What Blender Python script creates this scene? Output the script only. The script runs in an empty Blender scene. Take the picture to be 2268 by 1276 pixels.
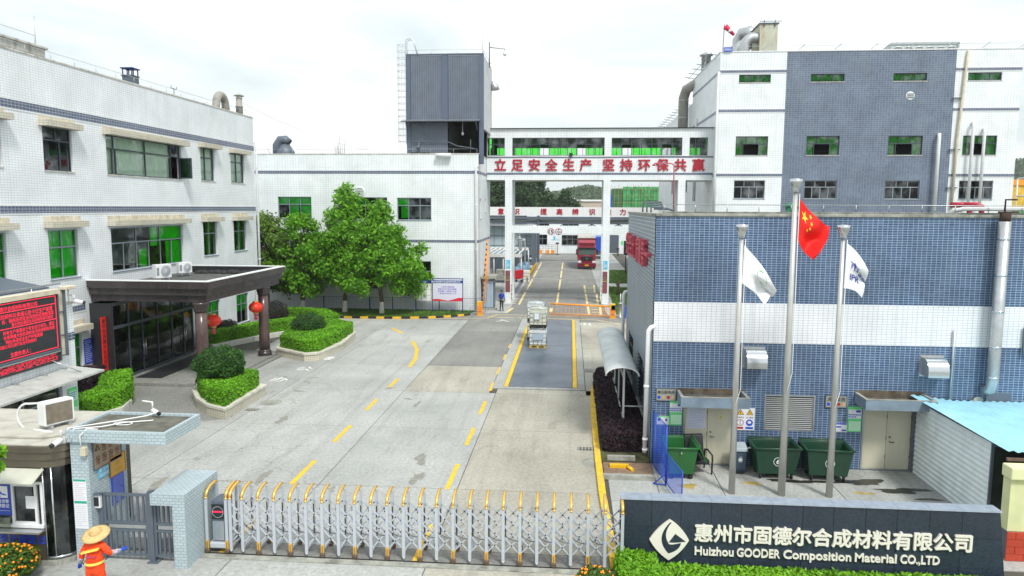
import bpy, bmesh, math, random
import numpy as np
from mathutils import Vector, Matrix
random.seed(7)
SC = bpy.context.scene
COL = SC.collection
R = math.radians

# ------------------------------------------------------------------ camera
cam = bpy.data.cameras.new('camera'); camo = bpy.data.objects.new('camera', cam); COL.objects.link(camo)
cam.sensor_width = 36; cam.lens = 1600 / 2268 * 36; cam.clip_start = 0.1; cam.clip_end = 6000
yaw, pitch, roll = R(4.6), R(6.35), R(0.25)
fw = Vector((-math.sin(yaw) * math.cos(pitch), math.cos(yaw) * math.cos(pitch), -math.sin(pitch)))
rt = Vector((math.cos(yaw), math.sin(yaw), 0)); up = rt.cross(fw)
rt2 = rt * math.cos(roll) + up * math.sin(roll); up2 = -rt * math.sin(roll) + up * math.cos(roll)
M = Matrix((rt2, up2, -fw)).transposed().to_4x4(); M.translation = Vector((0, 0, 8.3))
camo.matrix_world = M
SC.camera = camo

# ------------------------------------------------------------------ light: hazy overcast daylight
SUN_EL, SUN_AZ = R(54), R(150)          # high, behind the camera and to its right
w = bpy.data.worlds.new('World'); SC.world = w; w.use_nodes = True
nt = w.node_tree; N = nt.nodes; L = nt.links
for n in list(N): N.remove(n)
out = N.new('ShaderNodeOutputWorld'); bg = N.new('ShaderNodeBackground'); bg.inputs[1].default_value = 0.12
sky = N.new('ShaderNodeTexSky'); sky.sky_type = 'NISHITA'; sky.sun_disc = False
sky.sun_elevation = SUN_EL; sky.sun_rotation = SUN_AZ; sky.air_density = 1.5; sky.dust_density = 3.0
tc = N.new('ShaderNodeTexCoord'); mp = N.new('ShaderNodeMapping'); mp.inputs['Scale'].default_value = (1.0, 1.0, 5.0)
no = N.new('ShaderNodeTexNoise'); no.inputs['Scale'].default_value = 2.2; no.inputs['Detail'].default_value = 7; no.inputs['Distortion'].default_value = 0.6
cr = N.new('ShaderNodeValToRGB')
cr.color_ramp.elements[0].position = 0.38; cr.color_ramp.elements[0].color = (3.5, 3.95, 4.05, 1)
cr.color_ramp.elements[1].position = 0.58; cr.color_ramp.elements[1].color = (4.9, 5.0, 5.0, 1)
mx = N.new('ShaderNodeMixRGB'); mx.inputs[0].default_value = 0.93     # cloud cover over the clear sky
L.new(tc.outputs['Generated'], mp.inputs[0]); L.new(mp.outputs[0], no.inputs[0]); L.new(no.outputs[0], cr.inputs[0])
L.new(sky.outputs[0], mx.inputs[1]); L.new(cr.outputs[0], mx.inputs[2]); L.new(mx.outputs[0], bg.inputs[0]); L.new(bg.outputs[0], out.inputs[0])

sl = bpy.data.lights.new('sun', 'SUN'); sl.energy = 1.5; sl.angle = R(11); sl.color = (1, 0.96, 0.9)
so = bpy.data.objects.new('sun', sl); COL.objects.link(so)
sd = Vector((math.sin(SUN_AZ) * math.cos(SUN_EL), math.cos(SUN_AZ) * math.cos(SUN_EL), math.sin(SUN_EL)))
so.rotation_euler = sd.to_track_quat('Z', 'Y').to_euler()
so.location = (0, 0, 60)
SC.view_settings.view_transform = 'Standard'; SC.view_settings.look = 'None'
SC.view_settings.exposure = 1.0; SC.view_settings.gamma = 1
SC.view_settings.use_curve_mapping = False
SC.render.engine = 'CYCLES'
SC.cycles.use_denoising = True
SC.cycles.max_bounces = 6; SC.cycles.diffuse_bounces = 2; SC.cycles.glossy_bounces = 3; SC.cycles.transparent_max_bounces = 12
SC.cycles.transmission_bounces = 3; SC.cycles.caustics_reflective = False; SC.cycles.caustics_refractive = False

# ------------------------------------------------------------------ helpers: objects
def props(o, label=None, cat=None, group=None, kind=None):
    if label: o['label'] = label
    if cat: o['category'] = cat
    if group: o['group'] = group
    if kind: o['kind'] = kind
    return o

def thing(name, label, cat, loc=(0, 0, 0), group=None):
    o = bpy.data.objects.new(name, None); COL.objects.link(o); o.location = loc
    o.empty_display_size = 0.3
    return props(o, label, cat, group)

def woff(o):
    v = Vector((0, 0, 0))
    while o is not None:
        v = v + o.location; o = o.parent
    return v

def copy_tree(o, parent=None):
    c = o.copy(); COL.objects.link(c)
    if parent is not None: c.parent = parent
    for ch in list(o.children): copy_tree(ch, c)
    return c

def dup(o, loc, label, rz=None, group=None):
    c = copy_tree(o); c.location = loc
    if rz is not None: c.rotation_euler = (0, 0, rz)
    if label: c['label'] = label
    if group: c['group'] = group
    return c

def FX(x0):      # wall plane facing +x: u=+y, n=outwards
    return lambda u, n, z: (x0 + n, u, z)
def FXm(x0):     # wall plane facing -x (u runs with reading direction = -y)
    return lambda u, n, z: (x0 - n, -u, z)
def FY(y0):      # wall plane facing -y: u=+x
    return lambda u, n, z: (u, y0 - n, z)
def FYp(y0):
    return lambda u, n, z: (-u, y0 + n, z)
def FZ(z0):      # lying on the ground, text reads from the camera side
    return lambda u, n, z: (u, z, z0 + n)

class MB:
    def __init__(s, T=None): s.v = []; s.f = []; s.T = T; s.smooth = []
    def add(s, vs, fs, smooth=False):
        b = len(s.v)
        if s.T: vs = [s.T(*p) for p in vs]
        s.v.extend([tuple(p) for p in vs]); s.f.extend([[b + i for i in f] for f in fs]); s.smooth.extend([smooth] * len(fs))
        return s
    def box(s, a0, a1, b0, b1, c0, c1):
        vs = [(a0, b0, c0), (a1, b0, c0), (a1, b1, c0), (a0, b1, c0), (a0, b0, c1), (a1, b0, c1), (a1, b1, c1), (a0, b1, c1)]
        return s.add(vs, [(0, 3, 2, 1), (4, 5, 6, 7), (0, 1, 5, 4), (1, 2, 6, 5), (2, 3, 7, 6), (3, 0, 4, 7)])
    def quad(s, *p): return s.add(list(p), [tuple(range(len(p)))])
    def tube(s, pts, r, n=8, cap=True, smooth=True):
        pts = [Vector(s.T(*p)) if s.T else Vector(p) for p in pts]
        T = s.T; s.T = None
        rs = r if isinstance(r, (list, tuple)) else [r] * len(pts)
        vs = []; prev = None
        for i, p in enumerate(pts):
            if i == 0: d = pts[1] - pts[0]
            elif i == len(pts) - 1: d = pts[-1] - pts[-2]
            else: d = (pts[i + 1] - pts[i]).normalized() + (pts[i] - pts[i - 1]).normalized()
            d.normalize()
            if prev is None:
                a = Vector((0, 0, 1)) if abs(d.z) < 0.9 else Vector((1, 0, 0))
                u = d.cross(a).normalized()
            else:
                u = (prev - d * prev.dot(d)).normalized()
            prev = u; v = d.cross(u)
            for k in range(n):
                t = 2 * math.pi * k / n + (math.pi / n if n == 4 else 0)
                vs.append(p + (u * math.cos(t) + v * math.sin(t)) * rs[i])
        fs = []
        for i in range(len(pts) - 1):
            for k in range(n):
                fs.append((i * n + k, i * n + (k + 1) % n, (i + 1) * n + (k + 1) % n, (i + 1) * n + k))
        s.add(vs, fs, smooth and n > 4)
        if cap:
            s.add(vs[:n], [tuple(range(n))[::-1]]); s.add(vs[-n:], [tuple(range(n))])
        s.T = T
        return s
    def lathe(s, c, prof, n=16, axis='z', smooth=True, cap=True):
        vs = []
        for r, h in prof:
            for k in range(n):
                t = 2 * math.pi * k / n
                a, b = r * math.cos(t), r * math.sin(t)
                if axis == 'z': vs.append((c[0] + a, c[1] + b, c[2] + h))
                elif axis == 'y': vs.append((c[0] + a, c[1] + h, c[2] + b))
                else: vs.append((c[0] + h, c[1] + a, c[2] + b))
        fs = []
        m = len(prof)
        for i in range(m - 1):
            for k in range(n):
                fs.append((i * n + k, i * n + (k + 1) % n, (i + 1) * n + (k + 1) % n, (i + 1) * n + k))
        s.add(vs, fs, smooth)
        if cap: s.add(vs[:n], [tuple(range(n))]); s.add(vs[-n:], [tuple(range(n))])
        return s
    def prism(s, poly, z0, z1, top=True):
        n = len(poly)
        vs = [(x, y, z0) for x, y in poly] + [(x, y, z1) for x, y in poly]
        fs = [(i, (i + 1) % n, n + (i + 1) % n, n + i) for i in range(n)]
        if top: fs += [tuple(range(n, 2 * n)), tuple(range(n))[::-1]]
        return s.add(vs, fs)
    def extr(s, poly, a0, a1, axis='x'):   # polygon in the other two axes, extruded along one
        n = len(poly)
        if axis == 'x': vs = [(a0, p, q) for p, q in poly] + [(a1, p, q) for p, q in poly]
        else: vs = [(p, a0, q) for p, q in poly] + [(p, a1, q) for p, q in poly]
        return s.add(vs, [(i, (i + 1) % n, n + (i + 1) % n, n + i) for i in range(n)] + [tuple(range(n, 2 * n)), tuple(range(n))[::-1]])
    def sphere(s, c, r, n=12, m=8):
        rx, ry, rz = r if isinstance(r, (tuple, list)) else (r, r, r)
        vs = []; fs = []
        for i in range(m + 1):
            ph = math.pi * i / m
            for k in range(n):
                t = 2 * math.pi * k / n
                vs.append((c[0] + rx * math.sin(ph) * math.cos(t), c[1] + ry * math.sin(ph) * math.sin(t), c[2] + rz * math.cos(ph)))
        for i in range(m):
            for k in range(n): fs.append((i * n + k, i * n + (k + 1) % n, (i + 1) * n + (k + 1) % n, (i + 1) * n + k))
        return s.add(vs, fs, True)
    def mesh(s, name, mat, off=(0, 0, 0), recalc=True):
        me = bpy.data.meshes.new(name)
        o = Vector(off)
        me.from_pydata([(p[0] - o.x, p[1] - o.y, p[2] - o.z) for p in s.v], [], s.f)
        me.polygons.foreach_set('use_smooth', s.smooth)
        if recalc and len(s.f) < 60000:
            bm = bmesh.new(); bm.from_mesh(me)
            bmesh.ops.remove_doubles(bm, verts=bm.verts, dist=1e-5)
            bmesh.ops.recalc_face_normals(bm, faces=bm.faces)
            bm.to_mesh(me); bm.free()
        if mat: me.materials.append(mat)
        return me
    def build(s, name, mat, parent=None, bevel=0, label=None, cat=None, group=None, kind=None, loc=None, recalc=True):
        off = woff(parent) if parent is not None else Vector(loc or (0, 0, 0))
        me = s.mesh(name, mat, off, recalc)
        o = bpy.data.objects.new(name, me); COL.objects.link(o)
        if parent is not None: o.parent = parent
        else: o.location = off
        if bevel:
            m = o.modifiers.new('bevel', 'BEVEL'); m.width = bevel; m.segments = 2; m.limit_method = 'ANGLE'; m.angle_limit = R(40)
        return props(o, label, cat, group, kind)

def quadcloud(name, P, U, V, mat, parent=None, **kw):
    """many small leaf faces: centres P, half axes U, V (n,3 arrays)"""
    n = len(P)
    off = woff(parent) if parent is not None else Vector(kw.pop('loc', (0, 0, 0)))
    P = P - np.array(off)
    vs = np.empty((n, 4, 3)); vs[:, 0] = P - U; vs[:, 1] = P - V * 0.9; vs[:, 2] = P + U; vs[:, 3] = P + V * 0.9
    me = bpy.data.meshes.new(name)
    me.vertices.add(n * 4); me.vertices.foreach_set('co', vs.reshape(-1))
    me.loops.add(n * 4); me.loops.foreach_set('vertex_index', np.arange(n * 4, dtype=np.int32))
    me.polygons.add(n); me.polygons.foreach_set('loop_start', np.arange(0, n * 4, 4, dtype=np.int32))
    me.update(calc_edges=True); me.materials.append(mat)
    o = bpy.data.objects.new(name, me); COL.objects.link(o)
    if parent is not None: o.parent = parent
    else: o.location = off
    return props(o, kw.get('label'), kw.get('cat'), kw.get('group'), kw.get('kind'))

def leafdirs(n, rng, size, nrm=None, spread=0.9, asp=0.55):
    d = rng.normal(size=(n, 3)); d /= np.linalg.norm(d, axis=1)[:, None]
    if nrm is not None:
        d = nrm + d * spread; d /= np.linalg.norm(d, axis=1)[:, None]
    a = rng.normal(size=(n, 3)); U = np.cross(d, a); U /= np.linalg.norm(U, axis=1)[:, None]
    V = np.cross(d, U)
    s = size * rng.uniform(0.6, 1.25, n)[:, None]
    return U * s, V * s * asp

def leaves_blobs(name, blobs, n, size, mat, parent=None, seed=1, inner=0.55, asp=0.5, jit=0.0, **kw):
    rng = np.random.default_rng(seed)
    B = np.array([list(b[0]) + (list(b[1]) if isinstance(b[1], (tuple, list)) else [b[1]] * 3) for b in blobs], float)
    wgt = (B[:, 3] * B[:, 4] * B[:, 5]) ** (2 / 3); idx = rng.choice(len(B), n, p=wgt / wgt.sum())
    d = rng.normal(size=(n, 3)); d /= np.linalg.norm(d, axis=1)[:, None]
    r = rng.uniform(inner, 1.05, n)[:, None] ** 0.7
    r *= 1 + 0.12 * np.sin(d[:, :1] * 7 + idx[:, None]) * np.cos(d[:, 2:3] * 6 + 2 * idx[:, None])
    P = B[idx, :3] + d * r * B[idx, 3:] + (rng.normal(size=(n, 3)) * jit)
    U, V = leafdirs(n, rng, size, d * 0.6 + np.array([0, 0, 0.5]), 0.9, asp)
    return quadcloud(name, P, U, V, mat, parent, **kw)

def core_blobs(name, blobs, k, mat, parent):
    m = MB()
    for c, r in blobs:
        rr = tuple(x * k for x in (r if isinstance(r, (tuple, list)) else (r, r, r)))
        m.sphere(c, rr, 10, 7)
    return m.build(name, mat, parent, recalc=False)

def wallholes(m, u0, u1, z0, z1, holes, depth=0.22, thick=0.3):
    """wall sheet with real openings; front at n=0, reveals going back"""
    us = sorted({u0, u1, *[h[0] for h in holes], *[h[1] for h in holes]}); zs = sorted({z0, z1, *[h[2] for h in holes], *[h[3] for h in holes]})
    us = [u for u in us if u0 <= u <= u1]; zs = [z for z in zs if z0 <= z <= z1]
    for i in range(len(us) - 1):
        for j in range(len(zs) - 1):
            uc, zc = (us[i] + us[i + 1]) / 2, (zs[j] + zs[j + 1]) / 2
            if any(h[0] < uc < h[1] and h[2] < zc < h[3] for h in holes): continue
            m.quad((us[i], 0, zs[j]), (us[i + 1], 0, zs[j]), (us[i + 1], 0, zs[j + 1]), (us[i], 0, zs[j + 1]))
            m.quad((us[i], -thick, zs[j]), (us[i], -thick, zs[j + 1]), (us[i + 1], -thick, zs[j + 1]), (us[i + 1], -thick, zs[j]))
    for a, b, c, d in holes:
        m.quad((a, 0, c), (b, 0, c), (b, -thick, c), (a, -thick, c)); m.quad((a, 0, d), (a, -thick, d), (b, -thick, d), (b, 0, d))
        m.quad((a, 0, c), (a, -thick, c), (a, -thick, d), (a, 0, d)); m.quad((b, 0, c), (b, 0, d), (b, -thick, d), (b, -thick, c))
    m.quad((u0, 0, z1), (u1, 0, z1), (u1, -thick, z1), (u0, -thick, z1)); m.quad((u0, 0, z0), (u0, 0, z1), (u0, -thick, z1), (u0, -thick, z0))
    m.quad((u1, 0, z0), (u1, -thick, z0), (u1, -thick, z1), (u1, 0, z1)); m.quad((u0, 0, z0), (u0, -thick, z0), (u1, -thick, z0), (u1, 0, z0))
    return m

# ------------------------------------------------------------------ helpers: text
_tc = {}
def glyph(s, bold=0.0, extrude=0.0):
    k = (s, bold, extrude)
    if k not in _tc:
        cu = bpy.data.curves.new('text', 'FONT'); cu.body = s; cu.size = 1.0; cu.offset = bold; cu.extrude = extrude
        cu.resolution_u = 3
        o = bpy.data.objects.new('text', cu)
        me = bpy.data.meshes.new_from_object(o)
        v = [tuple(x.co) for x in me.vertices]; f = [tuple(p.vertices) for p in me.polygons]
        bpy.data.objects.remove(o); bpy.data.meshes.remove(me)
        _tc[k] = (v, f)
    return _tc[k]

def text(m, s, u0, u1, z0, z1, n0=0.01, depth=0.0, bold=0.0, keep=False):
    """fit string s into the rectangle (u0..u1, z0..z1) on the wall frame of m"""
    v, f = glyph(s, 0.0, 0.5 if depth else 0.0)
    if not v: return m
    xs = [p[0] for p in v]; ys = [p[1] for p in v]
    x0, x1, y0, y1 = min(xs), max(xs), min(ys), max(ys)
    sx = (u1 - u0) / max(1e-6, x1 - x0); sy = (z1 - z0) / max(1e-6, y1 - y0)
    if keep: sx = sy = min(sx, sy)
    cx = (u0 + u1) / 2; cz = (z0 + z1) / 2; mx_ = (x0 + x1) / 2; my_ = (y0 + y1) / 2
    for k, (du, dz) in enumerate([(0, 0)] if not bold else [(0, 0), (bold, 0), (-bold, 0), (0, bold), (0, -bold)]):
        m.add([(cx + (p[0] - mx_ + du) * sx, n0 - k * 0.0006 + ((p[2] + 0.5) * depth if depth else 0), cz + (p[1] - my_ + dz) * sy) for p in v], f)
    return m

def char(m, c, uc, zc, size, n0=0.01, depth=0.0, bold=0.0):
    v, f = glyph(c, 0.0, 0.5 if depth else 0.0)
    # heavier strokes: the same outline laid a few times, each a fraction of a stroke aside and a hair deeper
    offs = [(0, 0)] if not bold else [(0, 0), (bold, 0), (-bold, 0), (0, bold * 0.8), (0, -bold * 0.8)]
    for k, (du, dz) in enumerate(offs):
        m.add([(uc + (p[0] - 0.5 + du) * size, n0 - k * 0.0006 * (1 if depth else 0.6) + ((p[2] + 0.5) * depth if depth else 0), zc + (p[1] - 0.38 + dz) * size) for p in v], f)
    return m

# ------------------------------------------------------------------ helpers: materials
def newmat(name):
    m = bpy.data.materials.new(name); m.use_nodes = True
    return m, m.node_tree, m.node_tree.nodes['Principled BSDF']

def pm(name, col, rough=0.6, metal=0.0, var=0.0, vs=3.0, bump=0.0, bs=40.0, orand=0.0, dirt=0.0, dcol=(0.12, 0.1, 0.07), spec=0.5, emit=None, es=0.0, coat=0.0):
    m, t, b = newmat(name); n = t.nodes; l = t.links
    b.inputs['Base Color'].default_value = (*col, 1); b.inputs['Roughness'].default_value = rough
    b.inputs['Metallic'].default_value = metal; b.inputs['Specular IOR Level'].default_value = spec; b.inputs['Coat Weight'].default_value = coat
    if emit: b.inputs['Emission Color'].default_value = (*emit, 1); b.inputs['Emission Strength'].default_value = es
    if var or dirt or bump or orand:
        tc = n.new('ShaderNodeTexCoord')
        src = None
        if var:
            no = n.new('ShaderNodeTexNoise'); no.inputs['Scale'].default_value = vs; no.inputs['Detail'].default_value = 8
            l.new(tc.outputs['Object'], no.inputs[0])
            mr = n.new('ShaderNodeMapRange'); mr.inputs[1].default_value = 0.3; mr.inputs[2].default_value = 0.7
            mr.inputs[3].default_value = 1 - var; mr.inputs[4].default_value = 1 + var
            l.new(no.outputs[0], mr.inputs[0])
            if orand:      # every slab or panel is its own piece of stone
                oi = n.new('ShaderNodeObjectInfo'); m9 = n.new('ShaderNodeMapRange'); m9.inputs[3].default_value = 1 - orand; m9.inputs[4].default_value = 1 + orand
                l.new(oi.outputs['Random'], m9.inputs[0]); mm = n.new('ShaderNodeMath'); mm.operation = 'MULTIPLY'; l.new(m9.outputs[0], mm.inputs[0]); l.new(mr.outputs[0], mm.inputs[1])
                mr = mm
            mu = n.new('ShaderNodeVectorMath'); mu.operation = 'SCALE'; mu.inputs[0].default_value = col
            l.new(mr.outputs[0], mu.inputs['Scale']); src = mu.outputs[0]
        if dirt:
            mp = n.new('ShaderNodeMapping'); mp.inputs['Scale'].default_value = (1.5, 1.5, 0.35)
            n2 = n.new('ShaderNodeTexNoise'); n2.inputs['Scale'].default_value = 1.3; n2.inputs['Detail'].default_value = 9; n2.inputs['Roughness'].default_value = 0.65
            l.new(tc.outputs['Object'], mp.inputs[0]); l.new(mp.outputs[0], n2.inputs[0])
            m2 = n.new('ShaderNodeMapRange'); m2.inputs[1].default_value = 0.5; m2.inputs[2].default_value = 0.75; m2.inputs[4].default_value = dirt
            l.new(n2.outputs[0], m2.inputs[0])
            mi = n.new('ShaderNodeMixRGB'); l.new(m2.outputs[0], mi.inputs[0]); mi.inputs[2].default_value = (*dcol, 1)
            if src: l.new(src, mi.inputs[1])
            else: mi.inputs[1].default_value = (*col, 1)
            src = mi.outputs[0]
        if src: l.new(src, b.inputs['Base Color'])
        if bump:
            n3 = n.new('ShaderNodeTexNoise'); n3.inputs['Scale'].default_value = bs; n3.inputs['Detail'].default_value = 6
            l.new(tc.outputs['Object'], n3.inputs[0])
            bu = n.new('ShaderNodeBump'); bu.inputs['Strength'].default_value = bump; bu.inputs['Distance'].default_value = 0.02
            l.new(n3.outputs[0], bu.inputs['Height']); l.new(bu.outputs[0], b.inputs['Normal'])
    return m

def boxuv_group():
    g = bpy.data.node_groups.new('box_uv', 'ShaderNodeTree')
    g.interface.new_socket('Vector', in_out='OUTPUT', socket_type='NodeSocketVector')
    n = g.nodes; l = g.links
    o = n.new('NodeGroupOutput'); ge = n.new('ShaderNodeNewGeometry')
    sp = n.new('ShaderNodeSeparateXYZ'); l.new(ge.outputs['Position'], sp.inputs[0])
    ab = n.new('ShaderNodeVectorMath'); ab.operation = 'ABSOLUTE'; l.new(ge.outputs['True Normal'], ab.inputs[0])
    sn = n.new('ShaderNodeSeparateXYZ'); l.new(ab.outputs[0], sn.inputs[0])
    gx = n.new('ShaderNodeMath'); gx.operation = 'GREATER_THAN'; gx.inputs[1].default_value = 0.6; l.new(sn.outputs[0], gx.inputs[0])
    gz = n.new('ShaderNodeMath'); gz.operation = 'GREATER_THAN'; gz.inputs[1].default_value = 0.8; l.new(sn.outputs[2], gz.inputs[0])
    c1 = n.new('ShaderNodeCombineXYZ'); l.new(sp.outputs[0], c1.inputs[0]); l.new(sp.outputs[2], c1.inputs[1])
    c2 = n.new('ShaderNodeCombineXYZ'); l.new(sp.outputs[1], c2.inputs[0]); l.new(sp.outputs[2], c2.inputs[1])
    c3 = n.new('ShaderNodeCombineXYZ'); l.new(sp.outputs[0], c3.inputs[0]); l.new(sp.outputs[1], c3.inputs[1])
    m1 = n.new('ShaderNodeMix'); m1.data_type = 'VECTOR'; l.new(gx.outputs[0], m1.inputs[0]); l.new(c1.outputs[0], m1.inputs[4]); l.new(c2.outputs[0], m1.inputs[5])
    m2 = n.new('ShaderNodeMix'); m2.data_type = 'VECTOR'; l.new(gz.outputs[0], m2.inputs[0]); l.new(m1.outputs[1], m2.inputs[4]); l.new(c3.outputs[0], m2.inputs[5])
    l.new(m2.outputs[1], o.inputs[0])
    return g
BUV = boxuv_group()

def tile(name, c1, c2, mortar, tw, th, ms=0.012, rough=0.35, stain=0.25, scol=(0.25, 0.22, 0.16), bump=0.25, offset=0.0, patch=0.08):
    m, t, b = newmat(name); n = t.nodes; l = t.links
    uv = n.new('ShaderNodeGroup'); uv.node_tree = BUV
    br = n.new('ShaderNodeTexBrick'); br.offset = offset; br.offset_frequency = 2; br.squash = 1.0
    br.inputs['Color1'].default_value = (*c1, 1); br.inputs['Color2'].default_value = (*c2, 1); br.inputs['Mortar'].default_value = (*mortar, 1)
    br.inputs['Scale'].default_value = 1.0; br.inputs['Mortar Size'].default_value = ms; br.inputs['Mortar Smooth'].default_value = 0.1
    br.inputs['Brick Width'].default_value = tw; br.inputs['Row Height'].default_value = th
    l.new(uv.outputs[0], br.inputs['Vector'])
    # broad patches of slightly different batches of tile
    n1 = n.new('ShaderNodeTexNoise'); n1.inputs['Scale'].default_value = 0.6; n1.inputs['Detail'].default_value = 5; l.new(uv.outputs[0], n1.inputs[0])
    mr = n.new('ShaderNodeMapRange'); mr.inputs[1].default_value = 0.3; mr.inputs[2].default_value = 0.7; mr.inputs[3].default_value = 1 - patch; mr.inputs[4].default_value = 1 + patch
    l.new(n1.outputs[0], mr.inputs[0])
    sc_ = n.new('ShaderNodeVectorMath'); sc_.operation = 'SCALE'; l.new(br.outputs[0], sc_.inputs[0]); l.new(mr.outputs[0], sc_.inputs['Scale'])
    mp = n.new('ShaderNodeMapping'); mp.inputs['Scale'].default_value = (1.0, 0.22, 1.0); l.new(uv.outputs[0], mp.inputs[0])
    n2 = n.new('ShaderNodeTexNoise'); n2.inputs['Scale'].default_value = 1.1; n2.inputs['Detail'].default_value = 10; n2.inputs['Roughness'].default_value = 0.62; l.new(mp.outputs[0], n2.inputs[0])
    m2 = n.new('ShaderNodeMapRange'); m2.inputs[1].default_value = 0.52; m2.inputs[2].default_value = 0.76; m2.inputs[4].default_value = stain; l.new(n2.outputs[0], m2.inputs[0])
    mi = n.new('ShaderNodeMixRGB'); l.new(m2.outputs[0], mi.inputs[0]); l.new(sc_.outputs[0], mi.inputs[1]); mi.inputs[2].default_value = (*scol, 1)
    # thin rain streaks running down the face
    mq = n.new('ShaderNodeMapping'); mq.inputs['Scale'].default_value = (5.5, 0.12, 1.0); l.new(uv.outputs[0], mq.inputs[0])
    n7 = n.new('ShaderNodeTexNoise'); n7.inputs['Scale'].default_value = 1.0; n7.inputs['Detail'].default_value = 6; n7.inputs['Roughness'].default_value = 0.7; l.new(mq.outputs[0], n7.inputs[0])
    m7 = n.new('ShaderNodeMapRange'); m7.inputs[1].default_value = 0.55; m7.inputs[2].default_value = 0.75; m7.inputs[4].default_value = 0.32; l.new(n7.outputs[0], m7.inputs[0])
    mj = n.new('ShaderNodeMixRGB'); l.new(m7.outputs[0], mj.inputs[0]); l.new(mi.outputs[0], mj.inputs[1]); mj.inputs[2].default_value = (*[x * 0.75 for x in scol], 1); mi = mj
    l.new(mi.outputs[0], b.inputs['Base Color'])
    rr = n.new('ShaderNodeMapRange'); rr.inputs[3].default_value = rough; rr.inputs[4].default_value = 0.85; l.new(br.outputs['Fac'], rr.inputs[0]); l.new(rr.outputs[0], b.inputs['Roughness'])
    bu = n.new('ShaderNodeBump'); bu.inputs['Strength'].default_value = bump; bu.inputs['Distance'].default_value = 0.01; bu.invert = True
    l.new(br.outputs['Fac'], bu.inputs['Height']); l.new(bu.outputs[0], b.inputs['Normal'])
    return m

def leafmat(name, c1, c2, c3=None, trans=0.25, ps=0.5):
    m, t, b = newmat(name); n = t.nodes; l = t.links
    ge = n.new('ShaderNodeNewGeometry'); r = n.new('ShaderNodeValToRGB')
    r.color_ramp.elements[0].color = (*c1, 1); r.color_ramp.elements[1].color = (*c2, 1)
    if c3:
        e = r.color_ramp.elements.new(0.93); e.color = (*c2, 1); r.color_ramp.elements[2].color = (*c3, 1)
    tc = n.new('ShaderNodeTexCoord'); no = n.new('ShaderNodeTexNoise'); no.inputs['Scale'].default_value = ps; no.inputs['Detail'].default_value = 3
    l.new(tc.outputs['Object'], no.inputs[0])
    ad = n.new('ShaderNodeMath'); ad.operation = 'MULTIPLY_ADD'; ad.inputs[1].default_value = 0.6
    s2 = n.new('ShaderNodeMapRange'); s2.inputs[1].default_value = 0.3; s2.inputs[2].default_value = 0.7; s2.inputs[3].default_value = 0.0; s2.inputs[4].default_value = 0.4
    l.new(no.outputs[0], s2.inputs[0]); l.new(ge.outputs['Random Per Island'], ad.inputs[0]); l.new(s2.outputs[0], ad.inputs[2])
    l.new(ad.outputs[0], r.inputs[0]); l.new(r.outputs[0], b.inputs['Base Color'])
    b.inputs['Roughness'].default_value = 0.5; b.inputs['Specular IOR Level'].default_value = 0.3
    tr = n.new('ShaderNodeBsdfTranslucent'); l.new(r.outputs[0], tr.inputs[0])
    mx = n.new('ShaderNodeMixShader'); mx.inputs[0].default_value = trans
    o = n['Material Output']; l.new(b.outputs[0], mx.inputs[1]); l.new(tr.outputs[0], mx.inputs[2]); l.new(mx.outputs[0], o.inputs[0])
    return m

def glassmat(name, tint, refl=1.0):
    m, t, b = newmat(name); n = t.nodes; l = t.links
    tr = n.new('ShaderNodeBsdfTransparent'); tr.inputs[0].default_value = (*tint, 1)
    gl = n.new('ShaderNodeBsdfGlossy'); gl.inputs[0].default_value = (0.9 * refl, 0.95 * refl, 1.0 * refl, 1); gl.inputs['Roughness'].default_value = 0.03
    fr = n.new('ShaderNodeFresnel'); fr.inputs[0].default_value = 1.33
    ge = n.new('ShaderNodeNewGeometry'); no = n.new('ShaderNodeTexNoise'); no.inputs['Scale'].default_value = 1.1; no.inputs['Detail'].default_value = 3; l.new(ge.outputs['Position'], no.inputs[0])
    mr = n.new('ShaderNodeMapRange'); mr.inputs[1].default_value = 0.45; mr.inputs[2].default_value = 0.7; mr.inputs[4].default_value = 0.16; l.new(no.outputs[0], mr.inputs[0])
    ad = n.new('ShaderNodeMath'); l.new(fr.outputs[0], ad.inputs[0]); l.new(mr.outputs[0], ad.inputs[1])
    bu = n.new('ShaderNodeBump'); bu.inputs['Strength'].default_value = 0.12; bu.inputs['Distance'].default_value = 0.05; l.new(no.outputs[0], bu.inputs['Height']); l.new(bu.outputs[0], gl.inputs['Normal'])
    mx = n.new('ShaderNodeMixShader'); l.new(ad.outputs[0], mx.inputs[0]); l.new(tr.outputs[0], mx.inputs[1]); l.new(gl.outputs[0], mx.inputs[2])
    l.new(mx.outputs[0], n['Material Output'].inputs[0])
    return m

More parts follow.
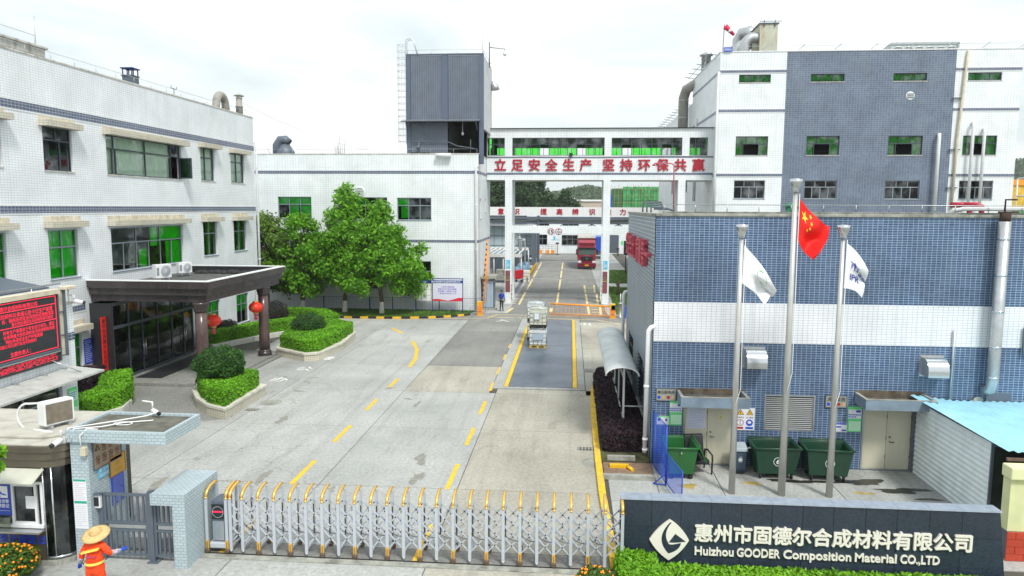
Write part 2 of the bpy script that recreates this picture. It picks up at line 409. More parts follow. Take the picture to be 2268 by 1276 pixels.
def groundmat(name, c1, c2, scale=0.25, stain=(0.12, 0.115, 0.1), samt=0.55, rough=0.8, fleck=0.3, cracks=True):
    m, t, b = newmat(name); n = t.nodes; l = t.links
    ge = n.new('ShaderNodeNewGeometry'); pos = ge.outputs['Position']
    oi = n.new('ShaderNodeObjectInfo')
    a = n.new('ShaderNodeTexNoise'); a.inputs['Scale'].default_value = scale; a.inputs['Detail'].default_value = 10; a.inputs['Roughness'].default_value = 0.6; l.new(pos, a.inputs[0])
    r = n.new('ShaderNodeValToRGB'); r.color_ramp.elements[0].position = 0.3; r.color_ramp.elements[1].position = 0.7
    r.color_ramp.elements[0].color = (*c1, 1); r.color_ramp.elements[1].color = (*c2, 1); l.new(a.outputs[0], r.inputs[0])
    # each cast bay weathers a little differently
    mr = n.new('ShaderNodeMapRange'); mr.inputs[3].default_value = 0.93; mr.inputs[4].default_value = 1.07; l.new(oi.outputs['Random'], mr.inputs[0])
    sc_ = n.new('ShaderNodeVectorMath'); sc_.operation = 'SCALE'; l.new(r.outputs[0], sc_.inputs[0]); l.new(mr.outputs[0], sc_.inputs['Scale'])
    # dark tyre and oil stains, drawn out along the road
    mp = n.new('ShaderNodeMapping'); mp.inputs['Scale'].default_value = (1.0, 0.28, 1.0); l.new(pos, mp.inputs[0])
    s = n.new('ShaderNodeTexNoise'); s.inputs['Scale'].default_value = 0.9; s.inputs['Detail'].default_value = 12; s.inputs['Roughness'].default_value = 0.7; s.inputs['Distortion'].default_value = 0.8; l.new(mp.outputs[0], s.inputs[0])
    m2 = n.new('ShaderNodeMapRange'); m2.inputs[1].default_value = 0.52; m2.inputs[2].default_value = 0.8; m2.inputs[4].default_value = samt; l.new(s.outputs[0], m2.inputs[0])
    mi = n.new('ShaderNodeMixRGB'); l.new(m2.outputs[0], mi.inputs[0]); l.new(sc_.outputs[0], mi.inputs[1]); mi.inputs[2].default_value = (*stain, 1)
    src = mi.outputs[0]
    t2 = n.new('ShaderNodeTexNoise'); t2.inputs['Scale'].default_value = 2.6; t2.inputs['Detail'].default_value = 9; t2.inputs['Roughness'].default_value = 0.75; t2.inputs['Distortion'].default_value = 1.2; l.new(pos, t2.inputs[0])
    q2 = n.new('ShaderNodeMapRange'); q2.inputs[1].default_value = 0.6; q2.inputs[2].default_value = 0.72; q2.inputs[4].default_value = samt * 0.6; l.new(t2.outputs[0], q2.inputs[0])
    i2 = n.new('ShaderNodeMixRGB'); l.new(q2.outputs[0], i2.inputs[0]); l.new(src, i2.inputs[1]); i2.inputs[2].default_value = (stain[0] * 0.8, stain[1] * 0.8, stain[2] * 0.8, 1); src = i2.outputs[0]
    # tyre tracks: long dark runs in the wheel paths
    mt = n.new('ShaderNodeMapping'); mt.inputs['Scale'].default_value = (1.7, 0.05, 1.0); l.new(pos, mt.inputs[0])
    t3 = n.new('ShaderNodeTexNoise'); t3.inputs['Scale'].default_value = 1.0; t3.inputs['Detail'].default_value = 5; t3.inputs['Distortion'].default_value = 0.3; l.new(mt.outputs[0], t3.inputs[0])
    q3 = n.new('ShaderNodeMapRange'); q3.inputs[1].default_value = 0.52; q3.inputs[2].default_value = 0.7; q3.inputs[4].default_value = samt * 0.35; l.new(t3.outputs[0], q3.inputs[0])
    i3 = n.new('ShaderNodeMixRGB'); l.new(q3.outputs[0], i3.inputs[0]); l.new(src, i3.inputs[1]); i3.inputs[2].default_value = (*stain, 1); src = i3.outputs[0]
    # fine grit and specks
    f = n.new('ShaderNodeTexNoise'); f.inputs['Scale'].default_value = 9; f.inputs['Detail'].default_value = 8; f.inputs['Roughness'].default_value = 0.8; l.new(pos, f.inputs[0])
    m3 = n.new('ShaderNodeMapRange'); m3.inputs[1].default_value = 0.35; m3.inputs[2].default_value = 0.65; m3.inputs[3].default_value = 1 - fleck; m3.inputs[4].default_value = 1 + fleck * 0.6; l.new(f.outputs[0], m3.inputs[0])
    s3 = n.new('ShaderNodeVectorMath'); s3.operation = 'SCALE'; l.new(src, s3.inputs[0]); l.new(m3.outputs[0], s3.inputs['Scale']); src = s3.outputs[0]
    if cracks:
        v = n.new('ShaderNodeTexVoronoi'); v.feature = 'DISTANCE_TO_EDGE'; v.inputs['Scale'].default_value = 0.23
        n5 = n.new('ShaderNodeTexNoise'); n5.inputs['Scale'].default_value = 1.6; n5.inputs['Detail'].default_value = 6; l.new(pos, n5.inputs[0])
        vm = n.new('ShaderNodeVectorMath'); vm.operation = 'MULTIPLY_ADD'; vm.inputs[1].default_value = (1.2, 1.2, 1.2); l.new(n5.outputs[1], vm.inputs[0]); l.new(pos, vm.inputs[2])
        l.new(vm.outputs[0], v.inputs[0])
        m4 = n.new('ShaderNodeMapRange'); m4.inputs[1].default_value = 0.0; m4.inputs[2].default_value = 0.006; m4.inputs[3].default_value = 0.5; m4.inputs[4].default_value = 0.0; l.new(v.outputs[0], m4.inputs[0])
        # only some of the bays are cracked
        n6 = n.new('ShaderNodeTexNoise'); n6.inputs['Scale'].default_value = 0.12; l.new(pos, n6.inputs[0])
        g6 = n.new('ShaderNodeMapRange'); g6.inputs[1].default_value = 0.5; g6.inputs[2].default_value = 0.58; l.new(n6.outputs[0], g6.inputs[0])
        m5 = n.new('ShaderNodeMath'); m5.operation = 'MULTIPLY'; l.new(m4.outputs[0], m5.inputs[0]); l.new(g6.outputs[0], m5.inputs[1])
        mc = n.new('ShaderNodeMixRGB'); l.new(m5.outputs[0], mc.inputs[0]); l.new(src, mc.inputs[1]); mc.inputs[2].default_value = (0.06, 0.055, 0.045, 1); src = mc.outputs[0]
    l.new(src, b.inputs['Base Color']); b.inputs['Roughness'].default_value = rough
    bu = n.new('ShaderNodeBump'); bu.inputs['Strength'].default_value = 0.25; bu.inputs['Distance'].default_value = 0.01; l.new(f.outputs[0], bu.inputs['Height']); l.new(bu.outputs[0], b.inputs['Normal'])
    return m

m_concrete = groundmat('concrete_paving', (0.33, 0.32, 0.265), (0.49, 0.475, 0.405), samt=0.6)
m_concrete2 = groundmat('concrete_paving_cool', (0.34, 0.355, 0.34), (0.48, 0.495, 0.475), samt=0.5)
m_darkroad = groundmat('worn_road', (0.18, 0.185, 0.18), (0.3, 0.3, 0.28), samt=0.7)
m_joint = pm('joint_filler', (0.09, 0.085, 0.07), 0.95)
m_earth = pm('earth', (0.07, 0.075, 0.03), 0.95, var=0.4, vs=2)
m_steelplate = groundmat('weighbridge_plate', (0.065, 0.09, 0.125), (0.15, 0.185, 0.235), scale=0.5, samt=0.6, stain=(0.03, 0.035, 0.045), rough=0.38, cracks=False, fleck=0.15)
m_yline = pm('yellow_road_paint', (0.78, 0.5, 0.03), 0.7, var=0.2, vs=6, dirt=0.6, dcol=(0.35, 0.32, 0.22))
m_pline = pm('faded_yellow_paint', (0.72, 0.62, 0.3), 0.7, var=0.25, vs=5, dirt=0.6, dcol=(0.3, 0.29, 0.25))
m_wline = pm('white_road_paint', (0.75, 0.76, 0.74), 0.7, var=0.2, vs=6, dirt=0.6, dcol=(0.35, 0.34, 0.3))
m_forecourt = groundmat('flamed_granite_paving', (0.2, 0.21, 0.2), (0.33, 0.335, 0.31), samt=0.4, cracks=False, fleck=0.4)
t_white = tile('white_wall_tile', (0.88, 0.91, 0.92), (0.84, 0.88, 0.9), (0.54, 0.61, 0.7), 0.16, 0.1, 0.008, stain=0.28, scol=(0.58, 0.57, 0.5))
t_white_s = tile('white_wall_tile_small', (0.86, 0.9, 0.91), (0.8, 0.86, 0.88), (0.58, 0.66, 0.72), 0.22, 0.15, 0.01, stain=0.25, scol=(0.6, 0.6, 0.55))
t_hood = tile('stained_hood_tile', (0.66, 0.63, 0.52), (0.6, 0.57, 0.46), (0.4, 0.38, 0.33), 0.16, 0.1, 0.01, stain=0.6, scol=(0.36, 0.28, 0.16))
t_band = tile('blue_band_tile', (0.07, 0.1, 0.17), (0.11, 0.14, 0.22), (0.4, 0.44, 0.5), 0.19, 0.12, 0.011, stain=0.15)
t_grey = tile('grey_facade_tile', (0.1, 0.135, 0.2), (0.135, 0.175, 0.25), (0.26, 0.31, 0.37), 0.22, 0.16, 0.012, stain=0.3, scol=(0.26, 0.29, 0.32), patch=0.16)
t_blue = tile('blue_wall_tile', (0.03, 0.066, 0.155), (0.062, 0.11, 0.22), (0.28, 0.38, 0.48), 0.15, 0.075, 0.0085, stain=0.2, scol=(0.2, 0.25, 0.3), patch=0.25)
t_blueside = tile('blue_side_tile', (0.1, 0.15, 0.21), (0.15, 0.2, 0.27), (0.5, 0.58, 0.62), 0.4, 0.14, 0.016, stain=0.2, scol=(0.2, 0.22, 0.24))
t_wbelt = tile('white_belt_tile', (0.84, 0.86, 0.88), (0.8, 0.83, 0.86), (0.5, 0.56, 0.64), 0.15, 0.08, 0.008, stain=0.12)
t_pier = tile('pale_blue_pier_tile', (0.42, 0.52, 0.56), (0.48, 0.58, 0.62), (0.27, 0.34, 0.39), 0.14, 0.07, 0.007, stain=0.25, scol=(0.3, 0.34, 0.34), offset=0.5)
t_cream = tile('cream_planter_tile', (0.6, 0.58, 0.47), (0.66, 0.63, 0.5), (0.34, 0.32, 0.26), 0.1, 0.1, 0.008, stain=0.35)
m_coping = pm('render_coping', (0.6, 0.6, 0.55), 0.8, var=0.15, vs=2, dirt=0.8, dcol=(0.18, 0.17, 0.14))
m_mossy = pm('weathered_concrete', (0.34, 0.35, 0.31), 0.9, var=0.3, vs=4, dirt=0.9, dcol=(0.06, 0.06, 0.045), bump=0.4)
m_roof = pm('roof_felt', (0.1, 0.105, 0.1), 0.95, var=0.35, vs=2, bump=0.3)
m_hood = pm('stained_hood', (0.62, 0.58, 0.47), 0.85, var=0.2, vs=3, dirt=0.8, dcol=(0.3, 0.24, 0.14))
m_white = pm('white_paint', (0.8, 0.82, 0.83), 0.5, var=0.06, vs=4, dirt=0.2, dcol=(0.4, 0.38, 0.33))
m_pvc = pm('white_pvc_pipe', (0.78, 0.8, 0.82), 0.35, var=0.05, dirt=0.25, dcol=(0.4, 0.38, 0.33))
m_duct = pm('grey_beige_duct', (0.33, 0.32, 0.29), 0.6, var=0.1, vs=2, dirt=0.5, dcol=(0.2, 0.17, 0.13))
m_cream = pm('cream_plaster', (0.66, 0.6, 0.46), 0.85, var=0.12, dirt=0.3)
m_alu = pm('aluminium_frame', (0.34, 0.4, 0.45), 0.4, 0.5)
m_dkframe = pm('dark_window_frame', (0.06, 0.075, 0.1), 0.4, 0.2)
m_gl_green = glassmat('green_tinted_glass', (0.1, 0.82, 0.08))
m_gl_dark = glassmat('dark_tinted_glass', (0.1, 0.2, 0.14))
m_gl_pale = glassmat('pale_green_glass', (0.84, 0.98, 0.87))
m_gl_clear = glassmat('clear_glass', (0.8, 0.9, 0.88))
m_blind = pm('green_blind', (0.75, 0.95, 0.6), 0.8, var=0.12, vs=6)
m_blindw = pm('pale_blind', (0.8, 0.84, 0.78), 0.8, var=0.1, vs=4)
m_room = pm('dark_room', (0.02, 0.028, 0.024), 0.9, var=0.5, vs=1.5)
m_curtain = pm('green_curtain', (0.3, 0.42, 0.1), 0.8, var=0.3, vs=8)
m_granite = pm('polished_brown_granite', (0.04, 0.031, 0.032), 0.25, var=0.45, orand=0.3, vs=28, dirt=0.3, dcol=(0.12, 0.1, 0.09))
m_granite2 = pm('brown_granite_column', (0.1, 0.065, 0.062), 0.25, var=0.5, vs=30)
m_blackstone = pm('charcoal_granite', (0.028, 0.04, 0.064), 0.3, var=0.35, orand=0.12, vs=22, dirt=0.3, dcol=(0.055, 0.065, 0.08))
m_stonetop = pm('blue_grey_granite_top', (0.28, 0.33, 0.4), 0.3, var=0.15, vs=6)
m_letter = pm('cream_sign_letters', (0.82, 0.8, 0.72), 0.45)
m_red = pm('red_letters', (0.42, 0.01, 0.03), 0.4)
m_redpink = pm('faded_red_letters', (0.55, 0.06, 0.1), 0.5)
m_steel = pm('galvanised_steel', (0.5, 0.53, 0.54), 0.35, 0.7, var=0.1, vs=6)
m_pole = pm('flagpole_steel', (0.58, 0.58, 0.55), 0.3, 0.5, var=0.08, vs=2)
m_chrome = pm('bright_steel', (0.62, 0.65, 0.68), 0.18, 0.9)
m_gatealu = pm('gate_aluminium', (0.55, 0.6, 0.66), 0.4, 0.25)
m_gold = pm('gold_anodised', (0.82, 0.52, 0.13), 0.28, 0.55)
m_golddk = pm('bronze_gold', (0.55, 0.25, 0.04), 0.3, 0.6)
m_rubber = pm('black_rubber', (0.02, 0.02, 0.022), 0.7)
m_black = pm('black_paint', (0.02, 0.022, 0.026), 0.5)
m_iron = pm('dark_grey_iron', (0.12, 0.15, 0.19), 0.5, 0.2)
m_blue = pm('blue_sign', (0.02, 0.08, 0.62), 0.4)
m_cyan = pm('light_blue_sign', (0.1, 0.5, 0.75), 0.4)
m_sigwhite = pm('white_board', (0.8, 0.82, 0.86), 0.4)
m_siggreen = pm('green_poster', (0.15, 0.72, 0.25), 0.4)
m_yellow = pm('yellow_paint', (0.85, 0.5, 0.02), 0.4, var=0.08, dirt=0.25)
m_orange = pm('orange_paint', (0.9, 0.32, 0.02), 0.45, var=0.08, dirt=0.2)
m_bluefence = pm('blue_fence_paint', (0.02, 0.09, 0.55), 0.45)
m_navy = pm('navy_fence_paint', (0.02, 0.05, 0.2), 0.5)
m_bark = pm('bark', (0.11, 0.085, 0.06), 0.95, var=0.4, vs=8, bump=0.6)
m_lime = pm('lime_wash', (0.72, 0.72, 0.68), 0.9, var=0.15, vs=6, dirt=0.4)
m_bin = pm('green_bin_plastic', (0.008, 0.055, 0.03), 0.4, var=0.15, dirt=0.4, dcol=(0.05, 0.06, 0.04))
m_lf_hedge = leafmat('hedge_leaves', (0.04, 0.14, 0.008), (0.24, 0.6, 0.02), (0.4, 0.5, 0.08), ps=0.9)
m_lf_ball = leafmat('topiary_leaves', (0.015, 0.06, 0.01), (0.07, 0.2, 0.03))
m_lf_tree = leafmat('tree_leaves', (0.025, 0.13, 0.008), (0.27, 0.62, 0.035), (0.6, 0.8, 0.2), ps=0.7, trans=0.42)
m_lf_tree_y = leafmat('yellow_tree_leaves', (0.05, 0.12, 0.015), (0.2, 0.34, 0.04), ps=0.7)
m_lf_far = leafmat('far_leaves', (0.02, 0.055, 0.02), (0.06, 0.14, 0.045), ps=0.3)
m_lf_red = leafmat('dark_red_leaves', (0.022, 0.018, 0.024), (0.06, 0.03, 0.045), (0.25, 0.02, 0.12), ps=0.5)
m_lf_kum = leafmat('kumquat_leaves', (0.03, 0.07, 0.01), (0.12, 0.24, 0.03))
m_lf_lime = leafmat('lime_leaves', (0.08, 0.25, 0.01), (0.28, 0.6, 0.03))
m_grass = leafmat('grass_blades', (0.05, 0.12, 0.02), (0.16, 0.3, 0.05), (0.3, 0.3, 0.1), ps=0.4)
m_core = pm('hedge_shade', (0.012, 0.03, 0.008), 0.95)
# ================================================================== THE SETTING
ground = MB().quad((-2500, -300, -0.03), (2500, -300, -0.03), (2500, 3500, -0.03), (-2500, 3500, -0.03)).build('ground', m_joint, kind='structure')
ground.data.materials.clear()
ground.data.materials.append(groundmat('distant_ground', (0.2, 0.21, 0.18), (0.3, 0.31, 0.26), cracks=False))
yard = MB().quad((-24, 5, -0.026), (16, 5, -0.026), (16, 56.5, -0.026), (-24, 56.5, -0.026)).build('yard_base', m_joint, kind='structure')
yard.name = 'yard'
def slab(x0, x1, y0, y1, mat, parent, g=0.012, z=0.0):
    m = MB(); m.box(x0 + g, x1 - g, y0 + g, y1 - g, -0.022, z)
    return m.build('concrete_slab', mat, parent, recalc=False)
WB = (-3.55, 0.78, 32.4, 53.3)     # weighbridge surround
ys = [7.5, 15.92]
for a, b in ((7.5, 11.6), (11.6, 15.7)):
    for x0, x1 in ((-17.5, -12.9), (-12.9, -7.9), (-7.9, -3.25), (-3.25, 1.25), (1.25, 6), (6, 11), (11, 15.5)):
        slab(x0, x1, a, b, m_concrete2 if x0 < -7 else m_concrete, yard)
# the channel of the sliding gate
slab(-11.3, 1.25, 15.7, 15.95, m_mossy, yard); slab(-11.3, 1.25, 15.97, 16.6, m_darkroad, yard)
ygrid = [16.6, 20.42, 26.2, 31.6, 37.0, 42.4, 47.8, 52.4]
for j in range(len(ygrid) - 1):
    a, b = ygrid[j], ygrid[j + 1]
    xs = [(-18.2, -12.95), (-12.95, -7.45), (-7.45, -3.25), (-3.25, 1.15)]
    if a < 26: xs[0] = (-18.2, -12.95)
    for x0, x1 in xs:
        if a < 20: x0_ = max(x0, -13)
        if x0 == -3.25:
            if b <= 31.7: slab(x0, x1, a, b, m_concrete, yard)
            elif a == 31.6: slab(x0, x1, 31.6, 32.4, m_concrete, yard)
        elif x0 == -7.45 and a >= 31.6:
            slab(x0, WB[0], a, b, m_concrete if a < 37 else m_darkroad, yard)
        else: slab(x0, x1, a, b, m_concrete2 if x0 < -7.4 else m_concrete, yard)
    if a >= 31.6: slab(WB[1], 5.0, max(a, 31.6), b, m_concrete, yard)
    if a >= 37: slab(5.0, 10.0, a, b, m_concrete2, yard)
for x0, x1 in ((-18.2, -12.95), (-12.95, -7.45), (-7.45, -3.55)): slab(x0, x1, 52.4, 56.3, m_darkroad, yard)
slab(-3.55, 0.8, 53.3, 56.3, m_darkroad, yard); slab(0.8, 5.2, 52.4, 56.3, m_darkroad, yard)
# side yard behind the name wall
for a, b in ((16.75, 20.0), (20.0, 23.2)):
    for x0, x1 in ((1.25, 4.6), (4.6, 8.0), (8.0, 11.6)):
        if a > 19 and x0 < 2: slab(2.7, x1, a, b, m_concrete2, yard)
        else: slab(x0, x1, a, b, m_concrete2, yard)
slab(1.25, 2.7, 20.0, 21.62, m_concrete2, yard)
# factory road running away under the bridge
road = MB().quad((-9.5, 56.5, -0.024), (9.5, 56.5, -0.024), (9.5, 140, -0.024), (-9.5, 140, -0.024)).build('road', m_joint, kind='structure')
yy = [56.3, 61, 66, 71, 76, 81, 86, 91, 96, 102, 108, 114, 120, 127, 133]
for a, b in zip(yy, yy[1:]):
    slab(-8.9, -4.9, a, b, m_concrete2, road); slab(-4.9, -1.25, a, b, m_darkroad, road); slab(-1.25, 2.9, a, b, m_darkroad, road)
    slab(2.9, 7.5, a, b, m_concrete2, road)

# ---- road markings (paint sheets a few millimetres above the slabs)
marks = MB()
def strip(m, x0, y0, x1, y1, wd, z=0.005):
    d = Vector((x1 - x0, y1 - y0)); d.normalize(); p = Vector((-d.y, d.x)) * wd / 2
    m.quad((x0 - p.x, y0 - p.y, z), (x1 - p.x, y1 - p.y, z), (x1 + p.x, y1 + p.y, z), (x0 + p.x, y0 + p.y, z))
def mark(name, x0, y0, x1, y1, wd, mat, z=0.005):
    m = MB(); strip(m, x0, y0, x1, y1, wd, z); return m.build(name, mat, yard, recalc=False)
for y0, y1 in ((13.2, 14.2), (16.0, 18.0), (20.35, 22.4), (24.3, 26.3), (28.4, 30.1), (32.2, 33.9)):
    mark('lane_dash', -8.28, y0, -8.28, y1, 0.16, m_yline)
for y0, y1 in ((12.0, 13.4), (16.0, 18.0), (20.4, 22.5), (24.4, 26.4), (28.2, 30.2), (32.0, 33.6), (35.3, 36.9), (38.8, 40.3), (42.2, 43.4)):
    mark('lane_dash', -3.55, y0, -3.55, y1, 0.15, m_yline)
# curved yellow line round the planting bed
pts = [(-8.3, 36.5), (-8.42, 38.6), (-8.9, 41.2), (-9.75, 43.8), (-11.0, 46.4), (-12.2, 48.4)]
m = MB()
for i in range(len(pts) - 1):
    if i == 3: continue
    strip(m, *pts[i], *pts[i + 1], 0.2)
m.build('curved_lane_line', m_yline, yard, recalc=False)
# thick edge line beside the red hedge is a raised kerb, built below
for x in (-4.35, -1.1):
    for y0, y1 in ((61.5, 71), (73, 84), (86, 96), (98, 110)):
        m = MB(); strip(m, x if x > -2 else x, y0, x, y1, 0.2); m.build('lane_line', m_pline, road, recalc=False)
m = MB(); strip(m, -1.5, 57.5, -1.5, 59.6, 0.25); m.build('lane_line', m_pline, road, recalc=False)
m = MB(); strip(m, -5.0, 56.6, -4.7, 59.4, 0.25); m.build('lane_line', m_pline, road, recalc=False)
for y in (69.5, 84.5, 96.5):
    m = MB(); strip(m, -4.3, y, -1.2, y, 0.1); m.build('cross_line', m_wline, road, recalc=False)
for p in (((-8.2, 53.3), (-6.2, 53.6)), ((-6.2, 53.6), (-5.6, 55.6)), ((-5.6, 55.6), (1.4, 54.9)), ((-6.2, 54.2), (2.0, 53.6)), ((-18.4, 51.9), (-13, 52.0)), ((-13, 52.0), (-8.2, 53.3)), ((2.0, 53.6), (3.8, 51.6)), ((3.8, 51.6), (5.2, 49.0))):
    mark('edge_line', *p[0], *p[1], 0.13, m_pline)
for x0, x1 in ((1.55, 1.55), (2.45, 2.6)):
    for a, b in ((56.4, 62), (62.4, 70), (71, 78)):
        m = MB(); strip(m, x0, a, x1, b, 0.2); m.build('lane_line', m_pline, road, recalc=False)
for y in (57.6, 59.2, 60.8, 62.4, 64, 71.5, 73, 74.5, 76):
    m = MB(); strip(m, 1.75, y, 2.4, y, 0.28); m.build('hatch_bar', m_pline, road, recalc=False)
for y in (62, 63.2, 64.4, 65.6):
    m = MB(); strip(m, -5.7, y, -4.7, y + 0.3, 0.3); m.build('hatch_bar', m_wline, road, recalc=False)
for s, x, y in (('入', -4.9, 52.6), ('出', 1.1, 51.6), ('口', -2.2, 52.2)):
    m = MB(FZ(0.004)); char(m, s, x, y, 1.1, 0.001, 0, 0.02); m.build('road_word', m_wline, yard, recalc=False)
for s, x, y in (('办', -13.9, 33.2), ('公', -13.6, 35.6), ('楼', -13.3, 38.2)):
    m = MB(FZ(0.004)); char(m, s, x, y, 0.9, 0.001, 0, 0.02); m.build('road_word', m_wline, yard, recalc=False)

# forecourt of the office entrance, with its low step
fc = MB(); fc.prism([(-20.9, 26.4), (-17.5, 24.6), (-13.5, 26.6), (-13.3, 27), (-16.6, 30.2), (-16.2, 32), (-16.2, 38.6), (-20.9, 38.6)], -0.02, 0.006)
fc.build('forecourt_paving', m_forecourt, kind='structure')
st = MB(); st.box(-21.5, -15.95, 31.3, 38.9, 0.0, 0.08); st.box(-21.5, -16.25, 31.3, 39.2, 0.08, 0.16)
st.build('entrance_platform', m_forecourt, kind='structure', bevel=0.01)
mt = MB(); mt.box(-20.6, -19.3, 32.2, 37.8, 0.162, 0.175); mt.build('door_mat', m_black, label='long dark door mat in front of the glass entrance doors', cat='mat', loc=(-20, 35, 0.16))

# manholes and drain gratings
def manhole(x, y, r, label):
    t = thing('manhole_cover', label, 'manhole cover', (x, y, 0))
    m = MB(); m.lathe((x, y, 0), [(r + 0.06, 0.0), (r + 0.06, 0.008), (r, 0.009), (r, 0.002)], 28, cap=False); m.build('ring', m_mossy, t)
    m = MB(); m.lathe((x, y, 0), [(0.0, 0.006), (r - 0.01, 0.006)], 28, cap=False)
    for k in range(-3, 4): m.box(x - 0.8 * math.sqrt(r * r - (k * r / 4) ** 2), x + 0.8 * math.sqrt(r * r - (k * r / 4) ** 2), y + k * r / 4 - 0.02, y + k * r / 4 + 0.02, 0.006, 0.014)
    m.build('lid', m_mossy, t)
manhole(0.95, 23.05, 0.42, 'round manhole cover partly under the yellow kerb')
manhole(1.0, 36.6, 0.4, 'pale round manhole cover beside the weighbridge')
manhole(-12.6, 29.1, 0.38, 'round manhole cover beside the cream planter')
for x, y, lb in ((0.62, 24.4, 'small square drain grating left of the yellow kerb'), (-12.95, 28.0, 'small drain grating at the tip of the cream planter')):
    t = thing('drain_grating', lb, 'drain', (x, y, 0)); m = MB(); m.box(x - 0.28, x + 0.28, y - 0.16, y + 0.16, 0.001, 0.004); m.build('pit', m_black, t)
    m = MB()
    for k in range(5): m.box(x - 0.26 + k * 0.115, x - 0.21 + k * 0.115, y - 0.16, y + 0.16, 0.004, 0.012)
    m.box(x - 0.28, x + 0.28, y - 0.02, y + 0.02, 0.012, 0.016); m.build('bars', m_mossy, t)

# ---- lawn strips and verges
def lawn(name, poly, n, seed, hmax=0.07):
    m = MB(); m.prism(poly, -0.02, 0.03); o = m.build(name, m_earth, kind='structure')
    rng = np.random.default_rng(seed); xs = [p[0] for p in poly]; ysx = [p[1] for p in poly]
    P = []
    while len(P) < n:
        c = rng.uniform([min(xs), min(ysx)], [max(xs), max(ysx)], (n, 2))
        for x, y in c:
            ins = False; j = len(poly) - 1
            for i in range(len(poly)):
                if (poly[i][1] > y) != (poly[j][1] > y) and x < (poly[j][0] - poly[i][0]) * (y - poly[i][1]) / (poly[j][1] - poly[i][1]) + poly[i][0]: ins = not ins
                j = i
            if ins: P.append((x, y, 0.03 + rng.uniform(0, hmax)))
            if len(P) >= n: break
    P = np.array(P); U, V = leafdirs(n, rng, 0.09, np.array([[0, -0.3, 0.4]] * n), 0.8, 0.4)
    quadcloud('grass', P, U, V, m_grass, None, kind='stuff', label='short patchy green grass on the ' + name.replace('_', ' '), cat='grass')
lawn('tree_verge', [(-24.5, 52.7), (-18.7, 52.75), (-13.2, 52.9), (-10.2, 53.4), (-7.9, 55.2), (-7.6, 56.9), (-24.5, 56.9)], 26000, 3)
lawn('lawn_strip', [(3.8, 80), (9, 80.5), (9, 97), (5.1, 97)], 14000, 4)
lawn('small_lawn', [(3.7, 56.5), (7.5, 56.5), (8.5, 74.5), (3.9, 76.5)], 14000, 5)
m = MB(); m.box(3.55, 10.5, 76.6, 79.9, 0.0, 0.035); m.build('footpath', m_concrete2, kind='structure')
# black and yellow kerb stones of the tree verge
kt = thing('striped_kerb', 'curved kerb of alternating black and yellow stones along the tree verge', 'kerb', (-14, 52.7, 0))
kp = [(-20.5, 52.45), (-18.7, 52.5), (-13.2, 52.6), (-10.6, 53.05), (-9.0, 53.85), (-7.7, 55.0)]
tot = []; 
for i in range(len(kp) - 1):
    a, b = Vector(kp[i]), Vector(kp[i + 1]); n_ = max(1, round((b - a).length / 0.62))
    for k in range(n_): tot.append((a.lerp(b, k / n_), a.lerp(b, (k + 1) / n_)))
for i, (a, b) in enumerate(tot):
    m = MB(); d = (b - a).normalized(); p = Vector((-d.y, d.x)) * 0.09; a2 = a + d * 0.008; b2 = b - d * 0.008
    m.prism([(a2.x - p.x, a2.y - p.y), (b2.x - p.x, b2.y - p.y), (b2.x + p.x, b2.y + p.y), (a2.x + p.x, a2.y + p.y)], 0.0, 0.14)
    m.build('kerb_stone', m_black if i % 2 else m_yellow, kt)

# ---- hills and far country
def hill(name, x0, x1, y0, y1, fn, nx, ny, mat, seed, nl, lsz):
    rng = np.random.default_rng(seed); m = MB(); vs = []; fs = []
    for j in range(ny + 1):
        for i in range(nx + 1):
            x = x0 + (x1 - x0) * i / nx; y = y0 + (y1 - y0) * j / ny
            vs.append((x, y, fn(x, y)))
    for j in range(ny):
        for i in range(nx): fs.append((j * (nx + 1) + i, j * (nx + 1) + i + 1, (j + 1) * (nx + 1) + i + 1, (j + 1) * (nx + 1) + i))
    m.add(vs, fs, True); h = m.build(name, mat, kind='structure', recalc=False)
    P = np.empty((nl, 3)); P[:, 0] = rng.uniform(x0, x1, nl); P[:, 1] = y0 + (y1 - y0) * rng.uniform(0, 1, nl) ** 1.1
    P[:, 2] = [fn(a, b) for a, b in P[:, :2]]
    P[:, 2] += rng.uniform(0, lsz * 1.6, nl) * (0.6 + 0.8 * (np.sin(P[:, 0] * 0.11) * np.cos(P[:, 1] * 0.09) > 0))
    U, V = leafdirs(nl, rng, lsz, np.array([[0, -0.5, 0.7]] * nl), 0.9, 0.7)
    quadcloud('woodland', P, U, V, m_lf_far, None, kind='stuff', label='distant tree cover on the ' + name.replace('_', ' '), cat='woodland')
def hcen(x, y):
    t = max(0, 1 - ((y - 680) / 170) ** 2)
    r = 11 + 13 * math.exp(-((x - 22) / 34) ** 2) + 7 * math.exp(-((x + 22) / 30) ** 2) + 8 * math.exp(-((x - 75) / 30) ** 2) + 1.5 * math.sin(x * 0.13)
    return r * t - 0.5
hill('central_hill', -110, 160, 520, 700, hcen, 60, 20, pm('hill_ground', (0.05, 0.1, 0.04), 0.95, var=0.3, vs=0.05), 11, 16000, 1.6)
def hrt(x, y):
    t = max(0, 1 - ((y - 700) / 200) ** 2)
    return (46 * math.exp(-((x - 470) / 120) ** 2) + 16) * t - 0.5
hill('right_hill', 300, 640, 520, 700, hrt, 40, 16, pm('right_hill_ground', (0.05, 0.1, 0.05), 0.95, var=0.3, vs=0.05), 12, 12000, 2.6)

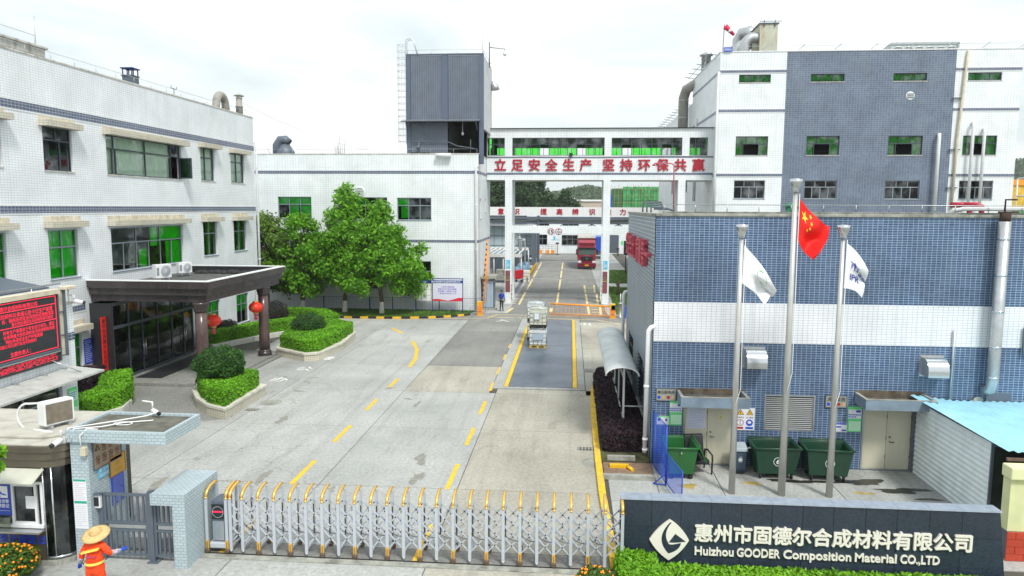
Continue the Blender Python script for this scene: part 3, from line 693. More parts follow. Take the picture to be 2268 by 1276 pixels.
# tree builder
def tree(name, label, x, y, h, crad, cz, blobs, n, size, mat, seed, trunk_r=0.16, group=None, painted=True, asp=0.5, inner=0.35):
    rng = random.Random(seed)
    t = thing(name, label, 'tree', (x, y, 0), group)
    m = MB(); top = cz + 0.3
    lean = rng.uniform(-0.15, 0.15)
    pts = [(x, y, 0), (x + 0.02, y, 1.0), (x + lean, y, 2.2), (x + lean * 0.5, y, cz), (x, y, h * 0.86)]
    m.tube(pts, [trunk_r * 1.25, trunk_r, trunk_r * 0.9, trunk_r * 0.65, 0.03], 10)
    for c, r in blobs[:14]:
        m.tube([(x + lean * 0.6, y, min(c[2] - 0.3, 2.0 + rng.random() * (cz - 1.5))), ((x + c[0]) / 2, (y + c[1]) / 2, c[2] - 0.45), (c[0], c[1], c[2])], [trunk_r * 0.45, trunk_r * 0.28, 0.02], 6)
    m.build('trunk', m_bark, t)
    if painted:
        p = MB(); p.tube([(x, y, 0.0), (x + 0.02, y, 1.0)], [trunk_r * 1.25 + 0.012, trunk_r + 0.012], 12, cap=False); p.build('lime_wash_band', m_lime, t)
    leaves_blobs('crown', blobs, n, size, mat, t, seed, inner, asp, jit=size * 0.9)
    return t
def crown(x, y, layers, seed, r=0.75):
    rg = random.Random(seed); B = []
    for z, rad, k in layers:
        for i in range(k):
            a = 2 * math.pi * (i + rg.random() * 0.7) / k; q = rad * rg.uniform(0.55, 1.0)
            s = r * rg.choice((0.5, 0.65, 0.8, 1.0, 1.15))
            B.append(((x + q * math.cos(a), y + q * math.sin(a), z + rg.uniform(-0.3, 0.3)), (s, s, s * 0.72)))
    rg.shuffle(B)
    return B
L3 = [(2.3, 2.9, 10), (3.0, 3.6, 15), (3.9, 3.6, 15), (4.8, 3.0, 13), (5.7, 2.4, 11), (6.6, 1.5, 7), (7.4, 0.8, 4), (8.0, 0.3, 2), (4.2, 1.6, 7)]
tree('shade_tree', 'broad bushy tree standing right of the other two, nearest the notice board', -14.55, 54.6, 8.3, 3.4, 4.2, crown(-14.5, 54.6, L3, 5), 16500, 0.17, m_lf_tree, 21)
L2 = [(3.0, 1.9, 7), (3.9, 2.4, 9), (4.9, 2.3, 9), (5.9, 2.0, 8), (6.9, 1.6, 6), (7.9, 1.1, 4), (8.8, 0.7, 3), (9.4, 0.25, 2)]
tree('shade_tree', 'tallest of the verge trees, with a narrow pointed top, in the middle of the row', -17.6, 55.0, 9.4, 2.4, 4.4, crown(-17.5, 55.2, L2, 6), 12500, 0.17, m_lf_tree, 22)
L1 = [(2.3, 2.0, 7), (3.1, 2.5, 9), (4.0, 2.6, 9), (5.0, 2.3, 8), (5.9, 1.7, 6), (6.8, 0.9, 4), (7.4, 0.3, 1)]
tree('shade_tree', 'dark round headed tree at the left of the verge row beside the office corner', -20.9, 54.8, 7.4, 2.6, 4.0, crown(-20.8, 54.8, L1, 7), 12500, 0.17, m_lf_tree, 23)
LY = [(2.5, 1.6, 6), (3.6, 1.9, 7), (4.7, 1.8, 7), (5.8, 1.6, 6), (6.8, 1.1, 4), (7.4, 0.5, 2)]
tree('yellow_green_tree', 'yellow green tree tucked behind the corner of the office building', -23.6, 54.4, 7.4, 1.8, 4.0, crown(-23.6, 54.4, LY, 8), 9000, 0.16, m_lf_tree_y, 24, painted=False)
for i, (x, y, h, r, lb) in enumerate([(-22.5, 182, 20, 4.2, 'tall dark eucalyptus seen left of the first bridge column'), (-17.5, 176, 19, 4.0, 'tall dark eucalyptus just right of the warehouse edge under the bridge'),
        (-12.3, 178, 17.5, 3.8, 'broad dark tree filling the left of the middle bridge opening'), (-9.0, 184, 16.2, 3.2, 'dark tree right of the broad one under the bridge')]):
    Lx = [(h * k, r * q, 7) for k, q in ((0.3, .7), (0.42, 1), (0.54, 1), (0.66, .95), (0.78, .8), (0.88, .5), (0.96, .2))]
    tree('eucalyptus_tree', lb, x, y, h, r, h * .4, crown(x, y, Lx, 30 + i, 1.7), 5200, 0.5, m_lf_far, 40 + i, 0.3, 'dark trees behind the works', painted=False)
for i, (x, h, r) in enumerate([(-5.2, 11.3, 1.6), (-3.0, 10.6, 1.8), (-1.2, 12.4, 1.4), (0.9, 9.8, 1.6)]):
    Lx = [(h * k, r * q, 5) for k, q in ((0.4, 1), (0.55, 1), (0.7, .7), (0.84, .45), (0.95, .12))]
    tree('conifer_tree', ['small dark conifer beside the eucalyptus under the bridge', 'low round dark tree left of the pointed conifer', 'pointed dark conifer in the middle bridge opening', 'low grey green tree right of the pointed conifer'][i], x, 186, h, r, h * .4, crown(x, 186, Lx, 60 + i, 1.1), 1600, 0.42, m_lf_far, 70 + i, 0.22, 'dark trees behind the works', painted=False)

# dried spills and wet patches with outlines of their own
m_spill = pm('dark_spill', (0.035, 0.035, 0.03), 0.35, var=0.3, vs=5); m_spill2 = pm('faint_oil', (0.26, 0.26, 0.23), 0.75, var=0.2, vs=6); m_rusty = pm('yellow_smear', (0.4, 0.3, 0.08), 0.8, var=0.3, vs=6)
def spill(x, y, rx, ry, seed, mat, z=0.003):
    rg = random.Random(seed); n = 26; ph = [rg.random() * 6.28 for _ in range(5)]
    pts = []
    for k in range(n):
        a = 2 * math.pi * k / n; q = 1 + 0.3 * math.sin(2 * a + ph[0]) + 0.2 * math.sin(3 * a + ph[1]) + 0.14 * math.sin(5 * a + ph[2]) + 0.1 * math.sin(9 * a + ph[3]) + rg.uniform(-0.06, 0.06)
        pts.append((x + rx * q * math.cos(a), y + ry * q * math.sin(a), z))
    m = MB(); m.add(pts + [(x, y, z)], [(k, (k + 1) % n, n) for k in range(n)]); m.build('spill_stain', mat, yard, recalc=False)
for a in ((9.0, 22.1, 0.55, 0.3, 1, m_spill), (9.9, 21.5, 0.75, 0.2, 2, m_spill), (10.4, 20.9, 0.3, 0.1, 3, m_spill), (7.2, 22.0, 0.9, 0.16, 4, m_spill), (5.6, 21.7, 0.3, 0.12, 5, m_rusty), (3.6, 21.3, 0.35, 0.14, 6, m_rusty), (8.7, 21.2, 0.25, 0.1, 7, m_rusty)): spill(*a)
rg = random.Random(9)
for k in range(16):
    x = rg.uniform(-12.5, 0.7); y = rg.uniform(17.2, 50)
    if x > -3.6 and y > 32: x -= 5
    spill(x, y, rg.uniform(0.05, 0.28), rg.uniform(0.08, 0.5), 20 + k, m_spill2)
# ================================================================== windows
def window(T, parent, u0, u1, z0, z1, cols, top=0.32, tcols=None, frame=None, glass=None, blinds=(), rec=0.12, dark=None, fw_=0.05, openat=None, casement=None):
    """window = frame (part) with panes / blinds (sub-parts). cols, tcols = numbers of lights below / above the transom"""
    frame = frame or m_alu; glass = glass or m_gl_green
    m = MB(T); a, b = -rec - 0.06, -rec + 0.01
    m.box(u0, u1, a, b, z0, z0 + fw_); m.box(u0, u1, a, b, z1 - fw_, z1)
    m.box(u0, u0 + fw_, a, b, z0 + fw_, z1 - fw_); m.box(u1 - fw_, u1, a, b, z0 + fw_, z1 - fw_)
    zt = z1 - (z1 - z0) * top if top else z1 - fw_
    if top: m.box(u0 + fw_, u1 - fw_, a, b + 0.004, zt - 0.03, zt + 0.03)
    W = u1 - u0
    cl = cols if isinstance(cols, (list, tuple)) else [k / cols for k in range(1, cols)]
    tcl = (tcols if isinstance(tcols, (list, tuple)) else [k / tcols for k in range(1, tcols)]) if tcols else cl
    zl = zt - 0.03 if top else zt
    for f in cl: m.box(u0 + f * W - 0.025, u0 + f * W + 0.025, a, b + 0.002, z0 + fw_, zl)
    if top:
        for f in tcl: m.box(u0 + f * W - 0.022, u0 + f * W + 0.022, a, b + 0.002, zt + 0.03, z1 - fw_)
    w_ = m.build('window', frame, parent)
    def panes(fr, za, zb, skip=None):
        ff = [0] + list(fr) + [1]
        for i in range(len(ff) - 1):
            if skip is not None and i in skip: continue
            p = MB(T); n_ = -rec - 0.028 + 0.012 * (i % 2)
            p.quad((u0 + ff[i] * W + 0.02, n_, za), (u0 + ff[i + 1] * W - 0.02, n_, za), (u0 + ff[i + 1] * W - 0.02, n_, zb), (u0 + ff[i] * W + 0.02, n_, zb))
            p.build('pane', glass, w_, recalc=False)
    panes(cl, z0 + fw_, zl, openat)
    if top: panes(tcl, zt + 0.03, z1 - fw_)
    for (a0, a1, c0, c1, bm_) in blinds:
        p = MB(T); n_ = -rec - 0.14
        k = max(2, int((a1 - a0) * W / 0.12)) if bm_ is m_curtain else 1
        if k == 1: p.box(u0 + a0 * W, u0 + a1 * W, n_, n_ + 0.012, z0 + c0 * (z1 - z0), z0 + c1 * (z1 - z0))
        else:
            for q in range(k):
                ua = u0 + (a0 + (a1 - a0) * q / k) * W; ub = u0 + (a0 + (a1 - a0) * (q + 1) / k) * W
                na, nb = (n_, n_ - 0.07) if q % 2 else (n_ - 0.07, n_)
                p.quad((ua, na, z0 + c0 * (z1 - z0)), (ub, nb, z0 + c0 * (z1 - z0)), (ub, nb, z0 + c1 * (z1 - z0)), (ua, na, z0 + c1 * (z1 - z0)))
        p.build('curtain' if bm_ is m_curtain else 'blind', bm_, w_, recalc=False)
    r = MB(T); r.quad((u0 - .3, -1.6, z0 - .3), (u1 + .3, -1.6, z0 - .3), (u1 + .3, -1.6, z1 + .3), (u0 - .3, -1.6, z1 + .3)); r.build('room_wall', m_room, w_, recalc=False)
    # sill
    s = MB(T); s.box(u0 - 0.03, u1 + 0.03, -rec, 0.04, z0 - 0.05, z0 - 0.002); s.build('sill', m_alu if frame is m_alu else m_coping, w_)
    return w_

def rail(name, parent, T, u0, u1, z, h=0.35, step=1.5, mat=None, r=0.012):
    m = MB(T); n_ = max(1, round((u1 - u0) / step))
    for k in range(n_ + 1):
        u = u0 + (u1 - u0) * k / n_; m.tube([(u, -0.15, z), (u, -0.15, z + h)], r, 5)
    m.tube([(u0, -0.15, z + h), (u1, -0.15, z + h)], r, 5)
    return m.build(name, mat or m_steel, parent)

def downpipe(name, parent, pts, r=0.055, mat=None, clips=()):
    m = MB(); m.tube(pts, r, 10)
    for c in clips:
        m.lathe(c, [(r + 0.015, -0.04), (r + 0.015, 0.04)], 12)
    return m.build(name, mat or m_pvc, parent)

# ================================================================== OFFICE BUILDING (left)
off = thing('office_building', 'three storey white tiled office building with blue bands along the left side', 'building', (-22, 40, 0))
T = FX(-22.0)
UW = [(24.9, 26.7, 9.8, 11.62), (28.95, 30.75, 9.78, 11.62), (33.1, 39.8, 9.8, 11.68), (41.9, 43.65, 9.85, 11.8), (45.75, 47.75, 9.85, 11.76)]
MW = [(24.7, 26.6, 5.1, 7.25), (28.9, 30.75, 5.15, 7.27), (33.1, 39.6, 5.12, 7.25), (41.9, 43.6, 5.3, 7.4), (45.85, 47.7, 5.35, 7.4)]
GW = [(28.9, 30.6, 0.95, 2.6), (31.4, 38.6, 0.17, 3.85), (41.9, 43.6, 0.5, 2.47), (45.85, 47.65, 0.5, 2.45)]
m = MB(T); wallholes(m, 17, 49.3, 0, 14.36, UW + MW + GW, thick=0.28)
m.build('wall', t_white, off, recalc=True)
m = MB(); m.box(-40, -22.28, 49.02, 49.3, 0, 14.36); m.box(-40, -39.7, 17, 49.0, 0, 14.36); m.box(-40, -22.28, 17.0, 17.3, 0, 14.36)
m.build('side_wall', t_white, off)
m = MB(); m.box(-39.7, -22.3, 17.3, 49.0, 13.5, 13.6); m.box(-39.7, -22.3, 17.3, 49.0, 8.6, 8.7); m.box(-39.7, -22.3, 17.3, 49.0, 4.3, 4.4)
m.build('roof', m_roof, off)
m = MB(T); m.box(17, 49.33, -0.31, 0.03, 14.36, 14.44); m.build('coping', m_coping, off, bevel=0.01)
for z0, z1, a, b in ((12.1, 12.44, 17, 49.3), (7.98, 8.28, 17, 49.3), (3.58, 3.86, 30.1, 30.95), (3.58, 3.86, 39.9, 49.3)):
    m = MB(T); m.box(a, b, 0.0, 0.012, z0, z1); m.build('tile_band', t_band, off, recalc=False)
    m = MB(T); m.box(a, b, 0.0, 0.016, z1, z1 + 0.05); m.box(a, b, 0.0, 0.016, z0 - 0.05, z0); m.build('white_trim', m_white, off, recalc=False)
def hood(T, parent, u0, u1, z, body=t_hood):
    m = MB(T); m.box(u0 - 0.22, u1 + 0.25, 0.0, 0.42, z + 0.12, z + 0.36); h = m.build('window_hood', body, parent)
    m = MB(T); m.box(u0 - 0.2, u1 + 0.23, 0.001, 0.40, z + 0.362, z + 0.385); m.box(u0 - 0.2, u1 + 0.23, 0.0, 0.012, z + 0.387, min(z + 0.6, 12.03 if z > 9 else 7.91 if z > 5 else 9)); m.build('stained_top', m_hood, h)
for w_ in UW + MW: hood(T, off, w_[0], w_[1], w_[3] - (0.14 if w_[3] > 7.3 else 0.02))
hood(T, off, 28.9, 30.6, 2.62)
window(T, off, *UW[0], 2, 0.3, frame=m_dkframe, glass=m_gl_dark)
window(T, off, *UW[1], [0.62], 0.3, [0.5], frame=m_dkframe, glass=m_gl_dark, blinds=[(0.05, 0.95, 0.86, 0.98, m_blindw)])
wa = window(T, off, *UW[2], [0.09, 0.13, 0.5, 0.86], 0.34, [0.11, 0.5, 0.86], frame=m_dkframe, glass=m_gl_pale, openat=[4], blinds=[(0.0, 0.86, 0.0, 1.0, m_blindw)])
c_ = MB(T); c_.box(39.72, 39.77, -0.1, 0.62, 9.85, 9.91); c_.box(39.72, 39.77, -0.1, 0.62, 10.94, 11.0); c_.box(39.72, 39.77, -0.1, -0.04, 9.91, 10.94); c_.box(39.72, 39.77, 0.56, 0.62, 9.91, 10.94); c_.build('casement', m_dkframe, wa)
c_ = MB(T); c_.box(39.74, 39.75, -0.04, 0.56, 9.91, 10.94); c_.build('pane', m_gl_dark, wa)
window(T, off, *UW[3], [0.42], 0.3, [], frame=m_dkframe, glass=m_gl_pale, blinds=[(0, 1, 0, 1, m_blindw)])
window(T, off, *UW[4], [0.5], 0.3, [], frame=m_dkframe, glass=m_gl_pale, blinds=[(0, 1, 0, 1, m_blindw)])
window(T, off, *MW[0], 2, 0.33, [], blinds=[(0, 1, 0, 1, m_blind)])
window(T, off, *MW[1], 2, 0.36, [], blinds=[(0, 1, 0, 1, m_blind)])
window(T, off, *MW[2], 6, 0.36, 3, glass=m_gl_green, blinds=[(0.56, 0.66, 0.5, 1, m_blind), (0.7, 1, 0.62, 1, m_blind), (0.4, 0.5, 0.0, 0.45, m_blind), (0.78, 1, 0, 0.6, m_blind)])
window(T, off, *MW[3], 2, 0.36, [], glass=m_gl_green, blinds=[(0.55, 0.85, 0, 1, m_curtain)])
window(T, off, *MW[4], 2, 0.36, [], glass=m_gl_green, blinds=[(0.6, 0.9, 0, 1, m_curtain)])
window(T, off, *GW[0], 2, 0.4, [], glass=m_gl_green, blinds=[(0, 1, 0, 1, m_blind)])
window(T, off, *GW[2], 2, 0.36, [], glass=m_gl_green, blinds=[(0, 1, 0.45, 1, m_blind)])
window(T, off, *GW[3], 2, 0.36, [], glass=m_gl_green, blinds=[(0, 1, 0.4, 1, m_blind)])
rail('roof_rail', off, T, 27, 49.2, 14.44, 0.34, 1.45, r=0.011)
downpipe('downpipe', off, [(-22.05, 49.36, 12.75), (-21.93, 49.42, 12.7), (-21.9, 49.42, 12.5), (-21.9, 49.42, 0.1)], 0.085, clips=[(-21.9, 49.42, z) for z in (8.1, 4.6, 11)])
# stair head on the roof, far left
m = MB(); m.box(-36, -25.0, 22, 33.1, 13.6, 15.25); m.build('stair_head_wall', t_white, off)
m = MB(); m.box(-36.2, -24.85, 21.8, 33.25, 15.25, 15.6); m.box(-36.2, -24.75, 21.8, 33.35, 15.6, 15.72); m.build('stair_head_roof', m_coping, off, bevel=0.02)
rail('stair_head_rail', off, FX(-25.0), 22, 33.0, 15.72, 0.5, 2.2, r=0.012)
m = MB(); m.tube([(-25.1, 33.0, 15.7), (-25.1, 33.0, 17.1)], 0.015, 5); m.build('lightning_rod', m_steel, off)
# glazed entrance
gl = thing('glass_entrance', 'dark glass entrance front with steel handled double doors under the granite canopy', 'glass doors', (-21, 35, 0.16))
TG = FX(-20.95)
m = MB(TG)
for u in (31.3, 32.5, 33.6, 34.9, 36.2, 37.4, 38.3): m.box(u - 0.035, u + 0.035, -0.08, 0.0, 0.16, 3.75)
m.box(31.3, 38.3, -0.07, -0.01, 0.16, 0.28); m.box(31.3, 38.3, -0.075, 0.01, 2.62, 2.76); m.box(31.3, 38.3, -0.07, -0.01, 3.7, 3.85)
m.build('frame', m_dkframe, gl)
uu = [31.3, 32.5, 33.6, 34.9, 36.2, 37.4, 38.3]
gd = glassmat('entrance_glass', (0.2, 0.27, 0.22))
for a, b in zip(uu, uu[1:]):
    for z0, z1 in ((0.28, 2.62), (2.76, 3.7)):
        p = MB(TG); p.quad((a + .035, -0.04, z0), (b - .035, -0.04, z0), (b - .035, -0.04, z1), (a + .035, -0.04, z1)); p.build('pane', gd, gl, recalc=False)
m = MB(); m.box(-22.0, -20.95, 31.22, 31.28, 0.16, 3.85); m.build('side_panel', m_black, gl)
m = MB(); m.box(-22.0, -20.95, 38.3, 38.36, 0.16, 3.85); m.build('side_panel', m_black, gl)
for u in (33.55, 37.35):
    m = MB(TG)
    for du in (-0.09, 0.09):
        m.tube([(u + du, 0.09, 0.95), (u + du, 0.09, 1.75)], 0.018, 8)
        for z in (1.05, 1.65): m.tube([(u + du, 0.09, z), (u + du, 0.0, z)], 0.012, 6)
    m.build('door_handle', m_chrome, gl)
m = MB(TG); m.box(32.7, 37.2, -2.2, -2.15, 0.16, 1.3); m.box(34.9, 36.0, -1.3, -1.26, 1.5, 2.3); m.build('lobby_counter', m_forecourt, gl)
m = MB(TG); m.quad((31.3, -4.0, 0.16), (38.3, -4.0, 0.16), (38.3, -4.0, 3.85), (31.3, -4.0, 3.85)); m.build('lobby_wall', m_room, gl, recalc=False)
bn = thing('door_banner', 'narrow red vertical banner with black characters beside the entrance doors', 'banner', (-21.3, 31.15, 0.8))
TB = FX(-21.25)
m = MB(TB); m.box(30.85, 31.2, 0, 0.03, 0.78, 3.25); m.build('board', pm('banner_red', (0.8, 0.02, 0.015), 0.5), bn)
for i, c in enumerate('惠州市固德尔合成材料'):
    m = MB(TB); char(m, c, 31.02, 3.05 - i * 0.235, 0.22, 0.034, 0, 0.02); m.build('character', m_black, bn, recalc=False)
bs = thing('entrance_notice', 'blue notice with white lines fixed to the white wall left of the red banner', 'sign', (-22, 30.9, 1.2))
TB = FX(-21.99)
m = MB(TB); m.box(30.68, 31.22, 0, 0.02, 1.1, 2.25); m.build('board', m_blue, bs)
def textlines(T, parent, u0, u1, z0, z1, n, mat, n0=0.024, seed=0, h=0.55, name='print'):
    r_ = random.Random(seed); m = MB(T); dz = (z1 - z0) / n
    for i in range(n):
        z = z1 - (i + 0.5) * dz; u = u0
        e = u1 if r_.random() < 0.7 else u0 + (u1 - u0) * r_.uniform(0.5, 0.9)
        while u < e:
            w_ = dz * h * r_.uniform(0.6, 1.1)
            if u + w_ > e: break
            m.quad((u, n0, z - dz * h / 2), (u + w_, n0, z - dz * h / 2), (u + w_, n0, z + dz * h / 2), (u, n0, z + dz * h / 2)); u += w_ + dz * 0.22
    return m.build(name, mat, parent, recalc=False)
textlines(TB, bs, 30.73, 31.17, 1.15, 2.2, 12, m_sigwhite, seed=1, h=0.4)

# ---- granite canopy on two columns
cp = thing('entrance_canopy', 'brown polished granite entrance canopy with stepped fascia on two round columns', 'canopy', (-19, 35, 0))
X1, Y0, Y1 = -16.2, 31.1, 39.9
tiers = [(4.58, 4.9, 0.0), (4.27, 4.58, 0.13), (3.95, 4.27, 0.26)]
for ti, (z0, z1, ins) in enumerate(tiers):
    x1, y0, y1 = X1 - ins, Y0 + ins, Y1 - ins
    m = MB(); m.box(-21.98, x1 - 0.03, y0 + 0.03, y0 + 0.25, z0 + 0.001, z1 - 0.001); m.box(x1 - 0.25, x1 - 0.03, y0 + 0.25, y1 - 0.25, z0 + 0.001, z1 - 0.001); m.box(-21.98, x1 - 0.03, y1 - 0.25, y1 - 0.03, z0 + 0.001, z1 - 0.001)
    m.build('backing_beam', m_black, cp)
    L_ = x1 + 21.98; k = 6; s = (ti % 2) * 0.45
    cuts = [-21.98] + [-21.98 + L_ * (q + (0.5 if ti % 2 else 0)) / k for q in range(0 if ti % 2 else 1, k)] + [x1]
    for a, b in zip(cuts, cuts[1:]):
        m = MB(); m.box(a + 0.004, b - 0.004, y0, y0 + 0.03, z0, z1 - 0.006); m.build('cladding_panel', m_granite, cp)
        m = MB(); m.box(a + 0.004, b - 0.004, y1 - 0.03, y1, z0, z1 - 0.006); m.build('cladding_panel', m_granite, cp)
    L_ = y1 - y0; k = 8
    cuts = [y0] + [y0 + L_ * (q + (0.5 if ti % 2 else 0)) / k for q in range(0 if ti % 2 else 1, k)] + [y1]
    for a, b in zip(cuts, cuts[1:]):
        m = MB(); m.box(x1 - 0.03, x1, a + 0.004, b - 0.004, z0, z1 - 0.006); m.build('cladding_panel', m_granite, cp)
m = MB(); m.box(-21.98, X1 + 0.02, Y0 - 0.02, Y0 + 0.26, 4.902, 4.95); m.box(X1 - 0.26, X1 + 0.02, Y0 + 0.26, Y1 + 0.02, 4.902, 4.95); m.box(-21.98, X1 - 0.26, Y1 - 0.26, Y1 + 0.02, 4.902, 4.95)
m.build('parapet_coping', m_white, cp, bevel=0.008)
m = MB(); m.box(-21.98, X1 - 0.3, Y0 + 0.28, Y1 - 0.28, 4.5, 4.56); m.build('roof', m_roof, cp)
m = MB(); m.box(-21.98, X1 - 0.6, Y0 + 0.55, Y1 - 0.55, 3.97, 4.02); m.build('soffit', m_cream, cp)
for k, (cx, cy) in enumerate(((-16.82, 31.5), (-16.72, 38.0))):
    m = MB(); z_ = 0.08
    m.lathe((cx, cy, 0), [(0.278, 0.5), (0.274, 1.4), (0.268, 2.4), (0.262, 3.5)], 28)
    c_ = m.build('column', m_granite2, cp)
    m = MB(); m.lathe((cx, cy, z_), [(0.4, 0), (0.4, 0.08), (0.36, 0.12), (0.36, 0.16), (0.39, 0.2), (0.36, 0.26), (0.33, 0.28), (0.33, 0.34), (0.28, 0.42)], 28); m.build('base', m_granite, c_)
    m = MB(); m.lathe((cx, cy, 3.5), [(0.262, 0), (0.32, 0.05), (0.3, 0.09), (0.3, 0.13), (0.35, 0.2), (0.33, 0.24), (0.38, 0.34), (0.38, 0.45)], 28); m.build('capital', m_granite, c_)
tb = thing('tar_sheet', 'crumpled black roofing sheet lying on the far side of the canopy roof', 'roofing sheet', (-18.5, 38.5, 4.57)); m = MB()
rg = random.Random(3)
for k in range(30):
    x = -20.8 + k * 0.13; m.sphere((x, 38.9 + rg.uniform(-.15, .15), 4.6), (0.16, 0.3, 0.1 + rg.random() * 0.1), 7, 5)
m.build('sheet', m_rubber, tb)

def ac_unit(name, label, loc, rz, w_=0.85, h=0.62, d=0.32, group=None, proto=None, fans=1):
    t = thing(name, label, 'air conditioner', (0, 0, 0), group)
    m = MB(); m.box(-w_ / 2, w_ / 2, -d / 2, d / 2, 0.12, h + 0.12); m.build('casing', m_white, t, bevel=0.015)
    m = MB()
    for s in (-0.3, 0.3): m.box(s * w_ - 0.03, s * w_ + 0.03, -d / 2 - 0.05, d / 2 + 0.05, 0, 0.12)
    m.build('feet', m_steel, t)
    m = MB(); cx = w_ * 0.12; m.lathe((cx, -d / 2 - 0.001, h / 2 + 0.12), [(h * 0.43, -0.012), (h * 0.43, 0.0), (h * 0.40, 0.0), (h * 0.40, -0.012)], 24, axis='y', cap=False)
    for k in range(1, 6): m.lathe((cx, -d / 2 - 0.004, h / 2 + 0.12), [(h * 0.075 * k, -0.008), (h * 0.075 * k + 0.008, -0.008), (h * 0.075 * k + 0.008, 0.0)], 20, axis='y', cap=False)
    for k in range(8):
        a = k * math.pi / 8; r_ = h * 0.41; m.box(cx - 0.0, cx + 0.0, 0, 0, 0, 0) if False else m.tube([(cx - r_ * math.cos(a), -d / 2 - 0.012, h / 2 + 0.12 - r_ * math.sin(a)), (cx + r_ * math.cos(a), -d / 2 - 0.012, h / 2 + 0.12 + r_ * math.sin(a))], 0.005, 4)
    m.build('fan_grille', m_sigwhite, t)
    m = MB(); m.lathe((cx, -d / 2 + 0.0, h / 2 + 0.12), [(0.0, -0.003), (h * 0.4, -0.003)], 24, axis='y', cap=False); m.build('fan_opening', m_alu, t)
    m = MB()
    for z in (0.2, 0.5): m.box(-w_ / 2 + 0.03, -w_ / 2 + 0.16, -d / 2 - 0.006, -d / 2 - 0.001, 0.12 + z * h, 0.12 + (z + 0.28) * h)
    m.build('side_vents', m_alu, t)
    m = MB(); m.box(-w_ / 2 + 0.05, w_ / 2 - 0.04, d / 2 + 0.001, d / 2 + 0.008, 0.16, h + 0.08)
    m.build('rear_coil', bpy.data.materials.get('coil_brown') or pm('coil_brown', (0.2, 0.17, 0.13), 0.7, var=0.2, vs=8), t)
    t.location = loc; t.rotation_euler = (0, 0, rz)
    return t
ac_unit('air_conditioner', 'white outdoor air conditioner on the canopy roof, left one of the pair', (-20.3, 34.4, 4.62), R(65), 0.84, 0.68, 0.32, 'outdoor units on the entrance canopy')
ac_unit('air_conditioner', 'smaller white outdoor air conditioner on the canopy roof, right one of the pair', (-20.7, 37.2, 4.62), R(62), 0.76, 0.56, 0.3, 'outdoor units on the entrance canopy')

# lanterns
def lantern(label, x, y, z, r=0.38):
    t = thing('red_lantern', label, 'lantern', (x, y, z), 'red lanterns under the entrance canopy')
    m = MB(); 
    prof = [(0.13, 0.3)] + [(r * math.sin(math.pi * k / 12) ** 0.8, 0.27 * math.cos(math.pi * k / 12)) for k in range(2, 11)] + [(0.13, -0.27)]
    m.lathe((x, y, z), prof, 24); m.build('body', pm('lantern_red', (0.85, 0.03, 0.01), 0.4), t)
    m = MB(); m.lathe((x, y, z + 0.29), [(0.15, 0), (0.15, 0.05)], 16); m.lathe((x, y, z - 0.33), [(0.15, 0), (0.15, 0.05)], 16); m.build('rim', m_gold, t)
    m = MB(); m.lathe((x, y, z - 0.65), [(0.1, 0), (0.08, 0.2), (0.09, 0.33)], 10); m.build('tassel', m_redpink, t)
    m = MB(); m.tube([(x, y, z + 0.3), (x, y, 3.99)], 0.008, 5); m.build('cord', m_black, t)
    TT = FYp(0)
    m = MB(lambda u, n, zz: (x + (r + 0.004) * math.sin(u / r) * math.cos(zz / .5), y - (r + 0.004) * math.cos(u / r) * math.cos(zz / .5), z + zz))
    char(m, '恭', -0.02, 0.0, 0.2, 0, 0, 0.02); m.build('character', m_gold, t, recalc=False)
lantern('red paper lantern hanging behind the nearer granite column', -17.35, 33.6, 2.75)
lantern('red paper lantern hanging in front of the farther granite column', -16.75, 37.1, 2.93, 0.36)

# roof chimneys
ch = thing('square_vent_stack', 'square blue grey vent stack with open louvred cap on the office roof', 'chimney', (-23.4, 37.6, 13.6))
m = MB(); m.box(-23.68, -23.12, 37.3, 37.9, 13.6, 15.15); m.box(-23.72, -23.08, 37.26, 37.94, 15.12, 15.17); m.build('shaft', m_iron, ch)
m = MB(); m.box(-23.74, -23.06, 37.24, 37.96, 15.5, 15.55)
for x in (-23.65, -23.4, -23.15):
    for y in (37.33, 37.87): m.tube([(x, y, 15.15), (x, y, 15.51)], 0.03, 6)
m.build('cap', m_navy, ch)
def bend(c, r, a0, a1, n, plane='xz'):
    out = []
    for k in range(n + 1):
        a = a0 + (a1 - a0) * k / n
        out.append((c[0] + r * math.cos(a), c[1], c[2] + r * math.sin(a)) if plane == 'xz' else (c[0], c[1] + r * math.cos(a), c[2] + r * math.sin(a)))
    return out
gp = thing('gooseneck_vent', 'large beige gooseneck vent pipe rising from a cone on the office roof', 'vent pipe', (-22.9, 46.5, 13.6))
m = MB(); c = (-22.9, 46.6, 14.9)
m.tube([(-22.9, 45.9, 14.1), (-22.9, 45.95, 14.9)] + bend(c, 0.62, math.pi, 0, 10, 'yz') + [(-22.9, 47.22, 14.2)], 0.25, 14)
m.lathe((-22.9, 45.95, 13.6), [(0.75, 0.3), (0.7, 0.45), (0.26, 0.9)], 18); m.build('duct', m_duct, gp)
fl = thing('round_flue', 'slim beige flue with conical rain cap at the end of the office roof', 'flue', (-22.6, 48.6, 13.6))
m = MB(); m.lathe((-22.6, 48.6, 13.6), [(0.25, 0), (0.22, 1.4), (0.25, 1.42), (0.25, 1.5), (0.2, 1.52), (0.2, 2.05)], 16); m.build('shaft', m_duct, fl)
m = MB(); m.lathe((-22.6, 48.6, 15.75), [(0.34, 0), (0.34, 0.03), (0.05, 0.17)], 16)
for a in (0.5, 2.6, 4.7): m.tube([(-22.6 + 0.19 * math.cos(a), 48.6 + 0.19 * math.sin(a), 15.6), (-22.6 + 0.19 * math.cos(a), 48.6 + 0.19 * math.sin(a), 15.78)], 0.015, 5)
m.build('rain_cap', m_duct, fl)
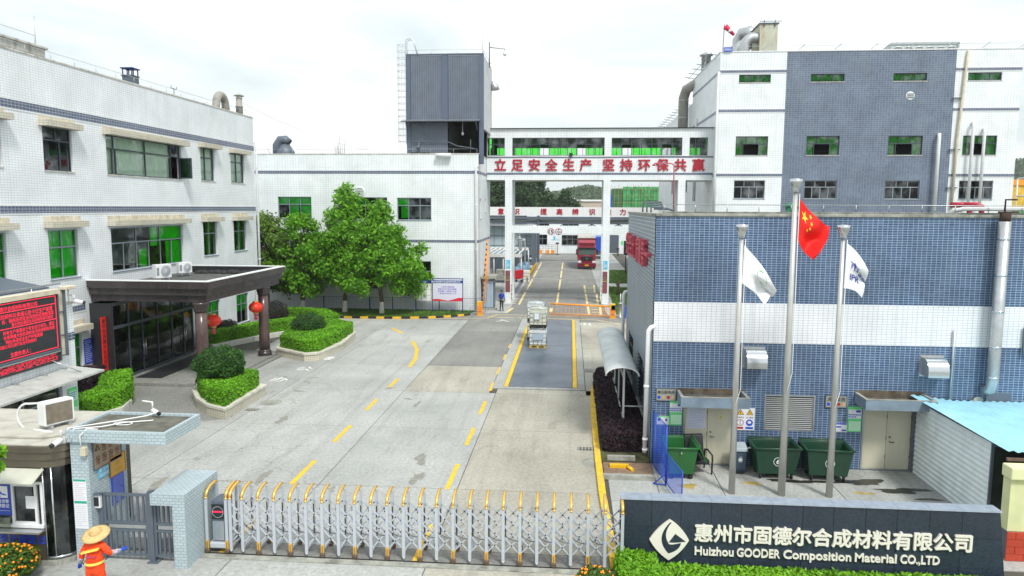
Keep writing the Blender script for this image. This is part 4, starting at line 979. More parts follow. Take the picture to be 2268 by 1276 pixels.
an = thing('wind_gauge', 'tiny three pronged wind gauge on the office parapet', 'instrument', (-22.15, 39.6, 14.44)); m = MB(); m.tube([(-22.15, 39.6, 14.44), (-22.15, 39.6, 14.85)], 0.02, 5)
m.tube([(-22.15, 39.3, 14.95), (-22.15, 39.35, 14.8), (-22.15, 39.85, 14.8), (-22.15, 39.9, 14.95)], 0.018, 5); m.build('prongs', m_iron, an)

# ================================================================== ANNEX with awning, LED board
ax = thing('annex_building', 'low white tiled annex projecting from the office, with a sloping awning', 'building', (-18.3, 22, 0))
T = FX(-18.3)
m = MB(T); wallholes(m, 15, 25.05, 0, 4.72, [(17.2, 24.25, 0.25, 2.08)], thick=0.25); m.build('wall', t_white, ax)
m = MB(); m.box(-22, -18.56, 24.8, 25.05, 0, 4.72); m.build('side_wall', t_white, ax)
m = MB(); m.box(-22, -18.55, 15, 24.8, 4.4, 4.5); m.build('roof', m_roof, ax)
m = MB(T); m.box(15, 25.05, 0, 0.012, 3.38, 3.66); m.build('tile_band', t_band, ax)
m = MB(T); m.box(15, 25.08, -0.28, 0.03, 4.72, 4.79); m.build('coping', m_coping, ax)
window(T, ax, 17.2, 24.25, 0.25, 2.08, 8, 0.4, 4, glass=m_gl_dark)
m = MB(T); m.extr([(0, 0), (0, 0)], 0, 0) if False else None
aw = MB(); aw.extr([(-18.29, 2.44), (-18.29, 2.37), (-17.0, 2.26), (-17.0, 2.33)], 15, 24.75, 'y'); aw.build('awning', pm('dull_white_sheet', (0.5, 0.52, 0.5), 0.6, var=0.1, dirt=0.5), ax)
m = MB(); m.tube([(-18.2, 23.5, 2.95), (-17.4, 24.1, 2.36)], 0.02, 6); m.build('awning_stay', m_steel, ax)
m = MB()
for y in (21.9, 23.2, 24.2): m.box(-18.2, -18.05, y - 0.05, y + 0.05, 2.41, 2.5)
m.build('awning_bracket', m_steel, ax)
m = MB(); m.tube([(-18.4, 15, 5.5), (-18.4, 24.6, 5.5)], 0.025, 6)
for y in (16, 17.8, 19.6, 21.4, 23.2, 24.6): m.tube([(-18.4, y, 4.78), (-18.4, y, 5.5)], 0.02, 6)
m.build('roof_rail', m_steel, ax)
m = MB(); m.extr([(-21.9, 5.9), (-18.9, 5.35), (-18.9, 5.3), (-21.9, 5.85)], 15, 24.7, 'y'); m.build('glass_roof', m_iron, ax)
gpst = thing('green_information_poster', 'tall green and white information poster on the end of the annex wall', 'poster', (-18.28, 24.7, 1))
TB = FX(-18.29)
m = MB(TB); m.box(24.5, 24.98, 0, 0.015, 0.42, 1.62); m.build('board', m_siggreen, gpst)
m = MB(TB); m.box(24.55, 24.93, 0.016, 0.02, 1.12, 1.5); m.box(24.53, 24.95, 0.016, 0.02, 0.46, 0.86); m.build('white_field', pm('poster_mint', (0.6, 0.9, 0.66), 0.4), gpst)
textlines(TB, gpst, 24.57, 24.91, 1.15, 1.47, 4, m_blue, 0.021, 5); textlines(TB, gpst, 24.57, 24.91, 0.5, 0.84, 7, m_siggreen, 0.021, 6, 0.3)

led = thing('led_display', 'large LED message board with glowing red characters on the annex wall', 'display board', (-18.1, 22, 2.8))
TL = FX(-18.1)
m = MB(TL); m.box(17.5, 24.02, -0.19, 0.0, 2.78, 5.2); m.build('housing', pm('led_black', (0.025, 0.03, 0.034), 0.5, var=0.2, vs=10), led)
m = MB(TL); m.box(17.5, 24.1, -0.25, 0.06, 5.2, 5.36); m.box(24.04, 24.42, -0.16, -0.1, 2.95, 5.28); m.build('frame_panel', m_cream, led)
m = MB(TL); m.box(24.40, 24.45, -0.16, 0.0, 2.9, 5.3); m.box(24.02, 24.06, -0.16, 0.02, 2.8, 5.2)
for z in (2.92, 3.66, 4.5): m.box(24.06, 24.4, -0.1, -0.05, z, z + 0.03)
m.box(17.5, 24.05, 0.0, 0.05, 3.2, 3.26); m.build('steel_edge', m_iron, led)
m = MB(TL); m.box(17.5, 23.98, 0.0, 0.04, 3.13, 3.18); m.build('trim_strip', m_steel, led)
m_led = pm('led_red', (0.8, 0.02, 0.05), 0.5, emit=(1.0, 0.02, 0.07), es=0.62)
m_leddim = pm('led_red_dim', (0.5, 0.02, 0.05), 0.5, emit=(1.0, 0.03, 0.08), es=0.5)
m = MB(TL)
for z in (3.3, 4.32, 4.86, 5.13): m.box(17.5, 23.93, 0.001, 0.004, z, z + 0.022)
m.box(23.9, 23.93, 0.001, 0.004, 3.3, 5.13); m.build('lit_border', m_led, led)
rows = [(4.98, 0.17, '惠州市固德尔合成材料有限公司', 23.05), (4.73, 0.17, '安全风险研判与承诺公告今日生产装置', 23.75), (4.57, 0.15, '在，确保各项安全风险防控措施落实', 23.8), (4.43, 0.13, '重大危险源安全风险得到有效管控', 23.75),
        (4.2, 0.14, '所有生产装置处于安全运行状态，罐区', 23.8), (4.05, 0.14, '仓库等重大危险源安全风险得到有效管', 23.8), (3.9, 0.14, '特此承诺安全生产环保健康', 23.2), (3.76, 0.13, '今日我公司已进行安全风险研判', 22.9), (3.45, 0.17, '主要负责人：', 22.7)]
for z, h, s, ue in rows:
    m = MB(TL)
    for i, c in enumerate(reversed(s)):
        u = ue - (i + 0.5) * h * 0.98
        if u > 20.6: char(m, c, u, z, h * 1.0, 0.006)
    m.build('lit_text', m_led, led, recalc=False)
m = MB(TL); rg = random.Random(8)
for i in range(420):
    u = rg.uniform(21.2, 23.8); z = 2.87 + rg.randint(0, 9) * 0.024
    m.quad((u, 0.003, z), (u + 0.06, 0.003, z), (u + 0.06, 0.003, z + 0.012), (u, 0.003, z + 0.012))
m.build('ticker_dots', m_leddim, led, recalc=False)
def camera_dome(label, x, y, z, dx, dy, s=1.0):
    t = thing('security_camera', label, 'camera', (x, y, z))
    m = MB(); d = Vector((dx, dy, -0.25)).normalized() * 0.26 * s; m.tube([(x, y, z), (x + d.x, y + d.y, z + d.z)], 0.07 * s, 10); m.build('body', m_white, t)
    m = MB(); m.tube([(x + d.x, y + d.y, z + d.z), (x + d.x * 1.25, y + d.y * 1.25, z + d.z * 1.25)], 0.06 * s, 10); m.build('lens', m_black, t)
    m = MB(); m.tube([(x, y, z + 0.05), (x, y, z + 0.2), (x - 0.25 * (dx > 0.5), y, z + 0.22)], 0.025, 6); m.build('bracket', m_white, t)
camera_dome('white security camera at the top right corner of the LED board', -18.0, 24.75, 4.85, 0.9, 0.4, 1.1)
t = thing('floodlight', 'small cream floodlight above the LED board corner', 'lamp', (-18.1, 24.5, 5.3)); m = MB(); m.box(-18.25, -17.95, 24.3, 24.85, 5.3, 5.42); m.build('head', m_cream, t, bevel=0.02); m = MB(); m.tube([(-18.1, 24.6, 4.8), (-18.1, 24.6, 5.3)], 0.025, 6); m.build('arm', m_cream, t)

# ================================================================== PLANTERS AND HEDGES of the forecourt
def polyline_band(pts, w_):
    L_, R_ = [], []
    for i, p in enumerate(pts):
        a = Vector(pts[max(0, i - 1)]); b = Vector(pts[min(len(pts) - 1, i + 1)]); d = (b - a).normalized(); q = Vector((-d.y, d.x)) * w_ / 2
        L_.append((p[0] + q.x, p[1] + q.y)); R_.append((p[0] - q.x, p[1] - q.y))
    return L_ + R_[::-1]
def hedge(name, label, poly, z0, z1, dens, mat, seed, size=0.055, group=None, wob=0.05, kind=None):
    """clipped hedge: leaves spread over the sides and top of the outline"""
    rng = np.random.default_rng(seed)
    cx = sum(p[0] for p in poly) / len(poly); cy = sum(p[1] for p in poly) / len(poly)
    t = thing(name, label, 'hedge', (cx, cy, z0), group)
    ins = [(cx + (x - cx) * 0.93, cy + (y - cy) * 0.93) for x, y in poly]
    n = len(poly); P = []; Nn = []
    A = 0.5 * sum(poly[i][0] * poly[(i + 1) % n][1] - poly[(i + 1) % n][0] * poly[i][1] for i in range(n)); sg = 1 if A > 0 else -1
    inner = []
    for i in range(n):
        a = Vector(poly[i - 1]); b = Vector(poly[i]); c = Vector(poly[(i + 1) % n])
        n1 = Vector(((b - a).y, -(b - a).x)).normalized() * sg; n2 = Vector(((c - b).y, -(c - b).x)).normalized() * sg
        q = (n1 + n2).normalized() * 0.07; inner.append((b.x - q.x, b.y - q.y))
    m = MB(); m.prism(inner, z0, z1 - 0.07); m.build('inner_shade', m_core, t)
    for i in range(n):
        a = np.array(poly[i]); b = np.array(poly[(i + 1) % n]); l = np.linalg.norm(b - a); k = int(l * (z1 - z0) * dens)
        if k < 1: continue
        nn = np.array([(b - a)[1], -(b - a)[0]]) / l * sg
        f = rng.uniform(0, 1, k); q = a + (b - a) * f[:, None] + nn * rng.normal(0, 0.03, k)[:, None] + nn * (np.sin(f * l * 5) * wob * 0.5)[:, None]
        P.append(np.column_stack([q, rng.uniform(z0, z1, k)])); Nn.append(np.tile([nn[0], nn[1], 0.2], (k, 1)))
    k = int(abs(A) * dens); xs = [p[0] for p in poly]; yv = [p[1] for p in poly]; got = 0
    while got < k:
        c = rng.uniform([min(xs), min(yv)], [max(xs), max(yv)], (k, 2)); x, y = c[:, 0], c[:, 1]; inside = np.zeros(k, bool); j = n - 1
        for i in range(n):
            yi, yj = poly[i][1], poly[j][1]; xi, xj = poly[i][0], poly[j][0]
            if yi != yj: inside ^= ((yi > y) != (yj > y)) & (x < (xj - xi) * (y - yi) / (yj - yi) + xi)
            j = i
        c = c[inside]; got += len(c)
        zz = z1 - 0.03 + rng.normal(0, 0.025, len(c)) + wob * 0.6 * np.sin(c[:, 0] * 4) * np.cos(c[:, 1] * 3.3)
        P.append(np.column_stack([c, zz])); Nn.append(np.tile([0, 0, 1.0], (len(c), 1)))
    P = np.concatenate(P); Nn = np.concatenate(Nn); U, V = leafdirs(len(P), rng, size, Nn, 0.9, 0.5)
    quadcloud('foliage', P, U, V, mat, t)
    return t
def planter(label, poly, h, hedge_in=None):
    cx = sum(p[0] for p in poly) / len(poly); cy = sum(p[1] for p in poly) / len(poly)
    t = thing('planter', label, 'planter', (cx, cy, 0))
    m = MB(); m.prism(poly, 0, h - 0.12, True); m.build('wall', t_cream, t)
    big = []; n = len(poly)
    for i in range(n):
        x, y = poly[i]; d = Vector((x - cx, y - cy)); d = d * (1 + 0.05 / max(0.3, d.length)); big.append((cx + d.x, cy + d.y))
    m = MB(); m.prism(big, h - 0.12, h); m.build('rim', pm('cream_stone', (0.62, 0.61, 0.52), 0.7, var=0.1, dirt=0.5), t, bevel=0.012)
    return t
def inset(poly, q):
    cx = sum(p[0] for p in poly) / len(poly); cy = sum(p[1] for p in poly) / len(poly); out = []
    for x, y in poly:
        d = Vector((x - cx, y - cy)); L_ = d.length; d = d * max(0.2, (L_ - q) / L_); out.append((cx + d.x, cy + d.y))
    return out
A = [(-13.35, 26.5), (-13.4, 30.4), (-14.9, 31.0), (-16.35, 30.9), (-16.5, 30.3), (-16.1, 29.2), (-15.3, 28.0), (-14.4, 27.1)]
planter('low cream tiled planter with pointed end in front of the nearer column', A, 0.46)
hedge('clipped_hedge', 'bright green clipped hedge filling the pointed planter', inset(A, 0.28), 0.46, 1.12, 1500, m_lf_hedge, 31)
def ball(label, x, y, z, rx, rz, n, mat, seed, size=0.05):
    t = thing('topiary_ball', label, 'bush', (x, y, z - rz))
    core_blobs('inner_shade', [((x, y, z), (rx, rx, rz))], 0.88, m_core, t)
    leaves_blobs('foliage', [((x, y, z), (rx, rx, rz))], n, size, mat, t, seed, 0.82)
ball('dark green ball bush rising from the hedge of the pointed planter', -14.95, 29.3, 1.62, 1.02, 0.72, 9000, m_lf_ball, 32)
B = [(-16.3, 38.6), (-14.2, 37.2), (-13.5, 37.6), (-13.15, 40.6), (-13.5, 44.3), (-16.4, 46.0), (-17.0, 41.5)]
planter('low cream tiled planter with rounded corner beyond the farther column', B, 0.46)
hedge('clipped_hedge', 'bright green clipped hedge in the planter beyond the farther column', inset(B, 0.28), 0.46, 1.1, 1100, m_lf_hedge, 33)
ball('dark ball bush standing over the far planter hedge', -15.5, 41.4, 1.35, 0.98, 0.66, 6500, m_lf_ball, 34)
pl = [(-21.3, 40.0), (-20.4, 42.2), (-19.5, 44.2), (-18.4, 45.9), (-17.0, 46.9), (-16.2, 47.8), (-17.5, 49.6)]
hedge('clipped_hedge', 'long curving bright green hedge below the ground floor windows', polyline_band(pl, 1.0), 0.1, 0.98, 1000, m_lf_hedge, 35)
hedge('clipped_hedge', 'short far stretch of bright green hedge beside the striped kerb', polyline_band([(-21.3, 50.9), (-19.0, 50.7), (-17.6, 50.2)], 0.9), 0.1, 0.95, 1000, m_lf_hedge, 36)
pc = [(x + 0.62, y - 0.25) for x, y in pl[:5]]
m = MB(); m.prism(polyline_band(pc, 0.22), 0, 0.3); m.build('bed_kerb', m_coping, label='pale stone kerb curving in front of the long hedge', cat='kerb', loc=(-19.5, 43.5, 0))
ball('purple brown ball bush below the window behind the nearer lantern', -21.1, 42.6, 0.85, 0.62, 0.5, 2500, m_lf_red, 37)
ball('purple brown ball bush behind the farther column', -20.6, 48.4, 0.95, 1.0, 0.8, 4200, m_lf_red, 38)
hl = [(-19.0, 25.6), (-18.55, 27.1), (-18.9, 28.2), (-19.7, 29.3), (-20.3, 30.4)]
hedge('clipped_hedge', 'wavy bright green hedge left of the glass doors behind the annex', polyline_band(hl, 1.15), 0.1, 0.95, 1300, m_lf_hedge, 39)
hedge('dark_hedge', 'dark purple brown hedge against the office wall behind the wavy green one', polyline_band([(-20.9, 26.2), (-20.4, 28.0), (-21.2, 29.9)], 1.1), 0.1, 1.25, 900, m_lf_red, 40)
m = MB(); m.prism(polyline_band([(x + 0.68, y - 0.2) for x, y in hl], 0.2), 0, 0.28); m.build('bed_kerb', m_coping, label='pale stone kerb along the wavy hedge left of the doors', cat='kerb', loc=(-18.8, 27.8, 0))
# ================================================================== GUARD BOOTH
gb = thing('guard_booth', 'bronze metal guard booth with rounded corner, white roof and sliding service window', 'booth', (-13, 16, 0))
m_bronze = pm('bronze_cladding', (0.2, 0.18, 0.14), 0.28, 0.65, var=0.12, vs=3, dirt=0.3)
m_bronzed = pm('dark_bronze', (0.07, 0.065, 0.055), 0.35, 0.5)
def roundrect(x0, x1, y0, y1, r, n=8, corners=(1,)):
    p = [(x0, y0), (x1 - r, y0)]
    for k in range(1, n): a = -math.pi / 2 + (math.pi / 2) * k / n; p.append((x1 - r + r * math.cos(a), y0 + r + r * math.sin(a)))
    p += [(x1, y0 + r), (x1, y1), (x0, y1)]
    return p
m = MB(); m.prism(roundrect(-17.5, -11.46, 15.0, 17.6, 0.5), 0.0, 0.14); m.build('plinth', m_mossy, gb)
# front wall with window opening
T = FY(15.02)
m = MB(T); wallholes(m, -17.5, -11.96, 0.14, 2.35, [(-14.5, -11.98 + 0.1 - 0.12, 0.98, 1.98)], thick=0.06); m.build('front_wall', m_bronzed, gb)
m = MB(T); m.box(-17.5, -11.98, 0.002, 0.02, 0.14, 0.9); m.build('lower_panel', m_bronze, gb)
for i, (z0, z1, q) in enumerate(((2.35, 2.52, 0.0), (2.53, 2.7, 0.03), (2.71, 2.86, 0.06))):
    m = MB(); m.prism(roundrect(-17.5 - q, -11.46 + q, 15.0 - q, 17.6 + q, 0.52), z0, z1); m.build('fascia_band', m_bronze, gb, bevel=0.012)
m = MB(); m.prism(roundrect(-17.6, -11.4, 14.95, 17.65, 0.55), 2.862, 2.92); m.prism(roundrect(-17.3, -11.8, 15.3, 17.3, 0.5), 2.92, 2.99); m.build('roof', pm('dusty_white_roof', (0.48, 0.47, 0.41), 0.7, var=0.1, dirt=0.5), gb, bevel=0.02)
m = MB(); m.box(-17.5, -11.5, 17.5, 17.58, 0.14, 2.35); m.box(-11.54, -11.47, 16.6, 17.5, 0.14, 2.35); m.box(-17.45, -17.4, 15.1, 17.5, 0.14, 2.35); m.build('back_wall', m_bronzed, gb)
# curved glass corner door
arc = [(-11.96 + 0.48 * math.cos(a), 15.5 + 0.48 * math.sin(a)) for a in [-math.pi / 2 + (math.pi / 2) * k / 8 for k in range(9)]]
m = MB()
for i in range(8): m.quad((*arc[i], 0.2), (*arc[i + 1], 0.2), (*arc[i + 1], 2.35), (*arc[i], 2.35))
m.build('curved_glass', glassmat('booth_glass', (0.3, 0.36, 0.36)), gb, recalc=False)
m = MB()
for i in (0, 2, 7, 8): m.tube([(*arc[i], 0.14), (*arc[i], 2.35)], 0.022, 6)
m.tube([(x, y, 0.2) for x, y in arc], 0.03, 6); m.tube([(-11.48, 15.5, 0.2), (-11.48, 16.6, 0.2)], 0.02, 6); m.build('corner_frame', m_chrome, gb)
m = MB()
for k in range(5): m.box(-11.98 + 0.06 * k, -11.95 + 0.06 * k, 15.6 + k * 0.05, 15.64 + k * 0.05, 0.9, 2.3)
m.build('curtain', pm('plum_curtain', (0.1, 0.06, 0.06), 0.8), gb)
m = MB(T)
for a, b, n_ in ((-14.5, -13.3, 0.0), (-13.32, -12.72, 0.02), (-12.72, -12.0, 0.0)):
    pass
m.box(-14.52, -11.98, -0.05, 0.03, 1.96, 2.02); m.box(-14.52, -11.98, -0.05, 0.05, 0.92, 0.99)
for u in (-14.5, -12.72, -12.15, -12.0): m.box(u - 0.03, u + 0.03, -0.045, 0.025, 0.99, 1.96)
m.box(-12.72, -12.15, -0.04, 0.02, 0.99, 1.05); m.box(-12.72, -12.15, -0.04, 0.02, 1.9, 1.96); wf = m.build('window_frame', m_white, gb)
for a, b in ((-14.47, -12.75), (-12.69, -12.18), (-12.12, -12.03)):
    p = MB(T); p.quad((a, -0.02, 1.0), (b, -0.02, 1.0), (b, -0.02, 1.95), (a, -0.02, 1.95)); p.build('pane', glassmat('booth_pane', (0.5, 0.58, 0.6)), wf, recalc=False)
p = MB(T); p.box(-12.42, -12.18, -0.015, -0.01, 1.36, 1.66); p.build('paper_notice', m_sigwhite, wf)
m = MB(T); m.box(-13.5, -11.95, 0.03, 0.24, 0.86, 0.9); m.build('counter_shelf', m_steel, gb)
m = MB(T); m.box(-13.2, -12.78, 0.03, 0.1, 0.82, 1.16); m.build('acrylic_box', glassmat('acrylic', (0.8, 0.82, 0.7)), gb)
m = MB(); m.extr([(15.0, 2.33), (14.62, 2.12), (14.62, 2.1), (15.0, 2.3)], -17.5, -11.9, 'x'); m.build('window_awning', pm('awning_cream', (0.55, 0.56, 0.48), 0.5, var=0.08), gb)
bsn = thing('visitor_notice', 'blue visitor registration sign with a white figure in the booth window', 'sign', (-13, 15, 1.3))
TB = FY(14.99)
m = MB(TB); m.box(-13.2, -12.74, 0, 0.012, 1.2, 1.95); m.build('board', pm('deep_blue_sign', (0.02, 0.06, 0.4), 0.4), bsn)
m = MB(TB); m.box(-13.14, -12.8, 0.013, 0.016, 1.62, 1.9); m.build('picture_field', m_sigwhite, bsn)
m = MB(TB); m.lathe((-13.03, 0.018, 1.83), [(0, 0), (0.035, 0)], 12, axis='y', cap=False); m.quad((-13.09, 0.019, 1.63), (-12.98, 0.019, 1.63), (-12.98, 0.019, 1.72), (-12.9, 0.019, 1.68), (-12.9, 0.019, 1.7), (-12.99, 0.019, 1.79), (-13.08, 0.019, 1.79)); m.quad((-12.92, 0.019, 1.69), (-12.84, 0.019, 1.68), (-12.83, 0.019, 1.7), (-12.92, 0.019, 1.73)); m.build('figure', m_blue, bsn, recalc=False)
m = MB(TB)
for i, c in enumerate('所有访客'): char(m, c, -13.11 + i * 0.094, 1.54, 0.095, 0.014, 0, 0.02)
for i, c in enumerate('必须登记'): char(m, c, -13.11 + i * 0.094, 1.43, 0.095, 0.014, 0, 0.02)
m.box(-13.16, -12.78, 0.013, 0.015, 1.31, 1.315); m.build('lettering', m_sigwhite, bsn, recalc=False)
for i, c in enumerate('来访请登记'):
    m = MB(FY(14.998)); char(m, c, -12.99 + i * 0.23, 0.64, 0.22, 0.004, 0.01, 0.02); m.build('letter', m_blue, gb, recalc=False)
ac_unit('air_conditioner', 'weathered white air conditioner with a looped hose on the booth roof', (-12.35, 16.1, 2.96), R(-115), 0.7, 0.56, 0.3)
ho = MB(); ho.tube([(-12.75, 16.3, 3.5)] + [(-12.95 + 0.28 * math.cos(a), 15.95, 3.25 + 0.32 * math.sin(a)) for a in [1.4 + k * 0.35 for k in range(10)]] + [(-12.5, 15.7, 3.0), (-12.1, 15.6, 3.0)], 0.025, 8)
ho.build('drain_hose', m_white, label='white hose looped over the side of the booth air conditioner', cat='hose', loc=(-12.8, 15.9, 3))

# ================================================================== TILED PIER with canopy slab and signs
pr_ = thing('gate_pier', 'pale blue tiled gate pier carrying a flat tiled canopy slab', 'gate pier', (-11, 15.5, 0))
m = MB(); m.box(-11.38, -10.96, 15.2, 16.6, 0, 2.93); m.build('wall', t_pier, pr_)
m = MB()
m.box(-11.44, -9.05, 15.14, 15.22, 2.93, 3.21); m.box(-11.44, -9.05, 16.62, 16.7, 2.93, 3.21); m.box(-9.13, -9.05, 15.22, 16.62, 2.93, 3.21); m.box(-11.44, -11.36, 15.22, 16.62, 2.93, 3.21)
m.build('slab_edge', t_pier, pr_)
m = MB(); m.box(-11.36, -9.13, 15.22, 16.62, 2.95, 3.15); m.build('slab', pm('mossy_slab', (0.13, 0.13, 0.105), 0.95, var=0.35, vs=4, bump=0.4, dirt=0.6, dcol=(0.04, 0.035, 0.025)), pr_)
m = MB()
for pts in ([(-11.4, 15.12, 3.0), (-11.4, 15.2, 3.24), (-10.7, 15.9, 3.22), (-10.2, 16.3, 3.24), (-10.0, 16.45, 3.3)], [(-11.3, 15.12, 2.95), (-11.25, 15.18, 3.24), (-10.8, 15.5, 3.2), (-10.5, 15.9, 3.19), (-9.9, 16.1, 3.2)], [(-11.05, 15.12, 2.7), (-11.05, 15.1, 3.1), (-10.95, 15.2, 3.24), (-10.75, 15.3, 3.2)]):
    m.tube(pts, 0.016, 6)
m.tube([(-10.5 + 0.22 * math.cos(k * 0.5), 15.85 + 0.12 * math.sin(k * 0.5), 3.18) for k in range(14)], 0.012, 5)
m.build('white_cables', m_white, pr_)
camera_dome('small white security camera on the left end of the pier canopy', -11.5, 15.1, 3.0, -0.2, -0.9, 0.9)
camera_dome('white security camera on the back edge of the pier canopy', -10.15, 16.5, 3.33, 0.9, -0.4, 0.8)
t = thing('intercom_box', 'small beige control box under the pier canopy', 'box', (-11.0, 15.17, 2.65)); m = MB(); m.box(-11.08, -10.95, 15.1, 15.2, 2.62, 2.82); m.build('case', m_cream, t, bevel=0.01)
TP = FX(-10.955)
def board(name, label, T, u0, u1, z0, z1, mat, cat='sign', th=0.02, fr=None):
    c = T((u0 + u1) / 2, 0, z0)
    t = thing(name, label, cat, c); m = MB(T); m.box(u0, u1, 0.002, th, z0, z1); m.build('board', mat, t)
    if fr: m = MB(T); [m.box(*q) for q in ((u0 - .02, u1 + .02, 0.001, th + .01, z1, z1 + .02), (u0 - .02, u1 + .02, 0.001, th + .01, z0 - .02, z0), (u0 - .02, u0, 0.001, th + .01, z0, z1), (u1, u1 + .02, 0.001, th + .01, z0, z1))]; m.build('edge', fr, t)
    return t
m_brass = pm('brushed_brown_metal', (0.34, 0.27, 0.19), 0.35, 0.5, var=0.08, vs=4)
b = board('rules_board', 'brown metal board of round prohibition symbols on the pier', TP, 15.36, 16.36, 2.2, 2.82, m_brass, fr=m_iron)
m = MB(TP)
for i in range(4):
    for j in range(2):
        u = 15.5 + i * 0.24; z = 2.68 - j * 0.26
        if i == 0 and j == 0:
            for a in range(3):
                A_ = math.pi / 2 + a * 2.094; B_ = A_ + 2.094; r_ = 0.085
                m.tube([(u + r_ * math.cos(A_), 0.026, z + r_ * math.sin(A_)), (u + r_ * math.cos(B_), 0.026, z + r_ * math.sin(B_))], 0.008, 4)
            continue
        for k in range(16):
            A_ = k * math.pi / 8; B_ = A_ + math.pi / 8; r0, r1 = 0.06, 0.078
            m.quad((u + r0 * math.cos(A_), 0.024, z + r0 * math.sin(A_)), (u + r1 * math.cos(A_), 0.024, z + r1 * math.sin(A_)), (u + r1 * math.cos(B_), 0.024, z + r1 * math.sin(B_)), (u + r0 * math.cos(B_), 0.024, z + r0 * math.sin(B_)))
        m.quad((u - 0.045, 0.024, z + 0.04), (u - 0.035, 0.024, z + 0.052), (u + 0.045, 0.024, z - 0.04), (u + 0.035, 0.024, z - 0.052))
        m.quad((u - 0.02, 0.025, z - 0.03), (u + 0.02, 0.025, z - 0.03), (u + 0.02, 0.025, z + 0.03), (u - 0.02, 0.025, z + 0.03))
        m.box(u - 0.07, u + 0.07, 0.022, 0.024, z - 0.115, z - 0.095)
m.build('symbols', pm('dark_red_print', (0.16, 0.02, 0.015), 0.5), b, recalc=False)
b = board('area_sign', 'light blue sign with white characters below the brown board', TP, 15.5, 15.88, 1.93, 2.2, m_cyan)
m = MB(TP)
for i, c in enumerate('厂区内'): char(m, c, 15.63 + i * 0.09, 2.12, 0.09, 0.022, 0, 0.02)
for i, c in enumerate('禁止吸烟'): char(m, c, 15.56 + i * 0.085, 2.0, 0.085, 0.022, 0, 0.02)
m.quad((15.52, 0.022, 2.09), (15.55, 0.022, 2.08), (15.59, 0.022, 2.15), (15.56, 0.022, 2.16)); m.build('lettering', m_sigwhite, b, recalc=False)
b = board('brass_plaque', 'gold coloured plaque with an engraved emblem on the pier', TP, 15.93, 16.5, 1.82, 2.26, pm('gold_plaque', (0.62, 0.36, 0.06), 0.3, 0.4, var=0.1), fr=m_golddk)
m = MB(TP); m.lathe((16.22, 0.024, 2.09), [(0.05, 0), (0.06, 0)], 16, axis='y', cap=False); m.lathe((16.22, 0.024, 2.09), [(0.02, 0), (0.03, 0)], 12, axis='y', cap=False); m.box(16.05, 16.4, 0.022, 0.024, 1.93, 1.945); m.box(16.1, 16.35, 0.022, 0.024, 1.89, 1.9); m.build('emblem', m_golddk, b, recalc=False)
b = board('regulations_board', 'bright blue board dense with white lines low on the pier', TP, 15.95, 16.42, 1.1, 1.8, m_blue)
textlines(TP, b, 16.0, 16.38, 1.14, 1.76, 13, pm('soft_white_print', (0.5, 0.55, 0.85), 0.5), 0.022, 9, 0.35)
TPf = FY(15.195)
b = board('pier_poster', 'two white posters with green headings pasted down the front of the pier', TPf, -11.36, -11.04, 0.85, 2.05, m_sigwhite, 'poster', 0.006)
m = MB(TPf); m.box(-11.35, -11.05, 0.007, 0.009, 1.99, 2.04); m.box(-11.35, -11.05, 0.007, 0.009, 1.46, 1.52); m.build('heading', pm('teal_print', (0.03, 0.4, 0.3), 0.5), b)
textlines(TPf, b, -11.32, -11.08, 1.54, 1.96, 9, pm('faint_print', (0.45, 0.4, 0.55), 0.5), 0.008, 10, 0.3); textlines(TPf, b, -11.32, -11.08, 0.9, 1.42, 10, pm('faint_print2', (0.45, 0.45, 0.6), 0.5), 0.008, 11, 0.3)

# ================================================================== PEDESTRIAN GATE and low wall block
pg = thing('pedestrian_gate', 'grey steel pedestrian gate of vertical bars with a card reader', 'gate', (-10.2, 15.45, 0))
T = FY(15.45)
def gate_leaf(u0, u1, nb, parent, z1=1.64):
    m = MB(T)
    for z in (0.12, 0.72, 0.9, z1 - 0.06): m.box(u0, u1, -0.03, 0.03, z, z + 0.055)
    for u in (u0, u1 - 0.06): m.box(u, u + 0.06, -0.032, 0.032, 0.12, z1)
    fr = m.build('leaf_frame', m_iron, parent)
    for k in range(nb):
        u = u0 + 0.06 + (u1 - u0 - 0.12) * (k + 0.5) / nb
        for a, b in ((0.175, 0.72), (0.955, z1 - 0.06)):
            m = MB(T); m.box(u - 0.024, u + 0.024, -0.018, 0.018, a, b); m.build('bar', m_iron, fr)
    m = MB(T); m.box(u0 + 0.1, u1 - 0.1, -0.012, 0.012, 0.79, 0.88); m.build('infill_plate', m_steel, fr)
gate_leaf(-10.82, -9.72, 7, pg); gate_leaf(-9.6, -9.02, 4, pg)
m = MB(T); m.box(-9.72, -9.6, -0.06, 0.06, 0.0, 1.72); m.box(-9.76, -9.5, -0.14, 0.14, 0, 0.02); m.build('post', m_iron, pg)
m = MB(T); m.box(-10.92, -10.82, -0.05, 0.05, 0.0, 1.62); m.build('post', m_iron, pg)
cr_ = thing('card_reader', 'white card reader on the post of the pedestrian gate', 'card reader', (-10.95, 15.35, 1.4)); m = MB(FY(15.38)); m.box(-11.0, -10.82, -0.02, 0.06, 1.3, 1.62); m.build('case', m_white, cr_, bevel=0.01)
m = MB(FY(15.31)); m.box(-10.97, -10.85, -0.005, 0.01, 1.36, 1.57); m.build('screen', m_black, cr_)
m = MB(FY(15.38)); m.box(-11.02, -10.8, -0.02, 0.09, 1.62, 1.66); m.build('hood', m_iron, cr_)
lw = thing('gate_wall_block', 'pale blue tiled block beside the sliding gate with a tiled top', 'wall', (-8.9, 15.9, 0))
m = MB(); m.box(-8.98, -8.68, 15.15, 16.72, 0, 1.5); m.box(-9.5, -8.68, 15.15, 16.72, 1.5, 1.76); m.build('tiled_body', t_pier, lw)

